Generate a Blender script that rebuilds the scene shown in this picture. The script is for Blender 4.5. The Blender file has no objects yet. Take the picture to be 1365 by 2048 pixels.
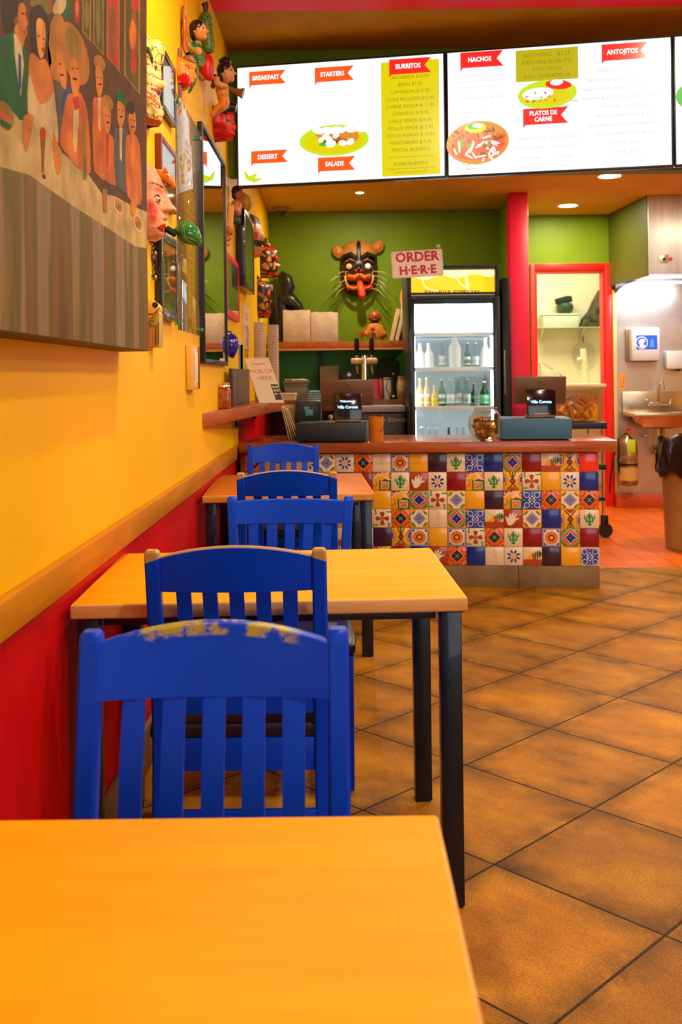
import bpy, bmesh, math, random
from mathutils import Matrix, Vector, Euler
PI = math.pi
random.seed(7)
SC = bpy.context.scene
COL = SC.collection
# ---------------------------------------------------------------- camera
FPX, CX, HY, ROLL, EYE = 2030.0, 684.0, 755.0, 0.012, 1.25
cd = bpy.data.cameras.new('camera'); cam = bpy.data.objects.new('camera', cd); COL.objects.link(cam)
cd.sensor_fit = 'AUTO'; cd.sensor_width = 36; cd.lens = FPX/2048*36
cd.shift_x = (682.5-CX)/2048; cd.shift_y = -(1024-HY)/2048
cr, sr = math.cos(ROLL), math.sin(ROLL)
cam.matrix_world = Matrix(((cr, sr, 0, 0), (0, 0, -1, 0), (-sr, cr, 0, EYE), (0, 0, 0, 1)))
cd.clip_start = .05; cd.clip_end = 60
cd.dof.use_dof = True; cd.dof.focus_distance = 3.0; cd.dof.aperture_fstop = 6.0
SC.camera = cam
# ---------------------------------------------------------------- world and exposure
w = bpy.data.worlds.new('world'); SC.world = w; w.use_nodes = True
w.node_tree.nodes['Background'].inputs[0].default_value = (.90, .95, 1.0, 1)
w.node_tree.nodes['Background'].inputs[1].default_value = 0.22
SC.view_settings.view_transform = 'Standard'; SC.view_settings.look = 'None'
SC.view_settings.gamma = 1; SC.view_settings.exposure = 0.0; SC.view_settings.use_curve_mapping = False
def area(name, loc, rot, sx, sy, e, col, spread=PI):
    l = bpy.data.lights.new(name, 'AREA'); l.shape = 'RECTANGLE'; l.size = sx; l.size_y = sy; l.energy = e; l.color = col; l.spread = spread
    o = bpy.data.objects.new(name, l); COL.objects.link(o); o.location = loc; o.rotation_euler = rot
    return o
# daylight through the shop window behind the camera
area('window_daylight', (2.2, -2.4, 1.7), (math.radians(80), 0, math.radians(10)), 3.4, 2.4, 55, (.90, .95, 1.0))

# ---------------------------------------------------------------- projection helpers (pixel of the photograph -> place)
def unroll(x, y):
    dx, dy = x-CX, y-HY
    return dx*cr-dy*sr, dx*sr+dy*cr
def at(x, y, Y):
    a, b = unroll(x, y); return Vector((a/FPX*Y, Y, EYE-b/FPX*Y))
def onx(x, y, X):
    a, b = unroll(x, y); Y = FPX*X/a; return Vector((X, Y, EYE-b/FPX*Y))

# ---------------------------------------------------------------- materials
MATS = {}
def mat(name, col, rough=.5, metal=0., col2=None, scale=6., stretch=(1, 1, 1), bump=0., emit=0., trans=0., ior=1.45, coat=0., detail=4., contrast=(.35, .65), bscale=None, alpha=1., spec=.5):
    if name in MATS: return MATS[name]
    m = bpy.data.materials.new(name); m.use_nodes = True; MATS[name] = m
    nt = m.node_tree; N = nt.nodes; L = nt.links; b = N['Principled BSDF']
    c = (*col, 1)
    b.inputs['Base Color'].default_value = c; b.inputs['Roughness'].default_value = rough; b.inputs['Metallic'].default_value = metal
    b.inputs['Transmission Weight'].default_value = trans; b.inputs['IOR'].default_value = ior; b.inputs['Coat Weight'].default_value = coat
    b.inputs['Alpha'].default_value = alpha; b.inputs['Specular IOR Level'].default_value = spec
    if emit: b.inputs['Emission Color'].default_value = c; b.inputs['Emission Strength'].default_value = emit
    if col2 or bump:
        tc = N.new('ShaderNodeTexCoord'); mp = N.new('ShaderNodeMapping'); mp.inputs['Scale'].default_value = stretch
        L.new(tc.outputs['Object'], mp.inputs[0])
        if col2:
            n = N.new('ShaderNodeTexNoise'); n.inputs['Scale'].default_value = scale; n.inputs['Detail'].default_value = detail
            L.new(mp.outputs[0], n.inputs['Vector'])
            r = N.new('ShaderNodeMapRange'); r.inputs[1].default_value = contrast[0]; r.inputs[2].default_value = contrast[1]
            L.new(n.outputs[0], r.inputs[0])
            x = N.new('ShaderNodeMix'); x.data_type = 'RGBA'; x.inputs[6].default_value = c; x.inputs[7].default_value = (*col2, 1)
            L.new(r.outputs[0], x.inputs[0]); L.new(x.outputs[2], b.inputs['Base Color'])
            if emit: L.new(x.outputs[2], b.inputs['Emission Color'])
        if bump:
            n2 = N.new('ShaderNodeTexNoise'); n2.inputs['Scale'].default_value = bscale or scale*3; n2.inputs['Detail'].default_value = 5
            L.new(mp.outputs[0], n2.inputs['Vector'])
            bp = N.new('ShaderNodeBump'); bp.inputs['Strength'].default_value = bump; bp.inputs['Distance'].default_value = .01
            L.new(n2.outputs[0], bp.inputs['Height']); L.new(bp.outputs[0], b.inputs['Normal'])
    return m
def paint(name, col, rough=.4):       # hand-painted carving
    return mat(name, col, rough, col2=tuple(c*.72 for c in col), scale=30, bump=.15, coat=.2)
black = mat('black_metal', (.006, .012, .022), .3, .3, coat=.3)
plainblack = mat('black_paint', (.006, .005, .005), .4)
steel = mat('brushed_steel', (.62, .60, .62), .38, .55, col2=(.50, .47, .46), scale=3, stretch=(8, 1, .4), bump=.05)
chrome = mat('chrome', (.8, .8, .8), .12, 1.)
def thin_glass(name, tint, rough=.015, ior=1.5):
    m = bpy.data.materials.new(name); m.use_nodes = True; nt = m.node_tree; N = nt.nodes; L = nt.links; N.remove(N['Principled BSDF']); MATS[name] = m
    a = N.new('ShaderNodeBsdfTransparent'); a.inputs[0].default_value = (*tint, 1); g = N.new('ShaderNodeBsdfGlossy'); g.inputs['Roughness'].default_value = rough
    g_ = N.new('ShaderNodeNewGeometry'); d = N.new('ShaderNodeVectorMath'); d.operation = 'DOT_PRODUCT'; L.new(g_.outputs['Normal'], d.inputs[0]); L.new(g_.outputs['Incoming'], d.inputs[1])
    def mth(op, a, b=None):
        n = N.new('ShaderNodeMath'); n.operation = op
        for i, v in enumerate((a, b)):
            if v is None: continue
            if isinstance(v, (int, float)): n.inputs[i].default_value = v
            else: L.new(v, n.inputs[i])
        return n.outputs[0]
    f = mth('ADD', mth('MULTIPLY', mth('POWER', mth('SUBTRACT', 1., mth('ABSOLUTE', d.outputs['Value'])), 5.), .92), ((ior-1)/(ior+1))**2)
    x = N.new('ShaderNodeMixShader'); L.new(f, x.inputs[0]); L.new(a.outputs[0], x.inputs[1]); L.new(g.outputs[0], x.inputs[2]); L.new(x.outputs[0], N['Material Output'].inputs[0])
    return m
glass = thin_glass('clear_glass', (.96, .98, .95))
white = mat('white_paint', (.8, .78, .72), .5)
paper = mat('cream_paper', (.75, .6, .45), .8, col2=(.62, .46, .33), scale=12, bump=.15)
brownwood = mat('brown_wood', (.30, .065, .012), .35, col2=(.17, .035, .008), scale=6, stretch=(1, 8, 8), bump=.08)
# ---------------------------------------------------------------- mesh builder
class MB:
    def __init__(s): s.V = []; s.Fc = []; s.I = []; s.M = Matrix(); s.st = []
    def push(s, m): s.st.append(s.M.copy()); s.M = s.M @ m; return s
    def pop(s): s.M = s.st.pop(); return s
    def raw(s, vs, fs, m=0, mats=None):
        o = len(s.V); s.V += [s.M @ Vector(v) for v in vs]
        for k, f in enumerate(fs): s.Fc.append([i+o for i in f]); s.I.append(mats[k] if mats else m)
        return s
    def bmadd(s, bm, m=0):
        bm.verts.index_update(); s.raw([v.co.copy() for v in bm.verts], [[v.index for v in f.verts] for f in bm.faces], m); bm.free(); return s
    def box(s, c, d, bev=0., m=0, seg=2):
        bm = bmesh.new(); bmesh.ops.create_cube(bm, size=1)
        for v in bm.verts: v.co = Vector((v.co.x*d[0]+c[0], v.co.y*d[1]+c[1], v.co.z*d[2]+c[2]))
        if bev: bmesh.ops.bevel(bm, geom=bm.edges[:], offset=min(bev, min(d)*.45), segments=seg, affect='EDGES', profile=.5)
        return s.bmadd(bm, m)
    def b2(s, a, b, bev=0., m=0):      # box from two corners
        return s.box([(a[i]+b[i])/2 for i in range(3)], [abs(a[i]-b[i]) for i in range(3)], bev, m)
    def lathe(s, prof, seg=24, m=0, c=(0, 0, 0)):
        vs = []; fs = []
        for r, z in prof:
            for k in range(seg): a = 2*PI*k/seg; vs.append((c[0]+r*math.cos(a), c[1]+r*math.sin(a), c[2]+z))
        for j in range(len(prof)-1):
            for k in range(seg):
                k2 = (k+1) % seg; fs.append([j*seg+k, j*seg+k2, (j+1)*seg+k2, (j+1)*seg+k])
        fs.append([k for k in range(seg)][::-1]); fs.append([(len(prof)-1)*seg+k for k in range(seg)])
        return s.raw(vs, fs, m)
    def cyl(s, a, b, r, r2=None, seg=16, m=0):
        return s.tube([a, b], [r, r if r2 is None else r2], seg, m)
    def tube(s, pts, rad, seg=10, m=0, flat=1.):
        pts = [Vector(p) for p in pts]; n = len(pts)
        if not isinstance(rad, (list, tuple)): rad = [rad]*n
        vs = []; up = None
        for i, p in enumerate(pts):
            t = (pts[min(i+1, n-1)]-pts[max(i-1, 0)]).normalized()
            if up is None: up = Vector((0, 0, 1)) if abs(t.z) < .9 else Vector((0, 1, 0))
            a = t.cross(up).normalized(); b = a.cross(t).normalized(); up = b
            for k in range(seg):
                q = 2*PI*k/seg; vs.append(p+(a*math.cos(q)+b*math.sin(q)*flat)*rad[i])
        fs = [[i*seg+k, i*seg+(k+1) % seg, (i+1)*seg+(k+1) % seg, (i+1)*seg+k] for i in range(n-1) for k in range(seg)]
        fs.append(list(range(seg))[::-1]); fs.append([(n-1)*seg+k for k in range(seg)])
        return s.raw(vs, fs, m)
    def ell(s, c, r, m=0, seg=20, rings=12, rot=None):
        bm = bmesh.new(); bmesh.ops.create_uvsphere(bm, u_segments=seg, v_segments=rings, radius=1)
        R = Euler(rot).to_matrix() if rot else Matrix.Identity(3)
        for v in bm.verts: v.co = R @ Vector((v.co.x*r[0], v.co.y*r[1], v.co.z*r[2])) + Vector(c)
        return s.bmadd(bm, m)
    def prism(s, pts, vec, bev=0., m=0, seg=2):      # planar polygon extruded along vec
        bm = bmesh.new(); vec = Vector(vec)
        a = [bm.verts.new(Vector(p)) for p in pts]; b = [bm.verts.new(Vector(p)+vec) for p in pts]; n = len(pts)
        bm.faces.new(a); bm.faces.new(b[::-1])
        for i in range(n): bm.faces.new((a[i], b[i], b[(i+1) % n], a[(i+1) % n]))
        bmesh.ops.recalc_face_normals(bm, faces=bm.faces[:])
        if bev:
            ed = [e for e in bm.edges if abs((e.verts[1].co-e.verts[0].co).normalized().dot(vec.normalized())) < .7]
            bmesh.ops.bevel(bm, geom=ed, offset=bev, segments=seg, affect='EDGES', profile=.5, clamp_overlap=True)
        bmesh.ops.triangulate(bm, faces=[f for f in bm.faces if len(f.verts) > 4])
        return s.bmadd(bm, m)
    def poly(s, pts, m=0):
        bm = bmesh.new(); bm.faces.new([bm.verts.new(Vector(p)) for p in pts]); 
        if len(pts) > 4: bmesh.ops.triangulate(bm, faces=bm.faces[:])
        return s.bmadd(bm, m)
    def text(s, body, size, M, m=0, align='CENTER', ext=0., bold=0.):
        cu = bpy.data.curves.new('t', 'FONT'); cu.body = body; cu.size = size; cu.align_x = align; cu.extrude = ext; cu.offset = bold; cu.resolution_u = 2
        o = bpy.data.objects.new('t', cu); me = bpy.data.meshes.new_from_object(o)
        s.push(M); s.raw([v.co.copy() for v in me.vertices], [list(p.vertices) for p in me.polygons], m); s.pop()
        bpy.data.objects.remove(o); bpy.data.curves.remove(cu); bpy.data.meshes.remove(me); return s
    def build(s, name, mats, parent=None, world=False, smooth=35):
        me = bpy.data.meshes.new(name)
        V = s.V
        if world and parent is not None:
            inv = (Matrix.Translation(parent.location) @ parent.rotation_euler.to_matrix().to_4x4()).inverted(); V = [inv @ v for v in V]
        me.from_pydata([tuple(v) for v in V], [], s.Fc)
        if not isinstance(mats, (list, tuple)): mats = [mats]
        for m in mats: me.materials.append(m)
        me.polygons.foreach_set('material_index', s.I)
        me.validate(); me.update()
        bm = bmesh.new(); bm.from_mesh(me); bmesh.ops.recalc_face_normals(bm, faces=bm.faces[:]) if not getattr(s, 'keepn', 0) else None; bm.to_mesh(me); bm.free()
        me.shade_smooth(); me.set_sharp_from_angle(angle=math.radians(smooth))
        o = bpy.data.objects.new(name, me); COL.objects.link(o)
        if parent is not None: o.parent = parent
        return o
def tag(o, label=None, cat=None, group=None, kind=None):
    if label: o['label'] = label
    if cat: o['category'] = cat
    if group: o['group'] = group
    if kind: o['kind'] = kind
    return o
def thing(name, label, cat, loc=(0, 0, 0), rz=0., group=None):
    o = bpy.data.objects.new(name, None); o.empty_display_size = .05; COL.objects.link(o); o.location = loc; o.rotation_euler = (0, 0, rz)
    return tag(o, label, cat, group)
def struct(name, mb, m):
    o = mb.build(name, m); o['kind'] = 'structure'; return o
def copytree(o, parent=None):
    c = o.copy(); COL.objects.link(c)
    if parent is not None: c.parent = parent
    for ch in list(o.children): copytree(ch, c)
    return c
def smoothpoly(pts, n=3, closed=True):      # Catmull-Rom through 2-D or 3-D points
    P = [Vector(p) for p in pts]; N = len(P); out = []
    for i in range(N if closed else N-1):
        p0, p1, p2, p3 = (P[(i-1) % N], P[i], P[(i+1) % N], P[(i+2) % N]) if closed else (P[max(i-1, 0)], P[i], P[i+1], P[min(i+2, N-1)])
        for k in range(n):
            t = k/n; out.append(.5*((2*p1)+(p2-p0)*t+(2*p0-5*p1+4*p2-p3)*t*t+(3*p1-p0-3*p2+p3)*t**3))
    if not closed: out.append(P[-1])
    return out
def frameM(o, u, v):                         # a plane: origin, unit u, unit v
    u = Vector(u).normalized(); v = Vector(v).normalized(); n = u.cross(v)
    return Matrix(((u.x, v.x, n.x, o[0]), (u.y, v.y, n.y, o[1]), (u.z, v.z, n.z, o[2]), (0, 0, 0, 1)))
class Deco(MB):                              # flat printed / painted pattern lying on its own board
    eps = .0004
    def p(s, pts, m, lay=1, sm=0):
        pts = [(q[0], q[1]) for q in pts]
        if sm: pts = [(q.x, q.y) for q in smoothpoly([(a, b, 0) for a, b in pts], sm)]
        return s.poly([(x, y, lay*s.eps) for x, y in pts], m)
    def r(s, x0, y0, x1, y1, m, lay=1): return s.p([(x0, y0), (x1, y0), (x1, y1), (x0, y1)], m, lay)
    def c(s, cx, cy, rx, ry=None, m=0, lay=1, rot=0., n=16):
        ry = rx if ry is None else ry; a = math.cos(rot); b = math.sin(rot)
        return s.p([(cx+rx*math.cos(t)*a-ry*math.sin(t)*b, cy+rx*math.cos(t)*b+ry*math.sin(t)*a) for t in [2*PI*k/n for k in range(n)]], m, lay)
    def line(s, pts, wd, m, lay=1):
        for (a, b), (c, d) in zip(pts[:-1], pts[1:]):
            L = math.hypot(c-a, d-b) or 1; nx, ny = -(d-b)/L*wd/2, (c-a)/L*wd/2
            s.p([(a+nx, b+ny), (c+nx, d+ny), (c-nx, d-ny), (a-nx, b-ny)], m, lay)
    def t(s, body, x, y, size, m, lay=1, align='CENTER', rot=0., bold=0., sx=1.):
        return s.text(body, size, Matrix.Translation((x, y, lay*s.eps)) @ Matrix.Rotation(rot, 4, 'Z') @ Matrix.Diagonal((sx, 1, 1, 1)), m, align, bold=bold)

# ---------------------------------------------------------------- setting
WX = -.65                                    # left wall plane
YB = 9.2                                     # back wall
ZC, ZD = 2.76, 3.18                          # kitchen and dining ceilings
yellow = mat('yellow_wall', (.90, .525, .0), .5, spec=.15, col2=(.84, .485, .0), scale=1.2, bump=.06, bscale=60)
redwall = mat('red_wall', (.66, .0, .002), .5, spec=.2, col2=(.52, .002, .003), scale=2, bump=.08, bscale=50)
greenwall = mat('green_wall', (.15, .25, .003), .5, spec=.25, col2=(.12, .21, .003), scale=2, bump=.06, bscale=60)
ceilm = mat('ochre_ceiling', (.72, .42, .03), .7, col2=(.64, .36, .03), scale=3, bump=.1, bscale=80)
terr = mat('terracotta', (.62, .10, .008), .35, col2=(.50, .07, .006), scale=5)

def floor_material():
    m = bpy.data.materials.new('stone_tile_floor'); m.use_nodes = True; nt = m.node_tree; N = nt.nodes; L = nt.links; b = N['Principled BSDF']
    def nd(t, **k):
        n = N.new(t)
        for a, v in k.items(): setattr(n, a, v)
        return n
    geo = nd('ShaderNodeNewGeometry'); mp = nd('ShaderNodeMapping', vector_type='TEXTURE')
    mp.inputs['Location'].default_value = (1.0609, 4.5859, 0); mp.inputs['Rotation'].default_value = (0, 0, -.79555); mp.inputs['Scale'].default_value = (.471, .471, .471)
    L.new(geo.outputs['Position'], mp.inputs[0])
    sx = nd('ShaderNodeSeparateXYZ'); L.new(mp.outputs[0], sx.inputs[0])
    def math_(op, a, bb=None):
        n = nd('ShaderNodeMath', operation=op)
        for i, v in enumerate((a, bb)):
            if v is None: continue
            if isinstance(v, (int, float)): n.inputs[i].default_value = v
            else: L.new(v, n.inputs[i])
        return n.outputs[0]
    def edge(o):
        f = math_('FRACT', o); g = math_('SUBTRACT', 1., f); return math_('MINIMUM', f, g)
    e = math_('MINIMUM', edge(sx.outputs[0]), edge(sx.outputs[1]))
    gm = nd('ShaderNodeMapRange'); gm.inputs[1].default_value = .005; gm.inputs[2].default_value = .009; L.new(e, gm.inputs[0])
    cb = nd('ShaderNodeCombineXYZ'); L.new(math_('FLOOR', sx.outputs[0]), cb.inputs[0]); L.new(math_('FLOOR', sx.outputs[1]), cb.inputs[1])
    wn = nd('ShaderNodeTexWhiteNoise', noise_dimensions='3D'); L.new(cb.outputs[0], wn.inputs[0])
    vadd = nd('ShaderNodeVectorMath', operation='MULTIPLY_ADD'); vadd.inputs[1].default_value = (13, 17, 5); L.new(wn.outputs['Color'], vadd.inputs[0]); L.new(mp.outputs[0], vadd.inputs[2])
    mp2 = nd('ShaderNodeMapping'); mp2.inputs['Scale'].default_value = (1, 1.5, 1); L.new(vadd.outputs[0], mp2.inputs[0])
    n1 = nd('ShaderNodeTexNoise'); n1.inputs['Scale'].default_value = 1.6; n1.inputs['Detail'].default_value = 9; n1.inputs['Roughness'].default_value = .62; L.new(mp2.outputs[0], n1.inputs['Vector'])
    rp = nd('ShaderNodeValToRGB'); L.new(n1.outputs[0], rp.inputs[0]); E = rp.color_ramp.elements
    E[0].position = .28; E[0].color = (.11, .040, .002, 1); E[1].position = .68; E[1].color = (.50, .225, .005, 1)
    x = E.new(.38); x.color = (.27, .105, .003, 1); x = E.new(.54); x.color = (.39, .155, .004, 1)
    n2 = nd('ShaderNodeTexNoise'); n2.inputs['Scale'].default_value = 90; n2.inputs['Detail'].default_value = 3; L.new(mp.outputs[0], n2.inputs['Vector'])
    mr = nd('ShaderNodeMapRange'); mr.inputs[1].default_value = .3; mr.inputs[2].default_value = .7; mr.inputs[3].default_value = .62; mr.inputs[4].default_value = 1.25; L.new(n2.outputs[0], mr.inputs[0])
    tv = nd('ShaderNodeMapRange'); tv.inputs[3].default_value = .78; tv.inputs[4].default_value = 1.12; L.new(wn.outputs['Value'], tv.inputs[0])
    # dark worn streaks along some tile edges
    n3 = nd('ShaderNodeTexNoise'); n3.inputs['Scale'].default_value = 2.3; n3.inputs['Detail'].default_value = 6; n3.inputs['Roughness'].default_value = .7; L.new(mp.outputs[0], n3.inputs['Vector'])
    st = nd('ShaderNodeMapRange'); st.inputs[1].default_value = .0; st.inputs[2].default_value = .16; L.new(e, st.inputs[0])
    s3 = nd('ShaderNodeMapRange'); s3.inputs[1].default_value = .44; s3.inputs[2].default_value = .60; L.new(n3.outputs[0], s3.inputs[0])
    wear = math_('MAXIMUM', st.outputs[0], s3.outputs[0]); wr = nd('ShaderNodeMapRange'); wr.inputs[3].default_value = .48; wr.inputs[4].default_value = 1.; L.new(wear, wr.inputs[0])
    fac = math_('MULTIPLY', math_('MULTIPLY', mr.outputs[0], tv.outputs[0]), wr.outputs[0])
    vm = nd('ShaderNodeVectorMath', operation='SCALE'); L.new(rp.outputs[0], vm.inputs[0]); L.new(fac, vm.inputs['Scale'])
    mx = nd('ShaderNodeMix', data_type='RGBA'); mx.inputs[6].default_value = (.018, .008, .003, 1); L.new(vm.outputs[0], mx.inputs[7]); L.new(gm.outputs[0], mx.inputs[0])
    L.new(mx.outputs[2], b.inputs['Base Color']); b.inputs['Roughness'].default_value = .55; b.inputs['Specular IOR Level'].default_value = .16
    bp = nd('ShaderNodeBump'); bp.inputs['Strength'].default_value = .5; bp.inputs['Distance'].default_value = .004
    hs = math_('ADD', math_('MULTIPLY', n2.outputs[0], .25), gm.outputs[0]); L.new(hs, bp.inputs['Height']); L.new(bp.outputs[0], b.inputs['Normal'])
    return m
struct('floor', MB().b2((WX-.1, -3.5, -.1), (5.2, 6.56, 0)), floor_material())
def quarry():
    m = bpy.data.materials.new('quarry_tile'); m.use_nodes = True; nt = m.node_tree; N = nt.nodes; L = nt.links; b = N['Principled BSDF']
    g = N.new('ShaderNodeNewGeometry'); br = N.new('ShaderNodeTexBrick'); br.offset = 0; br.inputs['Scale'].default_value = 1
    br.inputs['Brick Width'].default_value = .155; br.inputs['Row Height'].default_value = .155; br.inputs['Mortar Size'].default_value = .004
    br.inputs['Color1'].default_value = (.70, .13, .004, 1); br.inputs['Color2'].default_value = (.60, .10, .004, 1); br.inputs['Mortar'].default_value = (.25, .05, .01, 1)
    L.new(g.outputs['Position'], br.inputs['Vector']); L.new(br.outputs[0], b.inputs['Base Color']); b.inputs['Roughness'].default_value = .3
    return m
struct('floor_kitchen', MB().b2((WX-.1, 6.56, -.1), (5.2, 13.2, 0)), quarry())
struct('wall_left', MB().b2((WX-.12, -3.5, .80), (WX, 13, ZD+.1)), yellow)
struct('wall_left_wainscot', MB().b2((WX-.12, -3.5, 0), (WX-.0, 13, .80)), redwall)
raild = mat('maple_rail', (.56, .235, .004), .5, spec=.12, col2=(.40, .14, .003), scale=3, stretch=(6, .8, 6), bump=.05, contrast=(.3, .75))
struct('trim_rail', MB().b2((WX+.001, -2, .772), (WX+.024, 6.02, .846), .003), raild)
base = mat('concrete_base', (.27, .17, .075), .6, col2=(.13, .075, .03), scale=5, bump=.1, contrast=(.3, .8))
mb = MB(); y = -2.
while y < 6.0: mb.b2((WX+.001, y, 0), (WX+.016, min(y+.447, 6.02), .140), .002); y += .45
struct('baseboard_left', mb, base)
struct('wall_left_kitchen', MB().b2((WX+.001, 6.34, .55), (WX+.012, 9.1, 1.035)), redwall)
struct('wall_back', MB().b2((WX-.12, YB, 0), (1.47, YB+.12, ZD)), greenwall)
struct('wall_back_return', MB().b2((1.445, 8.50, 0), (1.50, YB, ZC)), greenwall)
# red pillar
pA = at(1022, 600, 8.37); pB = at(1059, 600, 8.37)
struct('trim_pillar', MB().b2((pA.x, 8.37, 0), (pB.x, 8.56, ZC), .004), mat('red_pillar', (.70, .006, .035), .4, col2=(.62, .005, .05), scale=1.5))
# far right wall with the doorway
YR = 9.6
def R(x, y, Y=YR): return at(x, y, Y)
dl, dr_, dt = R(1072, 700).x, R(1212, 700).x, R(1140, 541).z
wr = MB()
wr.b2((1.50, YR, 0), (dl, YR+.12, ZC)).b2((dr_, YR, 0), (R(1233, 700).x, YR+.12, ZC)).b2((dl, YR, dt), (dr_, YR+.12, ZC))
struct('wall_back_doorway', wr, greenwall)
redframe = mat('red_door_frame', (.80, .008, .004), .4)
fr = MB(); fo = R(1062, 700).x
fr.b2((fo+.0, YR-.02, 0), (dl, YR-.0005, dt+.065), .003).b2((dr_, YR-.02, 0), (R(1225, 700).x, YR-.0005, dt+.065), .003).b2((dl, YR-.02, dt), (dr_, YR-.0005, dt+.065), .003)
fr.b2((dl+.0005, YR-.001, 0), (dl+.02, YR+.125, dt-.02)).b2((dr_-.02, YR-.001, 0), (dr_-.0005, YR+.125, dt-.02)).b2((dl+.0005, YR-.001, dt-.02), (dr_-.0005, YR+.125, dt-.0005))
struct('door_1', fr, redframe)
cream = mat('cream_wall', (.86, .80, .55), .5, col2=(.76, .70, .45), scale=2.5)
struct('wall_store_room', MB().b2((.9, 11.6, 0), (4.2, 11.7, 2.9)).b2((.9, 9.73, 0), (1.0, 11.6, 2.9)).b2((3.6, 9.73, 0), (3.7, 11.6, 2.9)), cream)
struct('ceiling_store_room', MB().b2((.9, 9.73, 2.9), (3.7, 11.6, 3.0)), cream)
stl = mat('steel_wall', (.66, .65, .66), .30, .85, col2=(.36, .29, .2), scale=1.4, bump=.04, contrast=(.45, .7))
sx0 = R(1233, 700).x
struct('wall_kitchen', MB().b2((sx0, YR-.01, .12), (5.2, YR+.1, ZC)), stl)
struct('trim_steel_edge', MB().b2((R(1226, 700).x, YR-.03, 0), (sx0, YR-.001, 2.05), .002), mat('cream_trim', (.6, .42, .16), .4))
struct('baseboard_kitchen', MB().b2((R(1225, 700).x, 9.50, 0), (5.2, 9.569, .125), .004), terr)
struct('wall_right', MB().b2((5.2, -3.5, 0), (5.3, 13, 3.4)), yellow)
# ceilings
struct('ceiling', MB().b2((WX-.1, 6.1, ZC), (5.3, 9.75, ZC+.12)), ceilm)
struct('ceiling_dining', MB().b2((WX-.1, 5.321, ZD), (5.3, 6.1, ZD+.12)), mat('ochre_ceiling_shaded', (.42, .20, .004), .7, spec=.1, col2=(.34, .15, .003), scale=3, bump=.1, bscale=80))  # darker ochre puts the dimness of the unlit ceiling strip into the colour
redceil = mat('red_ceiling', (.80, .004, .015), .5, spec=.2, col2=(.74, .004, .03), scale=2)
struct('ceiling_red', MB().b2((WX-.1, -3.5, ZD-.006), (5.3, 5.32, ZD+.12)), redceil)
struct('wall_header', MB().b2((WX-.1, 5.98, 2.45), (5.3, 6.1, ZD)), greenwall)
# soffit box over the sink with the green side
s1 = at(1217, 437, YR); s2 = at(1295, 392, 8.6)
sb = MB(); zb1, zb2 = at(1217, 576, YR).z, at(1295, 549, 8.6).z; zb = (zb1+zb2)/2
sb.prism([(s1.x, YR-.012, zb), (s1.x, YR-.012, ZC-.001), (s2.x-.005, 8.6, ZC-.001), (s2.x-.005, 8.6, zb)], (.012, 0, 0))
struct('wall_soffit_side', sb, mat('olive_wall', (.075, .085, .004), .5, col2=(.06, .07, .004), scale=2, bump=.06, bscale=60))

# ---------------------------------------------------------------- lamps
lampmat = mat('lamp_glow', (1, .86, .6), .5, emit=14)
trimwhite = mat('lamp_trim', (.8, .7, .5), .4)
def downlight(x, y, z, label, e, r=.085, col=(1, .83, .56), spread=PI):
    t = thing('recessed_downlight', label, 'ceiling light', (x, y, z), 0, 'recessed ceiling lights')
    MB().lathe([(r*.98, -.002), (r*1.2, -.004), (r*1.22, 0), (r*.98, 0)], 28).build('trim_ring', trimwhite, t)
    MB().lathe([(r*.97, -.002), (r*.97, -.0008)], 28).build('lens', lampmat, t)
    l = bpy.data.lights.new('lamp', 'AREA'); l.shape = 'DISK'; l.size = r*1.6; l.energy = e; l.color = col; l.spread = spread
    o = bpy.data.objects.new('lamp', l); COL.objects.link(o); o.parent = t; o.location = (0, 0, -.0045)
    return t
def ceil_at(px, py):
    a, b = unroll(px, py); Y = FPX*(ZC-EYE)/(-b); return a/FPX*Y, Y
for (px, py, lb, e, r) in ((1220, 352, 'recessed round ceiling light partly above the others, close under the menu screens', 30, .085), (1137, 411, 'recessed round ceiling light above the red doorway', 26, .085), (720, 385, 'small recessed spotlight above the cat mask', 26, .034)):
    X, Y = ceil_at(px, py); downlight(X, Y, ZC-.001, lb, e, r)
dl_ = [(.75, .9, 'ceiling light over the nearest table'), (1.9, 2.6, 'ceiling light over the middle of the floor'), (.1, 3.35, 'ceiling light by the chairs'), (1.7, 4.75, 'ceiling light before the counter'), (3.4, 3.6, 'ceiling light at the right of the room')]  # unseen lamps added to light the dining room
for X, Y, lb in dl_: downlight(X, Y, ZD-.006, 'recessed '+lb, 36, .085)  # all of these are added, unseen lamps
downlight(2.9, 6.9, ZC-.001, 'recessed ceiling light over the terracotta floor', 50)  # extra unseen kitchen lamp, added beside the visible ones

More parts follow.
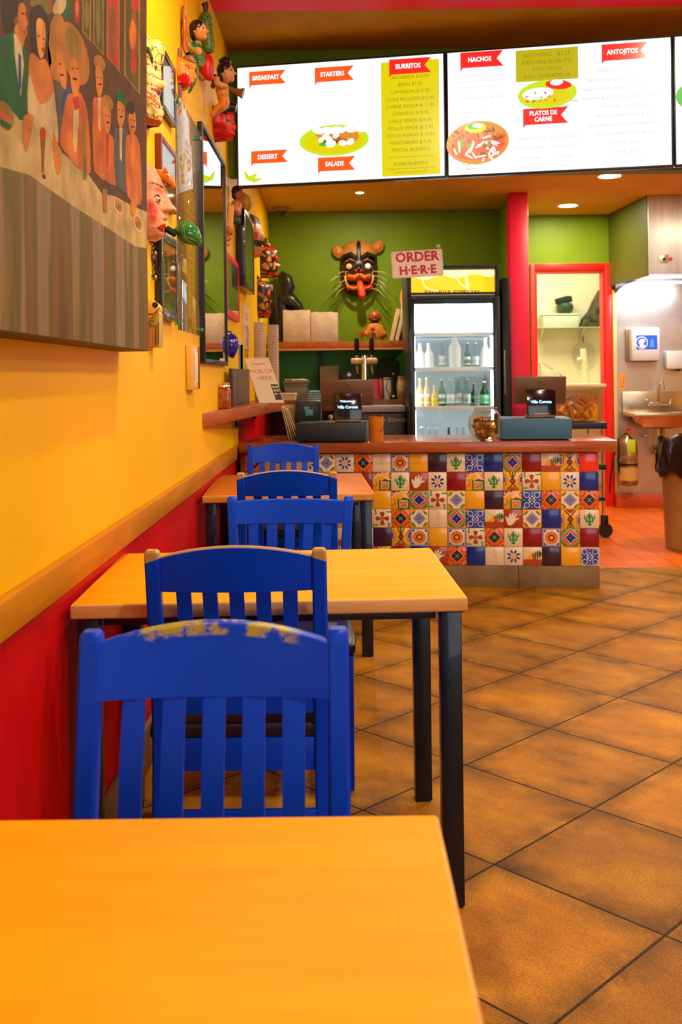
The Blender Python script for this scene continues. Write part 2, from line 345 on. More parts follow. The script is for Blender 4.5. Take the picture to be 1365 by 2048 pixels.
# ---------------------------------------------------------------- tables
tabmat = mat('maple_top', (.95, .40, .002), .5, spec=.12, col2=(.88, .34, .001), scale=2.2, stretch=(1.2, 9, 9), bump=.03, contrast=(.35, .7))
tabmat2 = mat('worn_pine_top', (.66, .20, .008), .45, spec=.25, col2=(.46, .11, .008), scale=3, stretch=(1, 10, 10), bump=.05)
edgem = mat('table_edge', (.80, .44, .12), .5, col2=(.66, .32, .07), scale=4, stretch=(1, 6, 6), bump=.08)
edgem2 = mat('worn_edge', (.78, .36, .05), .5, col2=(.35, .10, .01), scale=6, stretch=(1, 4, 4), bump=.1, contrast=(.45, .75))
TZ = .735
def table(label, cx, cy, w, d, rz, tm, em, insets=(.0, .0)):
    t = thing('dining_table', label, 'table', (cx, cy, 0), rz, 'wooden tables along the left wall')
    MB().box((0, 0, TZ-.017), (w, d, .034), .006, seg=3).build('tabletop', em, t)
    MB().box((0, 0, TZ-.0008), (w-.010, d-.010, .002), .0008).build('top_surface', tm, t)
    L = .05
    f = MB(); zz = TZ-.034
    for s in (-1, 1):
        f.box((0, s*(d/2-.06), zz-.0125), (w-.14, .03, .025), .002); f.box((s*(w/2-.045), 0, zz-.0125), (.03, d-.15, .025), .002)
    f.build('apron_frame', black, t)
    for sx in (-1, 1):
        for sy in (-1, 1):
            m = MB(); x = sx*(w/2-L/2-.012); y = sy*(d/2-L/2-.02)
            m.b2((x-L/2, y-L/2, .004), (x+L/2, y+L/2, zz-.003), .003).box((x, y, zz-.002), (L+.012, L+.012, .0045), .001).box((x, y, .003), (L*.8, L*.8, .006))
            m.build('leg', black, t)
    return t
table('wide foreground maple table at the bottom left, nearest the camera', -.262, .845, .74, .70, 0, tabmat, edgem)
table('pale maple table with black square legs between the second and third blue chairs', -.185, 2.69, .92, .69, math.radians(2.2), tabmat, edgem)
table('orange-brown worn wooden table just before the tiled counter', -.262, 4.97, .765, .95, math.radians(2.5), tabmat2, edgem2)

# ---------------------------------------------------------------- chairs
def blue_mat(name, patch):
    m = bpy.data.materials.new(name); m.use_nodes = True; nt = m.node_tree; N = nt.nodes; L = nt.links; b = N['Principled BSDF']
    tc = N.new('ShaderNodeTexCoord'); g = N.new('ShaderNodeNewGeometry')
    n = N.new('ShaderNodeTexNoise'); n.inputs['Scale'].default_value = 7; n.inputs['Detail'].default_value = 5; L.new(tc.outputs['Object'], n.inputs[0])
    mx = N.new('ShaderNodeMix'); mx.data_type = 'RGBA'; mx.inputs[6].default_value = (.0, .042, .56, 1); mx.inputs[7].default_value = (.0, .065, .80, 1); L.new(n.outputs[0], mx.inputs[0])
    # paint rubbed off convex edges
    pr = N.new('ShaderNodeMapRange'); pr.inputs[1].default_value = .575; pr.inputs[2].default_value = .64; L.new(g.outputs['Pointiness'], pr.inputs[0])
    n2 = N.new('ShaderNodeTexNoise'); n2.inputs['Scale'].default_value = 35; n2.inputs['Detail'].default_value = 6; L.new(tc.outputs['Object'], n2.inputs[0])
    r2 = N.new('ShaderNodeMapRange'); r2.inputs[1].default_value = .50; r2.inputs[2].default_value = .60; L.new(n2.outputs[0], r2.inputs[0])
    mu = N.new('ShaderNodeMath'); mu.operation = 'MULTIPLY'; L.new(pr.outputs[0], mu.inputs[0]); L.new(r2.outputs[0], mu.inputs[1])
    sep = N.new('ShaderNodeSeparateXYZ'); L.new(tc.outputs['Object'], sep.inputs[0])
    q2 = N.new('ShaderNodeMath'); q2.operation = 'MULTIPLY'; L.new(sep.outputs[0], q2.inputs[0]); L.new(sep.outputs[0], q2.inputs[1])
    q3 = N.new('ShaderNodeMath'); q3.operation = 'MULTIPLY_ADD'; L.new(q2.outputs[0], q3.inputs[0]); q3.inputs[1].default_value = .026/.0296; L.new(sep.outputs[2], q3.inputs[2])
    zr = N.new('ShaderNodeMapRange'); zr.inputs[1].default_value = .883+patch[0]; zr.inputs[2].default_value = .883+patch[0]+.003; L.new(q3.outputs[0], zr.inputs[0])
    n3 = N.new('ShaderNodeTexNoise'); n3.inputs['Scale'].default_value = patch[2]; n3.inputs['Detail'].default_value = 8; n3.inputs['Roughness'].default_value = .7; L.new(tc.outputs['Object'], n3.inputs[0])
    r3 = N.new('ShaderNodeMapRange'); r3.inputs[1].default_value = patch[1]; r3.inputs[2].default_value = patch[1]+.10; L.new(n3.outputs[0], r3.inputs[0])
    xr_ = N.new('ShaderNodeMapRange'); xr_.inputs[1].default_value = patch[4]**2; xr_.inputs[2].default_value = patch[4]**2*.6; L.new(q2.outputs[0], xr_.inputs[0])
    zx_ = N.new('ShaderNodeMath'); zx_.operation = 'MULTIPLY'; L.new(zr.outputs[0], zx_.inputs[0]); L.new(xr_.outputs[0], zx_.inputs[1])
    mu2 = N.new('ShaderNodeMath'); mu2.operation = 'MULTIPLY'; L.new(zx_.outputs[0], mu2.inputs[0]); L.new(r3.outputs[0], mu2.inputs[1])
    mm = N.new('ShaderNodeMath'); mm.operation = 'MAXIMUM'; mm.inputs[0].default_value = 0; L.new(mu2.outputs[0], mm.inputs[1])
    m2 = N.new('ShaderNodeMix'); m2.data_type = 'RGBA'; L.new(mm.outputs[0], m2.inputs[0]); L.new(mx.outputs[2], m2.inputs[6]); m2.inputs[7].default_value = patch[3]
    L.new(m2.outputs[2], b.inputs['Base Color']); b.inputs['Roughness'].default_value = .36; b.inputs['Specular IOR Level'].default_value = .2
    bp = N.new('ShaderNodeBump'); bp.inputs['Strength'].default_value = .12; bp.inputs['Distance'].default_value = .002; L.new(n2.outputs[0], bp.inputs['Height']); L.new(bp.outputs[0], b.inputs['Normal'])
    return m
blueA = blue_mat('blue_paint_worn_patch', (-.020, .46, 30, (.40, .34, .03, 1), .135))
blueB = blue_mat('blue_paint_edge_wear', (-.0045, .30, 30, (.50, .33, .10, 1), .3))
blueC = blue_mat('blue_paint', (.9, .5, 30, (.4, .3, .1, 1), .3))
seatm = mat('dark_vinyl', (.012, .008, .022), .35)
def back_y(z):                               # rake of the back posts
    t = max(0, (z-.44)/.43); return -.075*t**1.25 if z > .44 else -.05*(1-z/.44)**1.4
def make_chair(blue, flare=0., arch=.026):
    t = thing('blue_chair', None, None); fl_ = lambda z: 1+flare*max(0, z-.5)
    W = .4035; pw = .033
    def bar(x0, x1, z0, z1, y, th, bow=0., arch=0., n=14, m=0):       # a rail between the posts, bowed backwards in plan
        mb = MB(); vs = []; fs = []
        for i in range(n+1):
            u = i/n; x = x0+(x1-x0)*u; k = 4*u*(1-u); yy = -bow*k; za = z1+arch*k
            for (zz, dy) in ((z0, -th/2), (z0, th/2), (za-.004, th/2), (za, th/4), (za, -th/4), (za-.004, -th/2)):
                vs.append((x*fl_(zz), yy+dy+back_y(zz)+y, zz))
        for i in range(n):
            for k in range(6): fs.append([i*6+k, i*6+(k+1) % 6, (i+1)*6+(k+1) % 6, (i+1)*6+k])
        fs += [list(range(6))[::-1], [n*6+k for k in range(6)]]
        return mb.raw(vs, fs)
    bar(-W/2+pw-.004, W/2-pw+.004, .777, .857, .004, .022, .018, arch).build('top_rail', blue, t)
    bar(-W/2+pw-.004, W/2-pw+.004, .487, .532, .004, .020, .006, 0).build('lower_back_rail', blue, t)
    for k in range(5):
        x = (k-2)*.0595; c = 1-(x/.17)**2; mb = MB(); vs = []; fs = []; n = 8
        for i in range(n+1):
            u = i/n; z = .528+(.78-.528)*u; y = back_y(z)+.004-.016*c*u-.006*c*(1-u)+.010*math.sin(PI*u)
            for dx, dy in ((-.0165, -.005), (.0165, -.005), (.0165, .006), (-.0165, .006)): vs.append((x*fl_(z)+dx, y+dy, z))
        for i in range(n):
            for q in range(4): fs.append([i*4+q, i*4+(q+1) % 4, (i+1)*4+(q+1) % 4, (i+1)*4+q])
        fs += [[3, 2, 1, 0], [n*4+q for q in range(4)]]
        mb.raw(vs, fs).build('back_slat', blue, t)
    for s in (-1, 1):                         # rear legs run up as posts
        zs = [0, .15, .30, .44, .52, .62, .72, .80, .855, .868, .873]; sc = [.8, .9, 1, 1, 1, 1, 1, 1, 1, .93, .7]; vs = []; fs = []
        for z, c in zip(zs, sc):
            y = back_y(z); hx = pw/2*c; hy = .017*c
            for dx, dy in ((-1, -.7), (-.7, -1), (.7, -1), (1, -.7), (1, .7), (.7, 1), (-.7, 1), (-1, .7)): vs.append((s*(W/2-pw/2)*fl_(z)+dx*hx, y+dy*hy, z))
        for i in range(len(zs)-1):
            for q in range(8): fs.append([i*8+q, i*8+(q+1) % 8, (i+1)*8+(q+1) % 8, (i+1)*8+q])
        fs += [list(range(8))[::-1], [(len(zs)-1)*8+q for q in range(8)]]
        MB().raw(vs, fs).build('back_post', blue, t)
        MB().prism([(s*(W/2+.016)-.017, .375, 0.0), (s*(W/2+.016)+.017, .375, 0), (s*(W/2+.016)+.018, .372, .425), (s*(W/2+.016)-.018, .372, .425)], (0, .034, 0), .003).build('front_leg', blue, t)
        xr0, xr1 = s*(W/2-.022), s*(W/2+.014)
        MB().prism([(xr0-.009, .017, .372), (xr0+.009, .017, .372), (xr1+.009, .376, .372), (xr1-.009, .376, .372)], (0, 0, .053), .002).prism([(xr0-.008, -.012, .17), (xr0+.008, -.012, .17), (xr1+.008, .376, .17), (xr1-.008, .376, .17)], (0, 0, .03), .002).build('side_rail', blue, t)
    MB().b2((-W/2+pw-.003, -.009, .355), (W/2-pw+.003, .009, .430), .002).build('back_apron', blue, t)
    MB().b2((-W/2, .383, .365), (W/2, .401, .425), .002).build('front_apron', blue, t)
    MB().b2((-W/2+pw-.003, -.034, .235), (W/2-pw+.003, -.020, .275), .002).build('stretcher', blue, t)
    MB().prism([(-W/2-.006, -.008, .4275), (W/2+.006, -.008, .4275), (W/2+.038, .30, .4275), (W/2+.040, .40, .4275), (W/2+.02, .416, .4275), (-W/2-.02, .416, .4275), (-W/2-.040, .40, .4275), (-W/2-.038, .30, .4275)], (0, 0, .036), .012, seg=4).build('seat', seatm, t)
    return t
chairs = [
 (-.196, 1.455, PI-.0, 'nearest blue slat-back chair with a wide yellow worn patch along its top rail', blueA),
 (-.240, 2.325, 0, 'blue slat-back chair tucked under the pale maple table, thin worn line on its top rail', blueB),
 (-.190, 3.49, PI-.05, 'blue slat-back chair across the pale maple table, leaning away, light on its slats', blueC),
 (-.225, 4.145, 0, 'dark blue slat-back chair tucked under the near side of the orange-brown worn table', blueB),
 (-.335, 5.66, PI, 'farthest blue slat-back chair, pale glossy top rail, right before the tiled counter', blueC)]
for X, Y, rz, lb, bm_ in chairs:
    c = make_chair(bm_, *((.30, .006) if Y == 3.49 else ())); c.scale.z = .957 if Y == 3.49 else 1; c.location = (X, Y, 0); c.rotation_euler = (0, 0, rz); tag(c, lb, 'chair', 'blue slat-back chairs')

# ---------------------------------------------------------------- tiled counter
CR = at(1201, 1175, 5.93); yaw = math.radians(-6.0)           # right front foot of the counter
ctr = thing('service_counter', 'long service counter faced with colourful patterned tiles under a thick brown wooden top', 'counter', (CR.x, 5.93, 0), yaw)
CW = 2.13; KH = .127; TP = .1105
bodym = mat('counter_body', (.25, .08, .02), .6)
MB().b2((-CW, .014, 0), (0, .62, .795)).build('body', bodym, ctr)
mb = MB(); x = 0; k = 0
while x > -CW: mb.b2((max(x-.47, -CW)+.001, .0, 0), (x-.001, .0135, KH), .0015); x -= .47
mb.build('base_slabs', base, ctr)
topm = mat('counter_top_wood', (.42, .10, .022), .25, col2=(.28, .055, .012), scale=2.5, stretch=(1, 9, 9), bump=.03, coat=.4)
MB().b2((-CW-.0, -.035, .800), (.105, .70, .864), .004).build('countertop', topm, ctr)
D = {}
dm = [('cream', (.78, .62, .40)), ('yellow', (.85, .40, .012)), ('blue', (.006, .022, .26)), ('dred', (.26, .004, .008)), ('purple', (.045, .010, .032)), ('orange', (.72, .12, .012)),
      ('red', (.60, .035, .006)), ('green', (.02, .28, .07)), ('dgreen', (.03, .14, .03)), ('black', (.012, .008, .02)), ('white', (.82, .74, .62)), ('cobalt', (.02, .06, .42)), ('sky', (.12, .32, .48)), ('rust', (.40, .05, .008)), ('olive', (.24, .30, .03)), ('redor', (.85, .04, .012)), ('grout', (.30, .19, .10)), ('faint', (.50, .27, .2))]
dmats = []
for i, (n_, c_) in enumerate(dm): D[n_] = i; dmats.append(mat('glazed_'+n_, c_, .22, coat=.5))
def tile(T, code):
    g = D
    bgc = {'Y': 'yellow', 'B': 'blue', 'R': 'dred', 'P': 'purple', 'O': 'redor', 'C': 'cream', 'K': 'cream', 'F': 'cream', 'G': 'cream', 'D': 'olive', 'S': 'cream', 'W': 'yellow', 'X': 'orange', 'L': 'yellow', 'l': 'yellow', 'Q': 'yellow', 'N': 'cobalt', 'n': 'cream', 'M': 'cream', 'H': 'rust'}[code]
    q = .4905
    T.box((0, 0, -.02), (.982, .982, .1), .02, g[bgc])
    T.eps = .031
    if code == 'C':
        for a, b, rx, ry in ((0, -.05, .07, .26), (0, .2, .06, .12), (-.17, -.05, .055, .14), (.17, -.02, .055, .14), (-.1, -.15, .1, .05), (.1, -.15, .1, .05), (-.26, .07, .04, .09), (.27, .08, .04, .09), (0, -.3, .12, .06), (-.09, .13, .04, .08), (.1, .13, .04, .08)): T.c(a, b, rx, ry, g['green'], 1+(a == 0)*.05)
        for a, b in ((0, .34), (-.26, .2), (.27, .22), (-.17, .13), (.17, .16), (-.09, .25), (.1, .26)): T.c(a, b, .03, .03, g['red'], 1.1, n=6)
    elif code == 'K':
        T.r(-q, -q, q, -.16, g['rust'], 1); T.p([(-.40, -.16), (-.05, .18), (.05, -.16)], g['yellow'], 1.02)
        T.p([(-.02, .16), (.05, .2), (.22, -.16), (.02, -.2)], g['rust'], 1.04)
        for a, b, ry in ((.16, .12, .16), (.26, .08, .26), (.36, .12, .22), (.43, .12, .14)): T.c(a, b, .045, ry, g['dgreen'], 1.06)
        for k in range(6): T.line([(-.38+.06*k, .3-.03*k), (-.34+.06*k, .33-.03*k)], .012, g['grout'], 1.03)
    elif code == 'F':
        for k in range(8): a = k*PI/4+.39; T.c(.25*math.cos(a), .25*math.sin(a), .115, .062, g['cobalt'], 1, a)
        T.c(0, 0, .11, .11, g['yellow'], 1.05)
    elif code == 'G':
        for k in range(4):
            a = k*PI/2; ca, sa = math.cos(a), math.sin(a)
            T.p([(ca*.05-sa*.03, sa*.05+ca*.03), (ca*.30-sa*.13, sa*.30+ca*.13), (ca*.37, sa*.37), (ca*.30+sa*.13, sa*.30-ca*.13), (ca*.05+sa*.03, sa*.05-ca*.03)], g['rust'], 1, 2)
            for e_ in (-.1, 0, .1): T.c((ca-sa)*.36+e_*ca, (sa+ca)*.36-e_*sa, .075, .035, g['green'], 1.02, a+PI/4+e_*8)
        T.c(0, 0, .09, .09, g['olive'], 1.05); T.c(0, 0, .04, .04, g['rust'], 1.07, n=8)
    elif code == 'D':
        dm_ = lambda s_: [(0, s_), (s_*.42, s_*.42), (s_, 0), (s_*.42, -s_*.42), (0, -s_), (-s_*.42, -s_*.42), (-s_, 0), (-s_*.42, s_*.42)]
        for sx_ in (-1, 1):
            for sy_ in (-1, 1): T.p([(sx_*q, sy_*q), (sx_*q, sy_*.30), (sx_*.30, sy_*q)], g['yellow'], 1.0); T.c(sx_*.36, sy_*.36, .10, .035, g['dgreen'], 1.03, -sx_*sy_*PI/4)
        T.p([(0, q), (q, 0), (0, -q), (-q, 0)], g['white'], 1.04); T.p([(0, .47), (.47, 0), (0, -.47), (-.47, 0)], g['red'], 1.06); T.p(dm_(.36), g['white'], 1.08, 2); T.p(dm_(.31), g['cobalt'], 1.1, 2); T.c(0, 0, .18, .18, g['blue'], 1.12, n=8); T.c(0, 0, .02, .02, g['white'], 1.14, n=6)
    elif code == 'S':
        for w_ in (.46, .41): 
            T.line([(-w_, -w_), (w_, -w_), (w_, w_), (-w_, w_), (-w_, -w_)], .035 if w_ > .43 else .012, g['cobalt'], 1)
        for k in range(4): a = PI/4+k*PI/2; T.c(.49*math.cos(a), .49*math.sin(a), .09, .05, g['cobalt'], 1.02, a+PI/2)
        for k in range(24): a = k*PI/12; T.c(.3*math.cos(a), .3*math.sin(a), .055, .03, g['orange'], 1.05, a, 8)
        T.c(0, 0, .3, .3, g['orange'], 1.04, n=24); T.c(0, 0, .235, .235, g['yellow'], 1.06, n=24); T.c(0, 0, .21, .21, g['orange'], 1.07, n=20); T.c(0, 0, .165, .165, g['purple'], 1.08, n=20); T.c(0, 0, .1, .1, g['yellow'], 1.1)
    elif code == 'W':
        T.p([(0, q), (q, 0), (0, -q), (-q, 0)], g['cream'], 1)
        for sx_ in (-1, 1):
            for sy_ in (-1, 1): T.p([(sx_*.10, sy_*q), (sx_*q, sy_*.10), (sx_*.40, sy_*.05), (sx_*.05, sy_*.40)], g['white'], 1.01); T.c(sx_*.31, sy_*.31, .15, .055, g['green'], 1.03, -sx_*sy_*PI/4); T.c(sx_*.26, sy_*.40, .05, .03, g['red'], 1.05, n=8); T.c(sx_*.40, sy_*.26, .05, .03, g['red'], 1.05, n=8)
        T.p([(0, .33), (.33, 0), (0, -.33), (-.33, 0)], g['cobalt'], 1.06)
        for i in range(-2, 3):
            for j in range(-2, 3): T.c((i+j)*.062, (i-j)*.062, .026, .026, g['white'] if (i, j) != (0, 0) else g['orange'], 1.08, n=7)
    elif code == 'X':
        for sx_ in (-1, 1):
            for sy_ in (-1, 1):
                T.line([(sx_*(.44-.13*math.cos(a)), sy_*(.44-.13*math.sin(a))) for a in [k*.5-.6 for k in range(7)]], .03, g['yellow'], 1.02); T.p([(sx_*.12, sy_*q), (sx_*q, sy_*.12), (sx_*.25, sy_*.25)], g['red'], 1.01)
        for a, b in ((0, .46), (0, -.46), (.46, 0), (-.46, 0)): T.c(a, b, .07, .07, g['dgreen'], 1.03, n=4)
        T.p([(0, .36), (.36, 0), (0, -.36), (-.36, 0)], g['yellow'], 1.04); T.p([(0, .33), (.33, 0), (0, -.33), (-.33, 0)], g['black'], 1.06)
        for a in (0, PI/2): T.line([(-.15*math.cos(a+PI/4), -.15*math.sin(a+PI/4)), (.15*math.cos(a+PI/4), .15*math.sin(a+PI/4))], .05, g['sky'], 1.08+.01*a)
        for a, b in ((0, .2), (0, -.2), (.2, 0), (-.2, 0)): T.c(a, b, .045, .045, g['dred'], 1.08, n=4)
    elif code in 'Ll':
        f = 1 if code == 'L' else -1
        T.line([(0, f*.49), (0, f*.12)], .09, g['dgreen'], 1.02); T.line([(-.16, f*.49), (-.10, f*.3), (0, f*.15)], .05, g['purple'], 1.03); T.line([(.16, f*.49), (.10, f*.3), (0, f*.15)], .05, g['purple'], 1.04)
        T.c(0, f*.02, .15, .14, g['purple'], 1.05); T.c(0, f*.02, .10, .09, g['rust'], 1.07)
        T.line([(0, -f*.10), (-.12, -f*.28), (-.30, -f*.44)], .06, g['purple'], 1.05); T.line([(0, -f*.10), (.12, -f*.28), (.30, -f*.44)], .06, g['purple'], 1.06); T.p([(-.24, -f*q), (-.10, -f*.34), (0, -f*.29), (.10, -f*.34), (.24, -f*q)], g['rust'], 1.07)
        for s_ in (-1, 1):
            for r_, c_ in ((.24, 'purple'), (.20, 'white'), (.16, 'cobalt'), (.11, 'rust')): T.p([(s_*q, f*.08+r_*1.3)]+[(s_*(q-r_*math.sin(a)*.8), f*.08+1.3*r_*math.cos(a)) for a in [k*PI/8 for k in range(1, 8)]]+[(s_*q, f*.08-r_*1.3)], g[c_], 1.05+(.24-r_)*.3)
    elif code == 'Q':
        T.p([(-q, q), (-q, .12), (-.3, .2), (-.22, .34), (-.05, .32), (.1, q)], g['cream'], 1.01); T.p([(-q, q), (-q, .2), (-.36, .28), (-.3, .4), (-.1, .4), (.0, q)], g['rust'], 1.03)
        for a, b in ((-.18, .42), (.25, .42), (-.42, -.05), (-.42, .35), (.42, .3)): T.c(a, b, .055, .055, g['white'], 1.05); T.c(a, b, .03, .03, g['red'], 1.06, n=8)
        T.p([(q, .12), (.3, .3), (.42, .45), (q, q)], g['rust'], 1.02); T.line([(-.46, -.05), (-.3, .02), (-.28, -.2), (-.46, -.3)], .04, g['red'], 1.03)
        T.p([(-.15, q*-1), (-.15, .1), (-.03, .02), (.15, .14), (q, .05), (q, -q)], g['dgreen'], 1.05); T.p([(-.06, -.42), (-.06, -.0), (.4, -.02), (.4, -.42)], g['cream'], 1.07); T.p([(-.03, -.38), (-.03, -.06), (.36, -.06), (.36, -.38)], g['orange'], 1.09)
        T.line([(0, -.3), (.12, -.12), (.3, -.2)], .03, g['cream'], 1.1); T.c(.26, -.36, .12, .12, g['olive'], 1.11); T.c(.26, -.36, .08, .08, g['yellow'], 1.12); T.line([(.14, -.36), (.38, -.36)], .025, g['olive'], 1.13); T.line([(.26, -.48), (.26, -.24)], .025, g['olive'], 1.13)
    elif code in 'Nn':
        a_, b_ = ('white', 'cobalt')
        if code == 'n': T.r(-.44, -.44, .44, .44, g['cobalt'], 1)
        for sx_ in (-1, 1):
            for sy_ in (-1, 1):
                T.c(sx_*.27, sy_*.27, .15, .15, g[a_], 1.03); T.c(sx_*.27, sy_*.27, .12, .12, g[b_], 1.05); T.c(sx_*.10, sy_*.10, .06, .035, g[a_], 1.05, sx_*sy_*PI/4); T.c(sx_*.15, sy_*.02, .035, .035, g[a_], 1.06, n=8); T.c(sx_*.02, sy_*.2, .035, .035, g[a_], 1.06, n=8); T.c(sx_*.42, sy_*.42, .045, .045, g[a_], 1.05, n=8)
                T.c(sx_*.42, 0, .05, .03, g[a_], 1.04, n=8); T.c(0, sy_*.38, .03, .04, g[a_], 1.04, n=8)
        T.line([(-.1, -.1), (.1, .1)], .02, g[a_], 1.07)
    elif code == 'M':
        f_ = g['faint']
        T.line([(-.02, .40), (.04, .36), (.0, .28), (-.05, .34), (-.02, .40)], .015, f_); T.line([(-.01, .28), (-.06, .12), (.0, -.02), (.06, .12), (.0, .28)], .015, f_); T.line([(-.06, .18), (-.13, .06), (-.05, .02)], .013, f_); T.line([(.05, .18), (.13, .1), (.1, .22)], .013, f_)
        T.line([(.0, -.02), (-.08, -.2), (-.04, -.38), (-.1, -.4)], .015, f_); T.line([(.02, -.02), (.10, -.2), (.06, -.40), (.14, -.4)], .015, f_); T.line([(-.07, -.02), (.08, -.04)], .015, g['orange'])
    elif code == 'H':
        T.p([(-.27, -.33), (-.36, -.1), (-.40, .12), (-.34, .13), (-.26, .0), (-.24, .1), (-.16, .30), (-.1, .28), (-.12, .08), (-.02, .34), (.06, .33), (-.0, .08), (.14, .28), (.21, .24), (.1, .02), (.30, .06), (.32, -.0), (.12, -.10), (.0, -.28), (-.14, -.36)], g['white'], 1, 0)
fillc = 'WGYSDXFBRQC'
rows = ['WFXMSYPCNBDRKLO', 'BRQCHFRQCLGYFB', 'KRDYQDGWYPQNXWX', 'YWGXWMDNKHWBlC', 'KMPLSYSGXCRSDR', 'GNQRBHXBMFKPYn']
T = Deco()
ncol = 19
# tile panel: squares of .1105 m standing in front of the body; each square carries its own glazed pattern
for r_ in range(6):
    row = rows[r_]
    for c_ in range(ncol):
        code = row[len(row)-1-c_] if c_ < len(row) else fillc[(c_*7+r_*5) % len(fillc)]
        cx_ = -(c_+.5)*TP; cz_ = KH+.0015+(5-r_+.5)*TP
        T.push(Matrix(((TP, 0, 0, cx_), (0, 0, -TP, .0065), (0, TP, 0, cz_), (0, 0, 0, 1)))); tile(T, code); T.pop()
T.box((-ncol*TP/2, .0115, KH+.0015+3*TP), (ncol*TP, .004, 6*TP), 0, D['grout'])
T.build('tile_panel', dmats, ctr, smooth=25)

# ---------------------------------------------------------------- menu screens
TL = (at(472, 370, 5.85)+at(472, 128, 5.85))/2; TR_ = (at(1348, 338, 5.40)+at(1348, 75, 5.40))/2
uu = Vector((TR_.x-TL.x, TR_.y-TL.y, 0)); tvw = uu.length/2; tvang = math.atan2(uu.y, uu.x); tvh = .685; tvz = (TL.z+TR_.z)/2
em = lambda n, c, s=1.: mat('screen_'+n, c, .25, emit=s)
scr = [em('white', (.93, .98, 1.0), 1.1), em('orange', (1, .11, .012), 1.0), em('yellow', (.80, .66, .0), 1.0), em('faint', (.56, .63, .73), 1.0), em('dim', (.32, .24, .004), 1.0), em('lime', (.62, .80, .01), 1.0), em('brown', (.75, .28, .03), 1.), em('red', (1, .02, .015), 1.0), em('olive', (.55, .46, .005), 1.), em('green', (.05, .5, .03), 1.), em('darkred', (.35, .04, .01), 1.), em('pure', (1, 1, 1), 1.2)]
for m_ in scr: m_.node_tree.nodes['Principled BSDF'].inputs['Base Color'].default_value = (.01, .01, .01, 1)
bez = mat('screen_bezel', (.008, .012, .02), .3)
def banner(T, x, y, w_, h_, s, m=1, rot=.0, ts=.036):
    T.p([(x, y), (x+w_, y), (x+w_-h_*.42, y-h_/2), (x+w_, y-h_), (x+.012, y-h_), (x, y-h_-.018)], m, 2)
    L_ = s.split('\n')
    for i, q in enumerate(L_): T.t(q, x+w_*.45, y-h_*.5-ts*.32+(len(L_)-1)*ts*.5-i*ts, ts, 11, 3, bold=.0011, sx=.85)
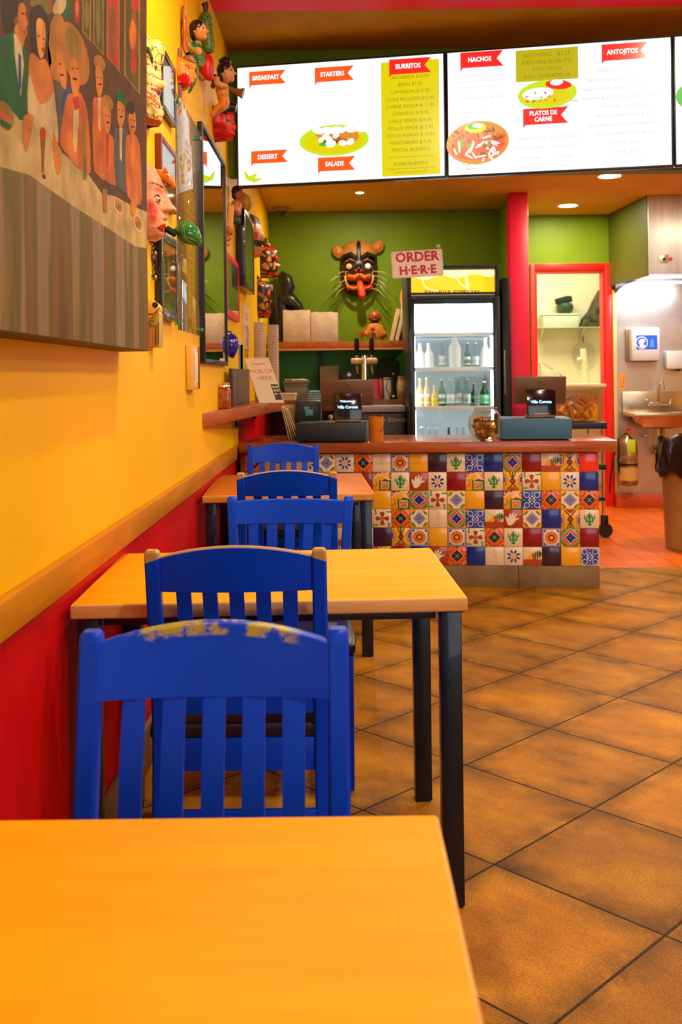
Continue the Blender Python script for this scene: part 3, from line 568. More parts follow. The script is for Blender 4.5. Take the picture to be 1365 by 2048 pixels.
def tv(i, label):
    P = Vector((TL.x, TL.y, 0))+uu.normalized()*tvw*(i+.5)
    t = thing('menu_screen', label, 'screen', (P.x, P.y, tvz), tvang, 'wall-mounted menu screens')
    MB().b2((-tvw/2+.002, .004, -tvh/2-.008), (tvw/2-.002, .05, tvh/2+.008), .006).b2((-.2, .05, -.15), (.2, .16, .15), .01).build('housing', bez, t)
    T = Deco(); T.push(Matrix(((1, 0, 0, 0), (0, 0, -1, .0035), (0, 1, 0, 0), (0, 0, 0, 1)))); W2, H2 = tvw/2-.012, tvh/2-.004
    T.box((0, 0, -.003), (W2*2, H2*2, .006), 0, 0); T.eps = .0007
    if i == 0:
        # picture coordinates measured on the screen (0..1)
        X = lambda a: -W2+a*2*W2
        Z = lambda b: H2-b*2*H2
        T.r(X(.705), Z(.985), X(.98), Z(.04), 2)
        banner(T, X(.06), Z(.04), .215, .078, 'BREAKFAST'); banner(T, X(.385), Z(.045), .225, .082, 'STARTERS'); banner(T, X(.745), Z(.02), .235, .085, 'BURRITOS', 7)
        banner(T, X(.065), Z(.715), .215, .072, 'DESSERT'); banner(T, X(.395), Z(.80), .215, .078, 'SALADS')
        for k, s in enumerate(['ADOBADA $10.95', 'BEAN $7.25', 'CAMARON $12.95', 'CHILE RELLENO $12.45', 'CARNE ASADA $ 11.95', 'CARNITAS $10.95', 'CHILE VERDE $10.95', 'POLLO VERDE $10.95', 'POLLO ASADO $ 10.95', 'VEGETARIAN $ 9.95', 'SPECIAL BURRITO']): T.t(s, X(.843), Z(.185+.06*k), .027, 4, 2)
        T.t('Served with cheese, lettuce and sour cream', X(.843), Z(.835), .0145, 4, 2); T.t('SUPER BURRITO', X(.843), Z(.90), .027, 4, 2); T.t('Topped with melted cheese, sour cream and', X(.843), Z(.932), .0145, 4, 2); T.t('guacamole or hot sauce $2.95', X(.843), Z(.96), .0145, 4, 2)
        for k, s in enumerate(['BREAKFAST BURRITO $9.95', 'HUEVOS CON CHORIZO $10.95', 'HUEVOS RANCHEROS', 'MACHACA BURRITO $10.95', 'CHILAQUILES CON HUEVO', 'MACHACA CON HUEVOS $11.95']): T.t(s, X(.165), Z(.26+.085*k), .026, 3, 1)
        for k, s in enumerate(['GUACAMOLE $4.95', 'CHIPS & SALSA ROJA Y QUESO $6.95', 'FLAUTAS DE POLLO', 'TAQUITOS MIXTOS']): T.t(s, X(.505), Z(.235+.075*k), .026, 3, 1)
        for k, s in enumerate(['CHURROS $4.25', 'FLAN', 'TRES LECHES']): T.t(s, X(.175), Z(.86+.05*k), .024, 3, 1)
        px, pz = X(.475), Z(.66)
        T.c(px, pz, .20, .088, 5, 1.5, n=28); T.c(px-.0, pz-.012, .17, .062, 2, 1.8, n=24)
        for a, b, rx, ry, m in ((-.055, .04, .05, .032, 6), (.02, .035, .075, .035, 6), (.095, .015, .05, .035, 6), (0, .0, .07, .02, 10), (-.04, -.02, .05, .012, 9)): T.c(px+a, pz+b, rx, ry, m, 2)
        rnd = random.Random(4)
        for k in range(16): T.c(px-.09+.2*rnd.random(), pz+.062-.09*rnd.random(), .012+.014*rnd.random(), .008+.012*rnd.random(), 11, 2.4, rnd.random()*3, 8)
        for k in range(5): T.c(px-.09+.06*k, pz+.058, .035, .018, 11, 2.5, -.3)
        T.p([(X(.025), Z(.87)), (X(.055), Z(.925)), (X(.095), Z(.90)), (X(.082), Z(.945)), (X(.125), Z(.95)), (X(.078), Z(.982)), (X(.038), Z(.95))], 5, 1.5)
    elif i == 1:
        X = lambda a: -W2+a*2*W2
        Z = lambda b: H2-b*2*H2
        T.r(X(.315), Z(.275), X(.595), Z(.02), 8)
        for k, s in enumerate(['KIDS MENU  -$5.25', 'KIDS MINI BURRITO', 'KIDS TACO', 'KIDS QUESADILLA']): T.t(s, X(.455), Z(.08+.057*k), .030, 4, 2)
        banner(T, X(.06), Z(.005), .235, .086, 'NACHOS', 7); banner(T, X(.70), Z(.02), .24, .088, 'ANTOJITOS', 7); banner(T, X(.345), Z(.495), .24, .088, 'PLATOS DE\nCARNE', 7, ts=.034)
        for k, s in enumerate(['CHEESE NACHOS $8.25', 'Tortilla chips covered with melted', 'cheese and refried beans with', 'jalapenos and pico de gallo', '', 'SUPER NACHOS $10.25', 'Beans and meat with cheese', 'sour cream']): T.t(s, X(.145), Z(.155+.048*k), .027 if s.isupper() or 'NACHOS' in s else .019, 3, 1)
        for k, s in enumerate(['CHIMICHANGA $10.95', 'CHEESE QUESADILLA $6.25', 'MEAT & VEGGIE QUESADILLA $9.75', 'TRADITIONAL MEAT QUESADILLA $8.95', 'PRAWN & VEGGIE QUESADILLA $10.95', 'CHILE RELLENO $6.25', 'ENCHILADAS ROJAS $12.25', 'ENCHILADAS RANCHERAS $12.25', 'ENCHILADAS SUIZAS $12.25', 'SOPITO $6.25', 'TAMALE $5.95', 'Chicken or pork topped with hot sauce']): T.t(s, X(.80), Z(.165+.0725*k), .0255 if k < 11 else .019, 3, 1)
        for k, (a, b) in enumerate([('CARNE ASADA', 'POLLO ASADO'), ('POLLO VERDE', 'ADOBADA'), ('CARNITAS', 'FAJITAS'), ('CHILE VERDE', 'BIRRIA')]): T.t(a, X(.375), Z(.745+.078*k), .024, 3, 1); T.t(b, X(.535), Z(.745+.078*k), .024, 3, 1)
        px, pz = X(.455), Z(.385)
        T.c(px, pz, .158, .078, 5, 2.2, .05, 28); T.c(px, pz-.01, .125, .05, 2, 2.4, n=20)
        T.c(px-.05, pz+.005, .085, .032, 11, 2.7, .05); T.c(px+.06, pz+.048, .07, .026, 7, 2.6, -.12); T.c(px+.05, pz+.06, .035, .016, 11, 2.9)
        rnd = random.Random(9)
        for k in range(14): T.c(px-.11+.17*rnd.random(), pz-.04+.06*rnd.random(), .006+.008*rnd.random(), .005, [9, 7, 11, 6][k % 4], 3.0, rnd.random()*3, 6)
        T.t("Tamal y Plato", X(.545), Z(.46), .022, 4, 1); T.t('de Pollo', X(.525), Z(.495), .022, 4, 1)
        px, pz = X(.135), Z(.745)
        T.c(px, pz, .172, .118, 6, 1.8, .08, 30); T.c(px, pz-.012, .15, .085, 1, 2.0, .1, 24)
        for k in range(60):
            a = rnd.random()*2*PI; r0 = rnd.random()**.5
            T.c(px+.145*r0*math.cos(a), pz+.012+.085*r0*math.sin(a), .010+.014*rnd.random(), .006+.008*rnd.random(), [10, 7, 6, 10, 1, 9][k % 6], 2.2+k*.004, rnd.random()*3, 6)
        for k in range(26): a = rnd.random()*2*PI; r0 = rnd.random()**.5; T.c(px+.13*r0*math.cos(a), pz-.03+.07*r0*math.sin(a), .030*rnd.random()+.008, .0055, 11, 2.6, rnd.random()*3, 6)
        T.c(px-.01, pz+.082, .06, .028, 5, 2.8); T.c(px-.02, pz+.09, .035, .016, 9, 2.85); T.c(px+.0, pz+.094, .028, .012, 11, 2.9)
        T.t('Steak Super', X(.11), Z(.93), .024, 4, 1); T.t('Nachos', X(.11), Z(.965), .024, 4, 1)
    else:
        T.c(-W2+.10, .02, .10, .075, 9, 1.5, n=24); T.c(-W2+.10, .02, .06, .045, 5, 1.8, n=20)
    T.build('screen', scr if i else [m_ if k_ != 3 else em('very_pale_text', (.82, .86, .90), 1.) for k_, m_ in enumerate(scr)], t)
tv(0, 'left menu screen with BREAKFAST, STARTERS and a yellow BURRITOS panel'); tv(1, 'middle menu screen with NACHOS, PLATOS DE CARNE and ANTOJITOS headings'); tv(2, 'rightmost menu screen, only its left edge in the picture')

# ---------------------------------------------------------------- large printed mural on the left wall
PX = -.562                                   # its printed face
def pp(x, y):                                # photograph pixel -> (y, z) on the printed face
    p = onx(x, y, PX); return (p.y, p.z)
zbot = onx(292, 702, PX).z; YE = onx(294, 350, PX).y; YS = 1.25; ztop = 2.66
mural = thing('canvas_mural', 'large printed mural of men and women at a bar, over a grey curtain', 'picture', (WX+.002, YS, zbot))
fleshes = [('brown', (.14, .055, .008)), ('curtain', None), ('cream', (.60, .45, .20)), ('skin', (.66, .24, .03)), ('skinlight', (.78, .36, .07)), ('hair', (.045, .022, .008)), ('green', (.012, .15, .035)), ('hat', (.48, .21, .03)), ('jacket', (.62, .17, .02)), ('bluegrey', (.13, .12, .12)), ('frame', (.36, .22, .025)), ('pict', (.12, .10, .015)), ('white', (.64, .50, .28)), ('red', (.5, .04, .015)), ('shade', (.26, .10, .015)), ('blue', (.04, .10, .28)), ('curtainlight', (.4, .3, .2)), ('olive', (.22, .20, .03))]
F_ = {n: i for i, (n, _) in enumerate(fleshes)}
cur = bpy.data.materials.new('curtain_print'); cur.use_nodes = True
def _cur():
    nt = cur.node_tree; N = nt.nodes; L = nt.links; b = N['Principled BSDF']; tc = N.new('ShaderNodeTexCoord'); mp = N.new('ShaderNodeMapping'); mp.inputs['Scale'].default_value = (1, 7, .5)
    L.new(tc.outputs['Object'], mp.inputs[0]); n = N.new('ShaderNodeTexNoise'); n.inputs['Scale'].default_value = 1.0; n.inputs['Detail'].default_value = 4; n.inputs['Distortion'].default_value = .25; L.new(mp.outputs[0], n.inputs['Vector'])
    r = N.new('ShaderNodeValToRGB'); L.new(n.outputs[0], r.inputs[0]); E = r.color_ramp.elements; E[0].position = .30; E[0].color = (.05, .03, .008, 1); E[1].position = .72; E[1].color = (.50, .40, .26, 1)
    for p_, c_ in ((.42, (.17, .085, .03, 1)), (.50, (.10, .085, .02, 1)), (.56, (.24, .14, .06, 1)), (.62, (.17, .135, .10, 1))): q = E.new(p_); q.color = c_
    L.new(r.outputs[0], b.inputs['Base Color']); b.inputs['Roughness'].default_value = .6; b.inputs['Specular IOR Level'].default_value = .12
_cur()
mmats = [cur if c is None else mat('mural_'+n, tuple(v**1.15*.95 for v in c), .6, col2=tuple(v**1.15*.5 for v in c), scale=14, contrast=(.3, .7), spec=.12) for n, c in fleshes]
MB().b2((WX+.002, YS, zbot), (PX-.0012, YE, ztop), .003).build('stretcher_canvas', mat('canvas_edge', (.10, .05, .02), .7), mural, world=True)
T = Deco(); T.eps = .00012
T.push(Matrix(((0, 0, 1, PX-.0008), (1, 0, 0, 0), (0, 1, 0, 0), (0, 0, 0, 1))))
def q(pts, m, lay, sm=0): T.p([pp(*a) for a in pts], F_[m], lay, sm)
def el(cx_, cy_, rx, ry, m, lay, rot=0.):     # ellipse measured in the photograph, laid on the print
    ca, sa = math.cos(rot), math.sin(rot)
    q([(cx_+rx*math.cos(t)*ca-ry*math.sin(t)*sa, cy_+rx*math.cos(t)*sa+ry*math.sin(t)*ca) for t in [2*PI*k/18 for k in range(18)]], m, lay)
T.r(YS+.003, zbot+.003, YE-.003, ztop-.003, F_['curtain'], .4)
q([(-190, -470), (294, -60), (294, 497), (270, 492), (230, 465), (150, 414), (60, 350), (0, 333), (-190, 190)], 'cream', .8)
q([(-190, -480), (294, -70), (294, 424), (262, 410), (230, 392), (205, 388), (180, 352), (125, 305), (103, 262), (55, 238), (0, 205), (-190, 90)], 'brown', 1.2)
# pictures on the painted wall
for a, b, c_, d, f1 in ((165, -40, 183, 85, 'pict'), (187, -30, 208, 112, 'pict'), (214, -25, 240, 145, 'red'), (249, -20, 281, 190, 'pict')):
    k_ = (d-b)*.0; dx = c_-a
    q([(a, b), (c_, b+20), (c_, d), (a, d-dx*1.25)], 'frame', 1.5); q([(a+3, b+4), (c_-3, b+24), (c_-3, d-6), (a+3, d-dx*1.25)], f1, 1.7)
el(268, 80, 8, 60, 'shade', 1.9); el(266, 70, 7, 30, 'jacket', 2.0); el(271, 8, 8, 16, 'red', 2.1); el(197, 40, 5, 50, 'olive', 1.9); el(226, 60, 7, 55, 'shade', 1.9); el(174, 30, 5, 30, 'olive', 1.9); el(268, 125, 6, 25, 'red', 2.05)
q([(102, -60), (142, -40), (142, 42), (118, 30), (102, 30)], 'green', 1.5); q([(60, -60), (100, -40), (100, 30), (62, 10)], 'olive', 1.5); el(120, 12, 12, 20, 'white', 1.7, .4); q([(100, -40), (106, -38), (106, 26), (100, 26)], 'red', 1.8); el(155, 20, 6, 28, 'red', 1.8); el(155, 18, 3, 16, 'skin', 1.9)
# man in the green suit
q([(-60, 40), (0, 75), (28, 62), (38, 78), (52, 96), (58, 140), (57, 190), (52, 232), (40, 240), (18, 215), (-60, 190)], 'green', 3.0, 2)
q([(25, 10), (40, 0), (52, 14), (52, 30), (57, 48), (53, 55), (55, 66), (50, 80), (46, 94), (38, 92), (32, 70), (28, 50)], 'skin', 3.2, 2)
q([(3, -10), (20, -20), (42, -14), (48, 4), (38, 8), (36, 34), (31, 52), (25, 66), (10, 64), (4, 30)], 'hair', 3.4, 2)
q([(28, 66), (33, 70), (44, 92), (48, 130), (42, 195), (36, 160), (30, 110)], 'white', 3.5); q([(37, 105), (43, 112), (43, 175), (37, 190)], 'blue', 3.7); q([(46, 60), (54, 64), (50, 69)], 'red', 3.6)
el(46, 27, 4, 2, 'hair', 3.6); el(33, 42, 4, 8, 'shade', 3.6)
# bread on the bar
q([(0, 203), (14, 206), (27, 228), (27, 250), (18, 262), (5, 254), (-6, 235)], 'frame', 3.9, 2); q([(0, 220), (18, 232), (22, 250), (10, 252), (-2, 236)], 'jacket', 4.0, 2); q([(-2, 236), (18, 246), (24, 252), (18, 260), (4, 252)], 'green', 4.05)
# woman
q([(60, 28), (70, 12), (82, 10), (94, 30), (100, 60), (98, 90), (104, 125), (94, 136), (86, 110), (68, 110), (62, 80)], 'hair', 3.0, 2)
q([(60, 110), (70, 108), (80, 120), (92, 118), (100, 140), (108, 170), (112, 215), (116, 255), (108, 285), (98, 262), (84, 248), (76, 255), (58, 225), (58, 150)], 'skin', 3.2, 2)
q([(58, 150), (66, 170), (80, 208), (100, 200), (108, 185), (115, 240), (117, 285), (104, 280), (96, 262), (80, 252), (72, 258), (56, 222)], 'white', 3.4, 2)
q([(73, 44), (80, 36), (90, 46), (92, 74), (89, 104), (84, 118), (78, 108), (74, 82)], 'skinlight', 3.5, 2); el(87, 100, 3.5, 6, 'red', 3.7, -.4); el(78, 72, 2.6, 1.8, 'hair', 3.7); el(88, 78, 2.2, 1.8, 'hair', 3.7); el(88, 88, 1.6, 4, 'skin', 3.6)
q([(48, 232), (68, 232), (62, 270), (54, 305), (47, 285)], 'skin', 3.8, 2); q([(106, 262), (122, 310), (121, 345), (114, 348), (108, 315)], 'skin', 3.8, 2)
q([(80, 262), (92, 264), (90, 300), (88, 345), (84, 345), (83, 300)], 'shade', 4.0); el(86, 268, 6, 14, 'red', 4.1); el(88, 355, 6, 9, 'white', 4.1, -.3); el(88, 353, 4, 6, 'brown', 4.2, -.3)
# men in the sombreros
el(116, 96, 20, 70, 'hat', 3.0, .0); q([(113, 95), (122, 96), (130, 120), (134, 150), (132, 178), (124, 172), (115, 140)], 'skin', 3.3, 2); q([(108, 160), (124, 170), (136, 176), (140, 300), (122, 296), (114, 220)], 'bluegrey', 3.2, 2); q([(126, 190), (142, 168), (142, 186), (128, 250), (124, 220)], 'blue', 3.3)
el(124, 150, 5, 2, 'hair', 3.5); el(120, 128, 3, 1.6, 'hair', 3.5)
el(149, 107, 26, 66, 'hat', 3.8, -.28); el(146, 84, 15, 30, 'frame', 3.9, -.28)
q([(142, 122), (152, 118), (159, 140), (159, 175), (153, 195), (146, 188), (141, 155)], 'skin', 4.1, 2); el(150, 158, 5, 2.6, 'hair', 4.3, .3); el(146, 137, 3, 1.6, 'hair', 4.3); el(155, 137, 2.4, 1.6, 'hair', 4.3)
q([(136, 188), (148, 190), (158, 184), (170, 202), (178, 250), (181, 345), (166, 342), (150, 330), (128, 300), (120, 285), (128, 220)], 'jacket', 4.0, 2); q([(148, 196), (157, 194), (158, 250), (152, 320), (146, 300)], 'white', 4.2); q([(145, 196), (158, 192), (160, 215), (150, 222)], 'red', 4.3)
q([(135, 265), (142, 262), (150, 300), (158, 330), (150, 332), (136, 305)], 'skin', 4.4, 2); q([(164, 240), (170, 240), (174, 300), (174, 360), (166, 360)], 'frame', 4.4); q([(166, 310), (174, 310), (174, 352), (167, 352)], 'olive', 4.6)
# four smaller men farther along the bar
for cx_, top, sh, bot, hat, jac, in_ in ((197, 110, 195, 360, 'hat', 'jacket', 'white'), (213, 190, 268, 372, 'hat', 'jacket', 'red'), (240, 180, 255, 388, 'green', 'bluegrey', 'white'), (263, 205, 270, 410, 'hair', 'jacket', 'skin')):
    q([(cx_-12, sh+12), (cx_-4, sh), (cx_+8, sh), (cx_+17, sh+22), (cx_+20, sh+90), (cx_+19, bot), (cx_-3, bot-12), (cx_-10, bot-35)], jac, 4.6+cx_*.002, 2)
    el(cx_+2, (top+sh)/2+6, 7.5, (sh-top)*.42, 'skin', 4.9+cx_*.002); q([(cx_-1, sh), (cx_+5, sh), (cx_+4, sh+70), (cx_, sh+60)], in_, 5.0+cx_*.002)
    el(cx_+2, top+16, 11 if hat == 'hat' else 9, 17, hat, 5.3+cx_*.002, -.35) if hat != 'hair' else el(cx_-1, top+12, 8, 14, 'hair', 5.3+cx_*.002)
    q([(cx_-5, top+22), (cx_+8, top+30), (cx_+9, (top+sh)/2+20), (cx_+1, sh-6), (cx_-5, (top+sh)/2+10)], 'skin', 5.6+cx_*.002, 2); el(cx_+3, (top+sh)/2+16, 4, 1.7, 'hair', 5.8+cx_*.002); el(cx_-1, (top+sh)/2+2, 1.8, 1.2, 'hair', 5.8+cx_*.002); el(cx_+6, (top+sh)/2+4, 1.6, 1.2, 'hair', 5.8+cx_*.002)
q([(262, 400), (270, 385), (276, 395), (270, 432), (262, 425)], 'skin', 6.2, 2)
for cx_, cy_, m_ in ((237, 411, 'jacket'), (276, 446, 'jacket')): el(cx_, cy_+2, 9, 18, 'white', 6.2, -.25); el(cx_, cy_, 6.5, 14, m_, 6.3, -.25); el(cx_, cy_+2, 5, 6, 'olive', 6.4, -.25)
q([(205, 378), (215, 378), (214, 425), (207, 425)], 'frame', 6.2); q([(207, 395), (214, 395), (213, 420), (208, 420)], 'jacket', 6.3)
T.pop(); T.build('printed_face', mmats, mural, world=True)

# ---------------------------------------------------------------- framed things on the left wall
def onw(x, y, d=0.): return onx(x, y, WX+d)
darkwood = mat('dark_frame_wood', (.012, .010, .008), .3, coat=.3)
redbrown = mat('red_brown_frame', (.20, .025, .008), .35)
redfr = mat('bright_red_frame', (.75, .008, .006), .4)
glassy = mat('picture_glass', (.9, .9, .9), .035, trans=0, alpha=1)
def glazed(name, col, col2, scale=8, rough=.05):
    return mat(name, col, .6, col2=col2, scale=scale, coat=1.0, contrast=(.4, .6), spec=.3)
def wall_frame(name, label, cat, xa, xb, ytop, ybot, th, wd, fm, pic, gap=.0, glass_=True, deco=None, sidem=None):
    """xa, xb: left and right edge px, ytop/ybot: rows of the right edge; th thickness off the wall"""
    a = onw(xa, (ytop+ybot)/2, th); b1 = onw(xb, ytop, th); b0 = onw(xb, ybot, th)
    y0, y1, z0, z1 = a.y, b1.y, b0.z, b1.z
    t = thing(name, label, cat, (WX+.001, (y0+y1)/2, z0))
    f = MB(); x0, x1 = WX+.0015+gap, WX+th
    f.b2((x0, y0, z0), (x1, y0+wd, z1), .003).b2((x0, y1-wd, z0), (x1, y1, z1), .003).b2((x0, y0+wd, z1-wd), (x1, y1-wd, z1), .003).b2((x0, y0+wd, z0), (x1, y1-wd, z0+wd), .003)
    if gap: f.b2((WX+.0015, y0+.1, (z0+z1)/2-.02), (x0+.004, y0+.14, (z0+z1)/2+.02))
    f.build('frame', fm, t, world=True)
    MB().b2((x0+.001, y0+wd*.9, z0+wd*.9), (x1-.006, y1-wd*.9, z1-wd*.9)).build('picture', pic, t, world=True)
    if deco:
        T = Deco(); T.push(Matrix(((0, 0, 1, x1-.0055), (1, 0, 0, y0+wd), (0, 1, 0, z0+wd), (0, 0, 0, 1)))); deco(T, y1-y0-2*wd, z1-z0-2*wd); T.pop(); T.build('print', deco.mats, t, world=True)
    if glass_:
        MB().b2((x1-.0045, y0+wd, z0+wd), (x1-.0025, y1-wd, z1-wd)).build('glazing', glass, t, world=True)
    return t, (y0, y1, z0, z1)
picA = glazed('framed_print_pale', (.65, .5, .25), (.4, .3, .12))
picB = glazed('framed_print_olive', (.30, .22, .04), (.10, .10, .03), 14)
picC = glazed('framed_print_gold', (.50, .26, .03), (.28, .16, .02), 20)
wall_frame('picture_frame', 'dark framed glazed picture, top one, behind the yellow dragon mask', 'picture frame', 326, 352, 138, 254, .022, .022, darkwood, picA)
wall_frame('picture_frame', 'glazed picture in a red-brown and dark frame behind the pink mask', 'picture frame', 324, 354, 308, 428, .024, .022, redbrown, picB)
def dC(T, w_, h_):
    T.p([(w_*.30, h_*.95), (w_*.5, h_*.88), (w_*.62, h_*.6), (w_*.55, h_*.3), (w_*.66, h_*.05), (w_*.3, h_*.05), (w_*.2, h_*.4), (w_*.28, h_*.7)], 0, 1, 2); T.c(w_*.42, h_*.62, w_*.09, h_*.16, 1, 2); T.r(w_*.7, 0, w_*.98, h_*.18, 2, 1)
dC.mats = [mat('print_olive', (.22, .16, .02), .4), mat('print_gold', (.55, .30, .05), .4), mat('print_slate', (.03, .05, .06), .4)]
wall_frame('picture_frame', 'black moulded frame with a tall golden figure print, under the green glass ball', 'picture frame', 325, 356, 482, 644, .028, .034, darkwood, picC, deco=dC)
wm = mat('pine_frame', (.78, .42, .06), .4); 
t_, (y0, y1, z0, z1) = wall_frame('picture_frame', 'small deep white and wood frame near the corner of the pickup shelf', 'picture frame', 386, 398, 692, 779, .03, .04, wm, mat('print_grey', (.35, .22, .12), .4), glass_=True)
for a_, b_, c_ in ((y0+.05, y0+.068, .012), (y1-.09, y1-.075, .03)): MB().b2((WX+.0295, a_, z0+c_), (WX+.034, b_, z1-c_), .002).build('white_lip', white, t_, world=True)
MB().b2((WX+.0295, y1-.03, z0+.003), (WX+.034, y1-.003, z1-.003), .002).build('carved_edge', redbrown, t_, world=True)
# mirror
a = onw(408, 480, .025); b1 = onw(452, 328, .025); b0 = onw(452, 731, .025)
t = thing('wall_mirror', 'tall black-framed mirror reflecting the lit menu screens and the green wall', 'mirror', (WX+.001, (a.y+b1.y)/2, b0.z))
f = MB(); x0, x1, wd = WX+.0015, WX+.025, .022
f.b2((x0, a.y, b0.z), (x1, a.y+wd, b1.z), .003).b2((x0, b1.y-wd, b0.z), (x1, b1.y, b1.z), .003).b2((x0, a.y+wd, b1.z-wd), (x1, b1.y-wd, b1.z), .003).b2((x0, a.y+wd, b0.z), (x1, b1.y-wd, b0.z+wd), .003)
f.build('frame', plainblack, t, world=True)
MB().b2((x0+.001, a.y+wd*.9, b0.z+wd*.9), (x1-.008, b1.y-wd*.9, b1.z-wd*.9)).build('mirror_glass', mat('mirror', (.82, .84, .82), .02, 1.), t, world=True)
# clear acrylic panel with small text, on stand-offs
a = onw(358, 600, .02); b1 = onw(401, 232, .02); b0 = onw(401, 672, .02)
t = thing('acrylic_sign', 'clear acrylic panel with small text on stand-offs, left of the mirror', 'sign', (WX+.001, (a.y+b1.y)/2, b0.z))
y0, y1, z0, z1 = a.y, b1.y, b0.z, 2.37
acry = glass
MB().b2((WX+.014, y0, z0), (WX+.020, y1, z1), .001).build('panel', acry, t, world=True)
for y in (y0+.03, y1-.03):
    for z in (z0+.03, z1-.03): MB().cyl((WX+.0006, y, z), (WX+.026, y, z), .009).build('stand_off', mat('teal_metal', (.12, .5, .42), .2, .8), t, world=True)
T = Deco(); T.push(Matrix(((0, 0, 1, WX+.0205), (1, 0, 0, (y0+y1)/2), (0, 1, 0, z0), (0, 0, 0, 1))))
txt = mat('etched_text', (.34, .17, .01), .6)
lines = ['', 'la casa abre cada dia', 'con maiz, chile y sal', 'para todos los amigos', '', '', '', 'SALSAS', 'rojas y verdes frescas', 'hechas cada manana', 'con tomate y cilantro', 'cebolla limon y ajo', 'servidas en la mesa', 'para compartir aqui', '', 'gracias por venir', 'y buen provecho', '', '', 'familia y cocina', 'desde siempre', 'con carino', '', 'pan dulce y cafe', 'chocolate caliente']
for k, l in enumerate(lines): T.t(l, 0, z1-z0-.12-.031*k, .030, 0, 1)
T.pop(); T.build('text', [txt], t, world=True)
wall_frame('picture_frame', 'small bright red frame around a pale green print, right of the mirror', 'picture frame', 455, 479, 528, 644, .02, .04, redfr, glazed('framed_print_green', (.32, .30, .06), (.22, .24, .05), 20))
t_, (y0, y1, z0, z1) = wall_frame('picture_frame', 'tall dark deep shadow-box frame high on the wall beyond the mirror', 'picture frame', 491, 508, 448, 588, .06, .035, darkwood, glazed('framed_print_tan', (.30, .17, .05), (.10, .05, .02), 9))
# leaflet holder paper
a = onw(487, 650, .004); b = onw(500, 700, .004)
t = thing('wall_poster', 'pale paper poster with orange lettering on the wall above the pickup shelf', 'poster', (WX+.001, (a.y+b.y)/2, b.z))
z1 = onw(493, 612, .004).z
MB().b2((WX+.001, a.y, b.z), (WX+.004, b.y, z1)).build('sheet', paper, t, world=True)
T = Deco(); T.push(Matrix(((0, 0, 1, WX+.0041), (1, 0, 0, (a.y+b.y)/2), (0, 1, 0, b.z), (0, 0, 0, 1))))
for k, s in enumerate(['TACOS', 'TODOS', 'LOS', 'DIAS']): T.t(s, 0, z1-b.z-.1-.085*k, .075, 0, 1)
T.pop(); T.build('lettering', [mat('orange_ink', (.75, .12, .02), .6)], t, world=True)

# ---------------------------------------------------------------- carved masks, built as sculpted reliefs
def relief(name, prof, base, halfw, y, mats, paintf, parent, nz=64, nt=30, nosew=.20):
    """prof: [(z, depth of the middle line)], base: [(z, depth of cheeks)], halfw: [(z, half width)]; faces +x off the wall"""
    def itp(tab, z):
        tab = sorted(tab)
        if z <= tab[0][0]: return tab[0][1]
        for (z0, a), (z1, b) in zip(tab[:-1], tab[1:]):
            if z <= z1: u = (z-z0)/(z1-z0); u = u*u*(3-2*u); return a+(b-a)*u
        return tab[-1][1]
    if base is None:                          # smooth cheeks: a dome a little lower than the shallowest notch of the profile
        za, zb = min(p[0] for p in prof), max(p[0] for p in prof); bm_ = sorted(p[1] for p in prof)[len(prof)//2]*.86
        base = [(za+(zb-za)*k/12, bm_*(max(0, 1-abs(2*k/12-1)**3.2))**.5) for k in range(13)]
    zz0, zz1 = min(p[0] for p in prof), max(p[0] for p in prof); vs = []; fs = []; mi = []
    for i in range(nz+1):
        z = zz0+(zz1-zz0)*i/nz; d, b, w_ = itp(prof, z), itp(base, z), itp(halfw, z)
        for k in range(nt+1):
            s = -1+2*k/nt; ang = s*PI/2; ty = math.sin(ang)*w_; c = math.cos(ang)
            dep = b*max(c, 0)**.75+(d-b)*math.exp(-(ty/w_/nosew)**2) if d > b else b*max(c, 0)**.75*(1-(1-d/max(b, 1e-4))*math.exp(-(ty/w_/.35)**2))
            vs.append((WX+.0012+max(dep, 0), y+ty, z))
    for i in range(nz):
        for k in range(nt):
            fs.append([i*(nt+1)+k, i*(nt+1)+k+1, (i+1)*(nt+1)+k+1, (i+1)*(nt+1)+k])
            mi.append(paintf((i+.5)/nz, -1+2*(k+.5)/nt))
    n0 = len(vs); o0 = len(vs)                    # flat back against the wall
    for i in range(nz+1):
        for k in (0, nt):
            v = vs[i*(nt+1)+k]; vs.append((WX+.001, v[1], v[2]))
    for i in range(nz): a_, b_, c_, d_ = o0+2*i, o0+2*i+1, o0+2*i+3, o0+2*i+2; fs.append([a_, b_, c_, d_]); mi.append(0)
    MB().raw(vs, fs, 0, mi).build(name, mats, parent, world=True, smooth=60)
    def surf(py, ty):                             # point of the carved surface at picture row py, ty beside the middle line
        z = at(300, py, y).z; i = min(max(int(round((z-zz0)/(zz1-zz0)*nz)), 0), nz); w_ = itp(halfw, z); s_ = max(-1, min(1, ty/w_)); k = int(round((math.asin(s_)/(PI/2)+1)/2*nt)); return Vector(vs[i*(nt+1)+k])
    return surf
pink = paint('pink_paint', (.80, .36, .20)); rouge = paint('rouge_paint', (.78, .11, .07)); lipred = paint('lip_red', (.62, .006, .01), .25); browp = paint('brow_brown', (.10, .035, .012)); eyew = paint('eye_white', (.85, .72, .58), .25); irisb = paint('iris_blue', (.02, .20, .30), .15); pupil = plainblack
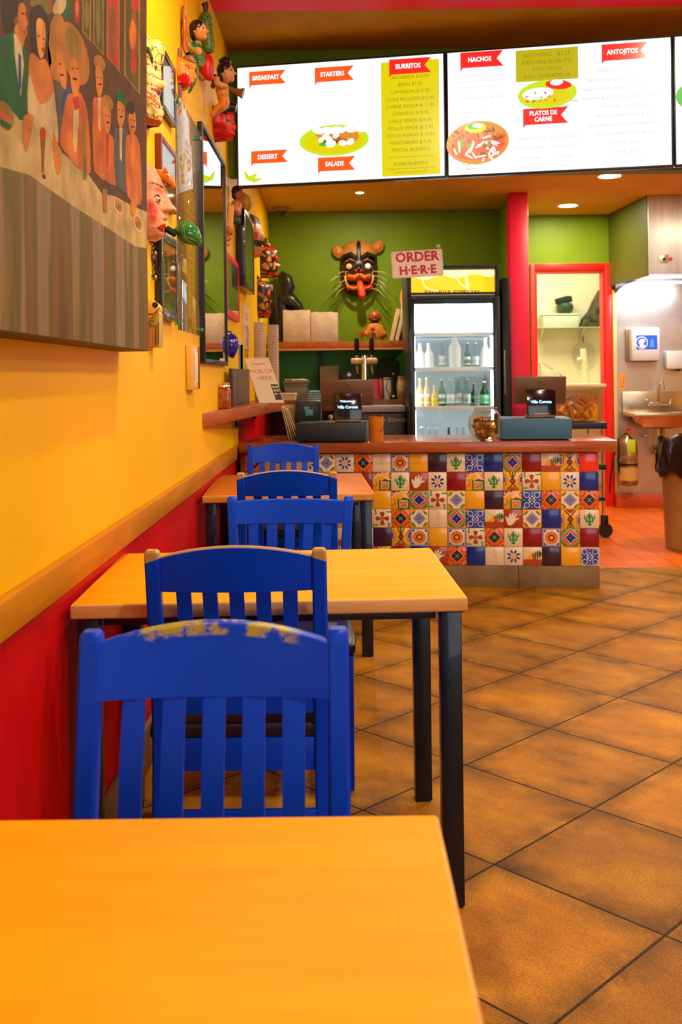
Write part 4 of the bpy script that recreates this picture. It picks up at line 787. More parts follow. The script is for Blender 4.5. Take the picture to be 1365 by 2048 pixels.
blackhair = paint('black_hair', (.012, .008, .008), .3); tanp = paint('tan_paint', (.72, .33, .10)); orangep = paint('orange_paint', (.82, .24, .012)); greenp = paint('green_paint', (.012, .16, .05)); yellowp = paint('yellow_paint', (.85, .55, .04)); creamp = paint('cream_paint', (.80, .55, .20)); redp = paint('red_paint', (.68, .01, .008), .3); purplep = paint('purple_paint', (.22, .05, .11), .4); olivep = paint('olive_paint', (.22, .24, .02)); brownp = paint('brown_paint', (.28, .10, .025)); rustp = paint('rust_paint', (.55, .13, .02))
def zx(x, y, Y): p = at(x, y, Y); return (p.z, p.x-WX)
def zpt(x, y, Y): return at(x, y, Y)
# --- pink face mask with the jaguar on its brow
Y0 = 3.47
m2 = thing('carved_mask', 'pink-faced woman mask with blue eyes, red lips and an orange jaguar on her forehead', 'mask', (WX+.001, Y0, at(300, 484, Y0).z), 0, 'carved masks on the left wall')
prof = [zx(x, y, Y0) for x, y in ((312, 484), (322, 478), (327, 470), (329, 464), (328, 456), (331, 450), (332, 446), (329, 442), (333, 440), (335, 436), (332, 430), (331, 428), (330, 425), (343, 423), (347, 419), (343, 408), (338, 396), (335, 388), (333, 378), (330, 372), (325, 362), (319, 352), (312, 340), (306, 334))]
basep = [zx(x, y, Y0) for x, y in ((306, 484), (320, 470), (322, 450), (326, 430), (327, 410), (318, 402), (315, 390), (322, 378), (320, 366), (312, 345), (303, 334))]
hw = [(zx(0, y, Y0)[0], w_) for y, w_ in ((485, .03), (478, .055), (462, .075), (440, .09), (410, .105), (380, .108), (355, .10), (340, .07), (334, .03))]
def pf2(z, s):
    a = abs(s)
    if abs(z-.158-.02*(1-a/.5)) < .055*(1-(a/.52)**2) and a < .5: return 4 if abs(z-.155) < .010 else 2
    if abs(z-.70-.02*math.sin(a*PI)) < .013*(1.1-a) and .12 < a < .92: return 3
    r_ = ((z-.36)/.15)**2+((a-.72)/.27)**2
    if r_ < .45: return 1
    if r_ < 1: return 5
    if abs(z-.625) < .035 and .14 < a < .55: return 5
    return 0
basep = [(zx(0, y, Y0)[0], (x-295)*Y0/FPX) for x, y in ((303, 485), (318, 472), (322, 455), (323, 440), (322, 425), (320, 408), (319, 395), (322, 380), (321, 366), (314, 348), (303, 334))]
sf = relief('face', prof, basep, hw, Y0, [pink, paint('rouge_paint_deep', (.80, .13, .10)), lipred, browp, paint('mouth_line', (.25, .01, .01)), paint('rouge_soft', (.80, .24, .15))], pf2, m2, nosew=.2, nz=120, nt=64)
for s in (-1, 1):
    c_ = sf(405, s*.060); out = Vector((.55, s*.8, 0)).normalized()
    MB().ell(c_-out*.004, (.013, .017, .010), rot=(0, 0, -s*.5)).build('eye', eyew, m2, world=True)
    e_ = c_+Vector((.0045, s*.0035, -.001)); MB().ell(e_, (.0055, .0075, .0082), 0, rot=(0, 0, -s*.5)).ell(e_+out*.0035, (.0030, .0035, .0038), 1).build('iris', [irisb, pupil], m2, world=True)
    MB().tube([sf(402, s*.082)+out*.001, sf(398, s*.070)+out*.003, sf(396.5, s*.058)+out*.003, sf(398, s*.044)+out*.003, sf(403, s*.036)+out*.003], .0022, 6).build('eyelid', browp, m2, world=True)
    MB().tube([sf(410, s*.078)+out*.0005, sf(413, s*.062)+out*.001, sf(411, s*.046)+out*.001], .0018, 6).build('lower_lid', orangep, m2, world=True)
sp = 1/FPX
def side_tube(pts, rad, Y, Ys=None, mb=None, seg=12, m=0):         # tube whose axis runs through picture points at distance Y
    v = [Vector((at(x, y, Y).x, Y+(Ys[i] if Ys else 0), at(x, y, Y).z)) for i, (x, y) in enumerate(pts)]
    return (mb or MB()).tube(v, rad, seg, m)
j = side_tube([(296, 338), (301, 346), (309, 350), (318, 349), (324, 349), (332, 354), (340, 362), (347, 372), (349, 376)], [.014, .021, .022, .018, .017, .020, .019, .010, .004], Y0)
j.build('jaguar_body', orangep, m2, world=True)
for s in (-1, 1):
    p = at(331, 341, Y0); MB().prism([(p.x-.010, Y0+s*.010, p.z-.014), (p.x+.012, Y0+s*.010, p.z-.012), (p.x+.001, Y0+s*.014, p.z+.012)], (0, s*.007, 0), .001).build('jaguar_ear', orangep, m2, world=True)
    p = at(337, 354, Y0); MB().ell((p.x, Y0+s*-.0165, p.z), (.0075, .0025, .0055), 0).ell((p.x+.0015, Y0+s*-.0185, p.z), (.003, .0012, .0032), 1).build('jaguar_eye', [eyew, irisb], m2, world=True)
side_tube([(296, 341), (303, 350), (312, 355), (319, 359)], [.008, .012, .012, .004], Y0, [-.014]*4).build('jaguar_saddle', olivep, m2, world=True)
mb = MB()
for k in range(4): side_tube([(313+2.5*k, 340+k), (311+2.5*k, 347+k), (313+2.5*k, 354+k)], .0012, Y0, [-.020, -.0235, -.020], mb, 5)
side_tube([(296, 335), (301, 333), (307, 337), (311, 343)], .0014, Y0, [-.015, -.018, -.0205, -.021], mb, 5); side_tube([(333, 362), (339, 371), (343, 374)], .0026, Y0, [-.014, -.012, -.009], mb, 5)
mb.build('jaguar_markings', browp, m2, world=True)
# --- yellow dragon mask
Y1 = 3.42
m1 = thing('carved_mask', 'pale yellow dragon-faced mask with cracked scales and open jaws', 'mask', (WX+.001, Y1, at(300, 255, Y1).z), 0, 'carved masks on the left wall')
prof = [zx(x, y, Y1) for x, y in ((318, 253), (323, 246), (326, 230), (325, 216), (320, 204), (318, 196), (313, 188), (321, 184), (330, 172), (331, 166), (328, 162), (320, 160), (322, 152), (322, 142), (321, 132), (325, 124), (329, 110), (330, 98), (324, 86), (315, 79), (305, 75))]
basep = None
hw = [(zx(0, y, Y1)[0], w_) for y, w_ in ((254, .05), (240, .075), (200, .085), (160, .10), (120, .105), (95, .09), (80, .05), (75, .02))]
def pf1(z, s):
    if abs(z-.235-.1*abs(s)) < .012: return 2
    if .345 < z < .395 and abs(s) < .6 and z < .395-.03*abs(s): return 3
    if z < .06: return 2
    return 1 if (z > .62) else 0
crack = bpy.data.materials.new('cracked_scales'); crack.use_nodes = True
def _crack(m, sc, c1, c2, w_):
    nt = m.node_tree; N = nt.nodes; L = nt.links; b = N['Principled BSDF']; tc = N.new('ShaderNodeTexCoord'); v = N.new('ShaderNodeTexVoronoi'); v.feature = 'DISTANCE_TO_EDGE'; v.inputs['Scale'].default_value = sc
    L.new(tc.outputs['Object'], v.inputs['Vector']); r = N.new('ShaderNodeMapRange'); r.inputs[1].default_value = w_; r.inputs[2].default_value = w_*1.6; L.new(v.outputs['Distance'], r.inputs[0])
    x = N.new('ShaderNodeMix'); x.data_type = 'RGBA'; L.new(r.outputs[0], x.inputs[0]); x.inputs[6].default_value = c1; x.inputs[7].default_value = c2; L.new(x.outputs[2], b.inputs['Base Color']); b.inputs['Roughness'].default_value = .4
_crack(crack, 33, (.12, .05, .01, 1), (.82, .58, .10, 1), .035)
wav = bpy.data.materials.new('wavy_lines'); wav.use_nodes = True
def _wav(m, sc, c1, c2, dist):
    nt = m.node_tree; N = nt.nodes; L = nt.links; b = N['Principled BSDF']; tc = N.new('ShaderNodeTexCoord'); v = N.new('ShaderNodeTexWave'); v.bands_direction = 'Z'; v.inputs['Scale'].default_value = sc; v.inputs['Distortion'].default_value = dist; v.inputs['Detail'].default_value = 1.5; v.inputs['Detail Scale'].default_value = 9
    L.new(tc.outputs['Object'], v.inputs['Vector']); r = N.new('ShaderNodeMapRange'); r.inputs[1].default_value = .02; r.inputs[2].default_value = .09; L.new(v.outputs['Fac'], r.inputs[0])
    x = N.new('ShaderNodeMix'); x.data_type = 'RGBA'; L.new(r.outputs[0], x.inputs[0]); x.inputs[6].default_value = c1; x.inputs[7].default_value = c2; L.new(x.outputs[2], b.inputs['Base Color']); b.inputs['Roughness'].default_value = .4
_wav(wav, 10, (.16, .07, .01, 1), (.82, .60, .20, 1), 3.)
relief('face', prof, basep, hw, Y1, [wav, crack, rustp, lipred], pf1, m1, nosew=.3)
for s in (-1, 1):
    side_tube([(293, 108), (300, 117), (306, 132), (308, 146)], [.012, .019, .016, .007], Y1, [s*.075, s*.082, s*.07, s*.055]).build('eye_socket', mat('dark_green_paint', (.03, .06, .012), .3), m1, world=True)
    p = at(297, 116, Y1); MB().ell((p.x, Y1+s*.102, p.z), (.0035, .002, .0035), 0).build('eye', yellowp, m1, world=True)
    side_tube([(312, 132), (315, 142), (313, 152)], [.004, .009, .005], Y1, [s*.045]*3).build('nostril', redp, m1, world=True)
    mb = MB()
    for k in range(3): side_tube([(306+2*k, 124+2.5*k), (305+2*k, 129+2.5*k), (307+2*k, 134+2.5*k)], .0012, Y1, [s*.092]*3, mb, 5)
    mb.build('brow_stripes', yellowp, m1, world=True)
    mb = MB(); side_tube([(298, 200), (312, 210), (324, 217)], .003, Y1, [s*.082, s*.074, s*.03], mb, 6)
    for x in (303, 312, 319): side_tube([(x, 193+(x-303)*.9), (x-1, 203+(x-303)*.9)], [.002, .004], Y1, [s*.08, s*.076], mb, 5)
    mb.build('mouth_line', mat('salmon_paint', (.75, .2, .08), .4), m1, world=True)
# --- small horned red-cheek mask with a cross on its back
Y2 = 4.15
m3 = thing('carved_mask', 'small orange-red face mask with a purple tail above and below it', 'mask', (WX+.001, Y2, at(355, 180, Y2).z), 0, 'carved masks on the left wall')
prof = [zx(x, y, Y2) for x, y in ((372, 181), (378, 178), (380, 174), (384, 171), (385, 168), (386, 165), (389, 163), (388, 160), (392, 156), (393, 152), (391, 146), (389, 140), (392, 134), (390, 127), (384, 122), (372, 119))]
basep = None
hw = [(zx(0, y, Y2)[0], w_) for y, w_ in ((181, .02), (176, .05), (160, .066), (140, .066), (126, .05), (119, .02))]
def pf3(z, s):
    if ((z-.24)/.20)**2+((abs(s)-.62)/.36)**2 < 1: return 1
    if .13 < z < .25 and abs(s) < .22: return 2
    if .64 < z < .72 and .12 < abs(s) < .6: return 1
    return 0
relief('face', prof, basep, hw, Y2, [orangep, redp, lipred], pf3, m3, nt=22, nz=40)
side_tube([(356, 97), (357, 112), (358, 130), (356, 150), (357, 165), (360, 185), (360, 194)], [.006, .013, .018, .014, .013, .009, .007], Y2-.03).build('tail', purplep, m3, world=True)
side_tube([(366, 126), (374, 119), (383, 119), (390, 127)], [.014, .02, .018, .008], Y2, [0, 0, 0, 0]).build('hair', brownp, m3, world=True)
side_tube([(374, 116), (382, 116), (390, 124), (393, 132), (394, 150), (390, 165), (380, 182), (377, 187)], [.012, .014, .010, .006, .005, .005, .006, .003], Y2+.06).build('green_tail', greenp, m3, world=True)
p = at(381.5, 142, Y2); MB().ell((p.x-.004, Y2-.040, p.z), (.008, .006, .004)).build('eye', olivep, m3, world=True)

# ---------------------------------------------------------------- carved figures (each body one skinned surface)
def skin_body(name, pts, m, parent, Y, edges=None, dy=None, rz=1.):
    """pts: [(px, py, radius in px)] at distance Y; one continuous surface"""
    V = []
    for i, (x, y, r) in enumerate(pts):
        p = at(x, y, Y); V.append(Vector((p.x, Y+(dy[i] if dy else 0), p.z))-parent.location)
    me = bpy.data.meshes.new(name); E = edges or [(i, i+1) for i in range(len(V)-1)]
    me.from_pydata([tuple(v) for v in V], E, []); me.materials.append(m)
    o = bpy.data.objects.new(name, me); COL.objects.link(o); o.parent = parent
    k = o.modifiers.new('skin', 'SKIN'); k.use_smooth_shade = True; me.skin_vertices.new() if not me.skin_vertices else None
    for i, sv in enumerate(me.skin_vertices[0].data): r = pts[i][2]*Y*sp*1.3; sv.radius = (r, r*rz); sv.use_root = (i == 0)
    s_ = o.modifiers.new('sub', 'SUBSURF'); s_.levels = 2; s_.render_levels = 2
    return o
def head(parent, x, y, r, Y, skinm, hairm, facing=1, hairstyle=1):
    """carved head with face, hair cap; facing +x"""
    p = at(x, y, Y); s = r*Y*sp*1.22; h = MB()
    h.ell(p, (s*.86, s*.8, s*1.08)); h.tube([(p.x+s*.62*facing, Y, p.z+s*.28), (p.x+s*1.0*facing, Y, p.z-s*.10), (p.x+s*.72*facing, Y, p.z-s*.22)], [s*.10, s*.17, s*.12], 8)
    h.ell((p.x+s*.45*facing, Y, p.z-s*.62), (s*.42, s*.42, s*.38))
    h.build('head', skinm, parent, world=True)
    MB().tube([(p.x+s*.62*facing, Y-s*.22, p.z-s*.50), (p.x+s*.84*facing, Y, p.z-s*.46), (p.x+s*.62*facing, Y+s*.22, p.z-s*.50)], s*.09, 6).build('lips', lipred, parent, world=True)
    for q_ in (-1, 1):
        MB().ell((p.x+s*.50*facing, Y+q_*s*.52, p.z+s*.12), (s*.22, s*.16, s*.13), 0).ell((p.x+s*.58*facing, Y+q_*s*.62, p.z+s*.12), (s*.09, s*.08, s*.09), 1).build('eye', [eyew, pupil], parent, world=True)
        MB().ell((p.x-s*.02, Y+q_*s*.78, p.z-s*.05), (s*.16, s*.1, s*.24)).build('ear', skinm, parent, world=True)
    hb = MB().ell((p.x-s*.20*facing, Y, p.z+s*.34), (s*.88, s*.90, s*.88))
    if hairstyle: hb.ell((p.x-s*.55*facing, Y, p.z-s*.25), (s*.48, s*.72, s*.85))
    hb.build('hair', hairm, parent, world=True)
# figure in green riding above the small mask
Yg = 4.35
g1 = thing('carved_figure', 'carved dark-haired figure in a green outfit leaning from the wall, hands clasped', 'figurine', (WX+.001, Yg, at(380, 130, Yg).z), 0, 'carved figures on the left wall')
head(g1, 398, 62, 15, Yg, paint('skin_orange', (.80, .30, .06)), blackhair)
skin_body('torso', [(396, 84, 7), (390, 94, 14), (392, 110, 14), (398, 122, 12), (400, 134, 9)], greenp, g1, Yg)
skin_body('arms', [(380, 84, 6), (378, 98, 7), (384, 105, 6), (396, 108, 6.5), (402, 104, 6), (398, 112, 6)], mat('gold_green', (.30, .22, .02), .3), g1, Yg, dy=[-.04, -.045, -.04, -.02, -.01, .0])
p = at(398, 107, Yg); MB().ell((p.x, Yg-.03, p.z), (.018, .012, .018)).build('hands', paint('skin_orange', (0, 0, 0)), g1, world=True)
mb = MB()
for k, (x, y) in enumerate(((398, 88), (399, 91), (403, 128), (404, 132), (403, 135))): side_tube([(x-4, y), (x, y-1), (x+5, y+1)], .0014, Yg, [-.030]*3, mb, 5)
mb.build('trim_lines', creamp, g1, world=True)
side_tube([(372, 108), (380, 118), (388, 122)], [.012, .018, .014], Yg).build('saddle', blackhair, g1, world=True)
# tall antler sticks
g2 = thing('carved_snake', 'thin upright orange and red carved snake close to the wall at the top', 'carving', (WX+.001, 4.2, at(370, 110, 4.2).z))
side_tube([(369, 0), (371, 20), (369, 45), (371, 70), (370, 92), (373, 105)], [.004, .007, .009, .010, .010, .008], 4.2).build('body', orangep, g2, world=True)
side_tube([(366, 12), (364, 30), (363, 60), (365, 90), (370, 106)], .003, 4.19).build('outline', browp, g2, world=True)
side_tube([(372, 30), (373, 55), (372, 78), (374, 100)], .0035, 4.16).build('red_stripe', redp, g2, world=True)
# crocodile / feathered creature
g3 = thing('carved_creature', 'green scaly carved creature hanging head down with a red face and black tail tip', 'carving', (WX+.001, 4.75, at(420, 166, 4.75).z))
scales = bpy.data.materials.new('green_scales'); scales.use_nodes = True; _crack(scales, 30, (.02, .05, .01, 1), (.10, .22, .03, 1), .03)
skin_body('body', [(411, 22, 7), (411, 34, 10.5), (412, 52, 11), (413, 68, 11), (416, 84, 11), (418, 98, 10), (418, 108, 7)], scales, g3, 4.75)
side_tube([(411, 24), (412, 14), (409, 7)], [.010, .013, .016], 4.75).build('tail_tip', blackhair, g3, world=True)
mb = MB()
for k in range(8):
    p = at(424+.5*k*.9, 32+k*10, 4.75); mb.tube([(p.x-.01, 4.75, p.z), (p.x+.012, 4.75, p.z+.003)], [.006, .001], 6)
mb.build('spines', mat('pale_green', (.3, .42, .2), .4), g3, world=True)
skin_body('head', [(413, 106, 7), (414, 122, 12), (412, 138, 13), (418, 152, 9), (423, 162, 5)], redp, g3, 4.75)
side_tube([(398, 152), (404, 160), (412, 158)], [.006, .008, .004], 4.72).build('claw', brownp, g3, world=True)
# trumpet mermaid
Ym = 4.92
g4 = thing('carved_figure', 'carved dark-haired figure in green shorts blowing a brown horn before the left menu screen', 'figurine', (WX+.001, Ym, at(450, 238, Ym).z), 0, 'carved figures on the left wall')
head(g4, 453, 146, 15, Ym, tanp, blackhair)
side_tube([(440, 128), (452, 123), (462, 124)], [.02, .028, .012], Ym).build('forelock', blackhair, g4, world=True)
skin_body('body', [(446, 164, 8), (444, 176, 13), (446, 188, 10), (447, 200, 10), (452, 208, 8), (444, 216, 7), (432, 222, 6), (424, 232, 4)], tanp, g4, Ym)
skin_body('leg', [(446, 190, 8), (452, 204, 9), (448, 216, 7), (436, 218, 6), (428, 230, 4), (424, 238, 4)], orangep, g4, Ym, dy=[-.03]*6)
skin_body('shorts', [(438, 181, 10), (446, 184, 11), (454, 188, 9)], greenp, g4, Ym, rz=1.25)
skin_body('arm', [(436, 158, 5), (436, 172, 6), (450, 178, 5), (458, 174, 4)], tanp, g4, Ym, dy=[-.04, -.05, -.045, -.03])
side_tube([(457, 176), (470, 182), (480, 185), (487, 187)], [.008, .014, .020, .028], Ym).build('horn', brownp, g4, world=True)
side_tube([(428, 150), (430, 168), (424, 176)], [.012, .018, .01], Ym+.05).build('back_cloth', browp, g4, world=True)
# red face mask with black hair
Y4 = 5.3
m4 = thing('carved_mask', 'round bright red face mask with black hair at the edge of the left menu screen', 'mask', (WX+.001, Y4, at(450, 283, Y4).z), 0, 'carved masks on the left wall')
prof = [zx(x, y, Y4) for x, y in ((452, 283), (462, 281), (466, 276), (467, 272), (470, 268), (468, 263), (472, 258), (472, 252), (469, 246), (468, 238), (468, 230), (462, 222), (448, 216))]
basep = None
hw = [(zx(0, y, Y4)[0], w_) for y, w_ in ((283, .03), (276, .07), (255, .09), (232, .085), (216, .04))]
relief('face', prof, basep, hw, Y4, [redp, lipred, blackhair], lambda z, s: 2 if z > .72-.0*s and abs(s) > .25 else (1 if .13 < z < .22 and abs(s) < .2 else 0), m4, nt=20, nz=36)
side_tube([(440, 240), (440, 225), (450, 217), (462, 214), (473, 216)], [.02, .05, .045, .03, .022], Y4).build('hair', blackhair, m4, world=True)
p = at(459, 246, Y4); MB().ell((p.x+.005, Y4-.055, p.z), (.014, .009, .006)).build('eye', olivep, m4, world=True)
# figures past the mirror
Yn = 6.0
g5 = thing('carved_figure', 'carved long-haired woman figure in a white blouse and dark skirt just below the menu screen', 'figurine', (WX+.001, Yn, at(470, 455, Yn).z), 0, 'carved figures on the left wall')
head(g5, 476, 386, 10, Yn, paint('skin_rose', (.62, .2, .1)), blackhair)
skin_body('torso', [(476, 398, 6), (472, 410, 10), (472, 424, 9), (474, 434, 8)], orangep, g5, Yn)
skin_body('blouse', [(468, 416, 4), (474, 422, 7), (482, 420, 6)], paint('rose_white', (.7, .35, .25)), g5, Yn, dy=[-.05]*3)
skin_body('skirt', [(472, 432, 8), (473, 442, 8), (474, 452, 7)], paint('dark_teal', (.01, .06, .04)), g5, Yn, dy=[-.03]*3)
m5 = thing('carved_mask', 'small pale yellow carved face beside the long-haired woman figure, under the menu screen', 'mask', (WX+.001, 6.6, at(490, 425, 6.6).z), 0, 'carved masks on the left wall')
prof = [zx(x, y, 6.6) for x, y in ((492, 424), (500, 421), (502, 414), (505, 409), (501, 402), (500, 394), (494, 388), (486, 386))]
relief('face', prof, None, [(zx(0, y, 6.6)[0], w_) for y, w_ in ((424, .03), (410, .07), (395, .06), (386, .03))], 6.6, [yellowp], lambda z, s: 0, m5, nt=16, nz=24)
g6 = thing('carved_figure', 'small pale jointed figure with a red ribbon hanging above the bright red frame', 'figurine', (WX+.001, 5.85, at(460, 500, 5.85).z), 0, 'carved figures on the left wall')
skin_body('body', [(463, 408, 5), (461, 425, 6), (460, 445, 6), (458, 462, 7), (459, 480, 5), (457, 492, 4)], mat('straw_figure', (.75, .38, .08), .5), g6, 5.85)
skin_body('ribbon', [(455, 455, 4), (462, 466, 5), (468, 470, 4)], rustp, g6, 5.85, dy=[-.05]*3)
mb = MB(); mb.tube([Vector(at(456, 474, 5.85))+Vector((0, -.06, 0))+Vector((.03*math.cos(a), 0, .03*math.sin(a))) for a in [k*PI/6 for k in range(12)]], .003, 6); mb.build('ring', blackhair, g6, world=True)
# bearded mask
Y6 = 7.4
m6 = thing('carved_mask', 'orange-cheeked mask with grey hair and a black beard, right of the tall dark frame', 'mask', (WX+.001, Y6, at(512, 517, Y6).z), 0, 'carved masks on the left wall')
prof = [zx(x, y, Y6) for x, y in ((508, 517), (519, 514), (523, 508), (524, 500), (522, 496), (524, 490), (530, 484), (530, 480), (526, 470), (524, 462), (522, 450), (520, 440), (512, 432), (500, 428))]
basep = None
def pf6(z, s): return 1 if z > .74 else (2 if .24 < z < .40 and abs(s) < .8 else (3 if .42 < z < .56 and abs(s) > .35 else 0))
relief('face', prof, basep, [(zx(0, y, Y6)[0], w_) for y, w_ in ((517, .04), (500, .10), (470, .12), (445, .10), (428, .04))], Y6, [paint('skin_orange', (0, 0, 0)), mat('grey_hair_paint', (.14, .13, .06), .6), blackhair, redp], pf6, m6, nt=18, nz=36)
# jaguar masks near the corner
jag = bpy.data.materials.new('jaguar_spots'); jag.use_nodes = True; _crack(jag, 16, (.02, .008, .003, 1), (.50, .17, .02, 1), .11)
for k, (Yk, pts, lb) in enumerate(((8.3, ((548, 556), (556, 552), (553, 545), (556, 540), (558, 537), (562, 532), (556, 526), (552, 518), (554, 510), (553, 500), (548, 495), (536, 494)), 'dark spotted jaguar mask with a red crown, upper one of the corner pair'), (8.0, ((536, 636), (541, 632), (545, 622), (540, 612), (543, 602), (541, 594), (546, 582), (546, 572), (540, 566), (532, 562)), 'spotted jaguar mask with bared red teeth, lower one of the corner pair'))):
    mj = thing('carved_mask', lb, 'mask', (WX+.001, Yk, at(530, pts[0][1], Yk).z), 0, 'carved masks on the left wall')
    prof = [zx(x, y, Yk) for x, y in pts]
    relief('face', prof, None, [(prof[0][0], .05), (prof[0][0]+.06, .12), (prof[-1][0]-.05, .12), (prof[-1][0], .04)], Yk, [jag, redp, brownp], lambda z, s, k=k: (1 if (z > .86 and abs(s) < .5 and k == 0) or (.08 < z < .16 and abs(s) < .5) else 0), mj, nt=20, nz=40)
    for s in (-1, 1):
        p = at(pts[3][0]-4, (pts[0][1]+pts[-1][1])/2-8, Yk); MB().ell((p.x, Yk+s*.05, p.z), (.02, .022, .02)).build('eye', redp, mj, world=True)
        MB().ell((p.x-.08, Yk+s*.10, p.z+.12), (.03, .02, .035)).build('ear', jag, mj, world=True)

# ---------------------------------------------------------------- green glass ball, chain, wooden plaque
Yb = 3.62
gb = thing('glass_ornament', 'glossy dark green glass gourd with a neck, sticking out beside the pink mask lips', 'ornament', at(376, 470, Yb))
ggreen = mat('green_glass', (.005, .22, .05), .06, col2=(.01, .12, .02), scale=25, coat=1., contrast=(.4, .7), spec=.8)
axis = [(333, 456), (352, 468), (358, 470), (364, 467), (372, 467), (381, 472), (390, 480), (396, 490), (397, 494)]
side_tube([(333, 457), (352, 469)], [.0125, .0125], Yb).build('neck', mat('bottle_green', (.01, .035, .018), .08, coat=1.), gb, world=True)
side_tube([(349, 462), (353, 461), (359, 461), (367, 463), (376, 467), (385, 473), (392, 481), (397, 489), (398, 493)], [.006, .016, .030, .0385, .041, .036, .026, .014, .004], Yb, seg=28).build('body', ggreen, gb, world=True)
MB().cyl((WX+.001, Yb+.03, at(333, 452, Yb).z), (at(335, 456, Yb).x, Yb+.01, at(335, 456, Yb).z), .006).build('wall_peg', darkwood, gb, world=True)
ch = thing('chain_charm', 'dark metal chain with small charms hanging under the pink mask', 'chain', at(306, 482, 3.5))
mb = MB(); rnd = random.Random(3)
for k in range(13):
    p = at(309-(k % 3)*1.2, 484+k*6.0, 3.5); R_ = .0055 if k < 4 or k > 7 else .0085
    ax = k % 2
    mb.tube([p+Vector((R_*math.cos(a)*(1-ax)*.8, R_*math.cos(a)*ax*.8, R_*1.5*math.sin(a))) for a in [q_*PI/5 for q_ in range(11)]], .0017, 6)
mb.build('links', mat('dark_chain', (.06, .05, .04), .25, .9), ch, world=True)
mb = MB()
for (x, y, r) in ((304, 506, .007), (310, 508, .008), (307, 515, .007), (303, 549, .006), (311, 556, .007)): mb.ell(at(x, y, 3.49), (r, r, r*1.5))
mb.build('charms', mat('pewter', (.25, .2, .16), .25, .9), ch, world=True)
pk = thing('carved_plaque', 'yellow and brown carved wooden plaque with a round black eye, under the chain', 'carving', (WX+.001, 3.46, at(300, 695, 3.46).z))
def carve(pts, Y, th, m, parent, name, bev=.004, sm=2, yoff=0.):
    P = [at(x, y, Y) for x, y in pts]; P = smoothpoly(P, sm) if sm else P
    return MB().prism([(p.x, Y-th/2+yoff, p.z) for p in P], (0, th, 0), bev).build(name, m, parent, world=True)
carve([(294, 602), (302, 598), (312, 604), (320, 612), (321, 622), (314, 632), (300, 640), (294, 641)], 3.46, .09, yellowp, pk, 'skull', .006)
carve([(294, 640), (308, 636), (320, 624), (323, 628), (322, 694), (294, 696)], 3.46, .07, mat('olive_wood', (.42, .26, .03), .4), pk, 'side_board', .003, 0)
carve([(294, 655), (308, 655), (308, 695), (294, 696)], 3.45, .075, mat('amber_wood', (.45, .15, .02), .4), pk, 'panel', .002, 0)
p = at(309, 609, 3.40); MB().ell((p.x, 3.414, p.z), (.010, .006, .010)).build('eye_hole', plainblack, pk, world=True)
mb = MB(); side_tube([(296, 628), (306, 629), (315, 622), (320, 615)], .0016, 3.412, None, mb, 5); side_tube([(309, 642), (300, 641), (297, 646), (299, 651), (309, 652)], .0016, 3.41, None, mb, 5); side_tube([(312, 650), (312, 690)], .0014, 3.423, None, mb, 5); side_tube([(317, 645), (317, 690)], .0014, 3.423, None, mb, 5)
mb.build('carved_lines', browp, pk, world=True)
# blue ornament with blue frame
bo = thing('glass_ornament', 'shiny cobalt blue heart ornament hanging at the lower right of the mirror', 'ornament', at(462, 690, 5.78))
cob = mat('cobalt_glass', (.002, .006, .33), .06, coat=1.)
side_tube([(463, 668), (463, 674), (462, 684), (462, 696), (463, 706), (466, 713), (468, 716)], [.015, .036, .047, .047, .036, .016, .003], 5.78, seg=24).build('heart', cob, bo, world=True)
side_tube([(463, 669), (462, 664), (455, 663)], .006, 5.78).build('hook', cob, bo, world=True)

# ---------------------------------------------------------------- pickup shelf on the left and what stands on it
SZ = 1.092; shelfm = mat('red_wood_shelf', (.48, .12, .02), .35, col2=(.33, .065, .01), scale=3, stretch=(8, 1, 8), bump=.04)
a = onw(405, 830); fx0 = at(417, 838, a.y).x; e2 = at(566, 815, 6.95)
ps = thing('pickup_shelf', 'wedge-shaped brown wooden wall shelf running back from the yellow wall', 'shelf', (WX+.001, a.y, SZ-.062))
MB().prism([(WX+.001, a.y, SZ-.062), (fx0, a.y+.01, SZ-.062), (-.405, 6.95, SZ-.062), (-.405, 7.45, SZ-.062), (WX+.001, 7.45, SZ-.062)], (0, 0, .062), .003).build('board', shelfm, ps, world=True)
MB().b2((WX+.0125, 6.0, SZ-.13), (WX+.04, 6.03, SZ-.0625), .002).b2((WX+.0125, 7.2, SZ-.13), (WX+.04, 7.23, SZ-.0625), .002).build('bracket', darkwood, ps, world=True)
def stand(x, y, Y=None, z=SZ): p = at(x, y, Y); return Vector((p.x, p.y, z))
# jar with a metal lid
p = Vector((at(446, 820, 5.35).x+.004, 5.35, SZ+.0005))
j = thing('glass_jar', 'small square jar of orange powder with a ridged metal lid on the shelf', 'jar', p)
MB().box((0, 0, .056), (.074, .074, .112), .012, seg=3).build('contents', mat('paprika', (.42, .10, .012), .15, col2=(.22, .04, .006), scale=30, coat=1.), j)
MB().lathe([(.034, .112), (.037, .114), (.037, .122), (.035, .125), (.037, .128), (.037, .136), (.034, .139), (.001, .139)], 24).build('lid', chrome, j)
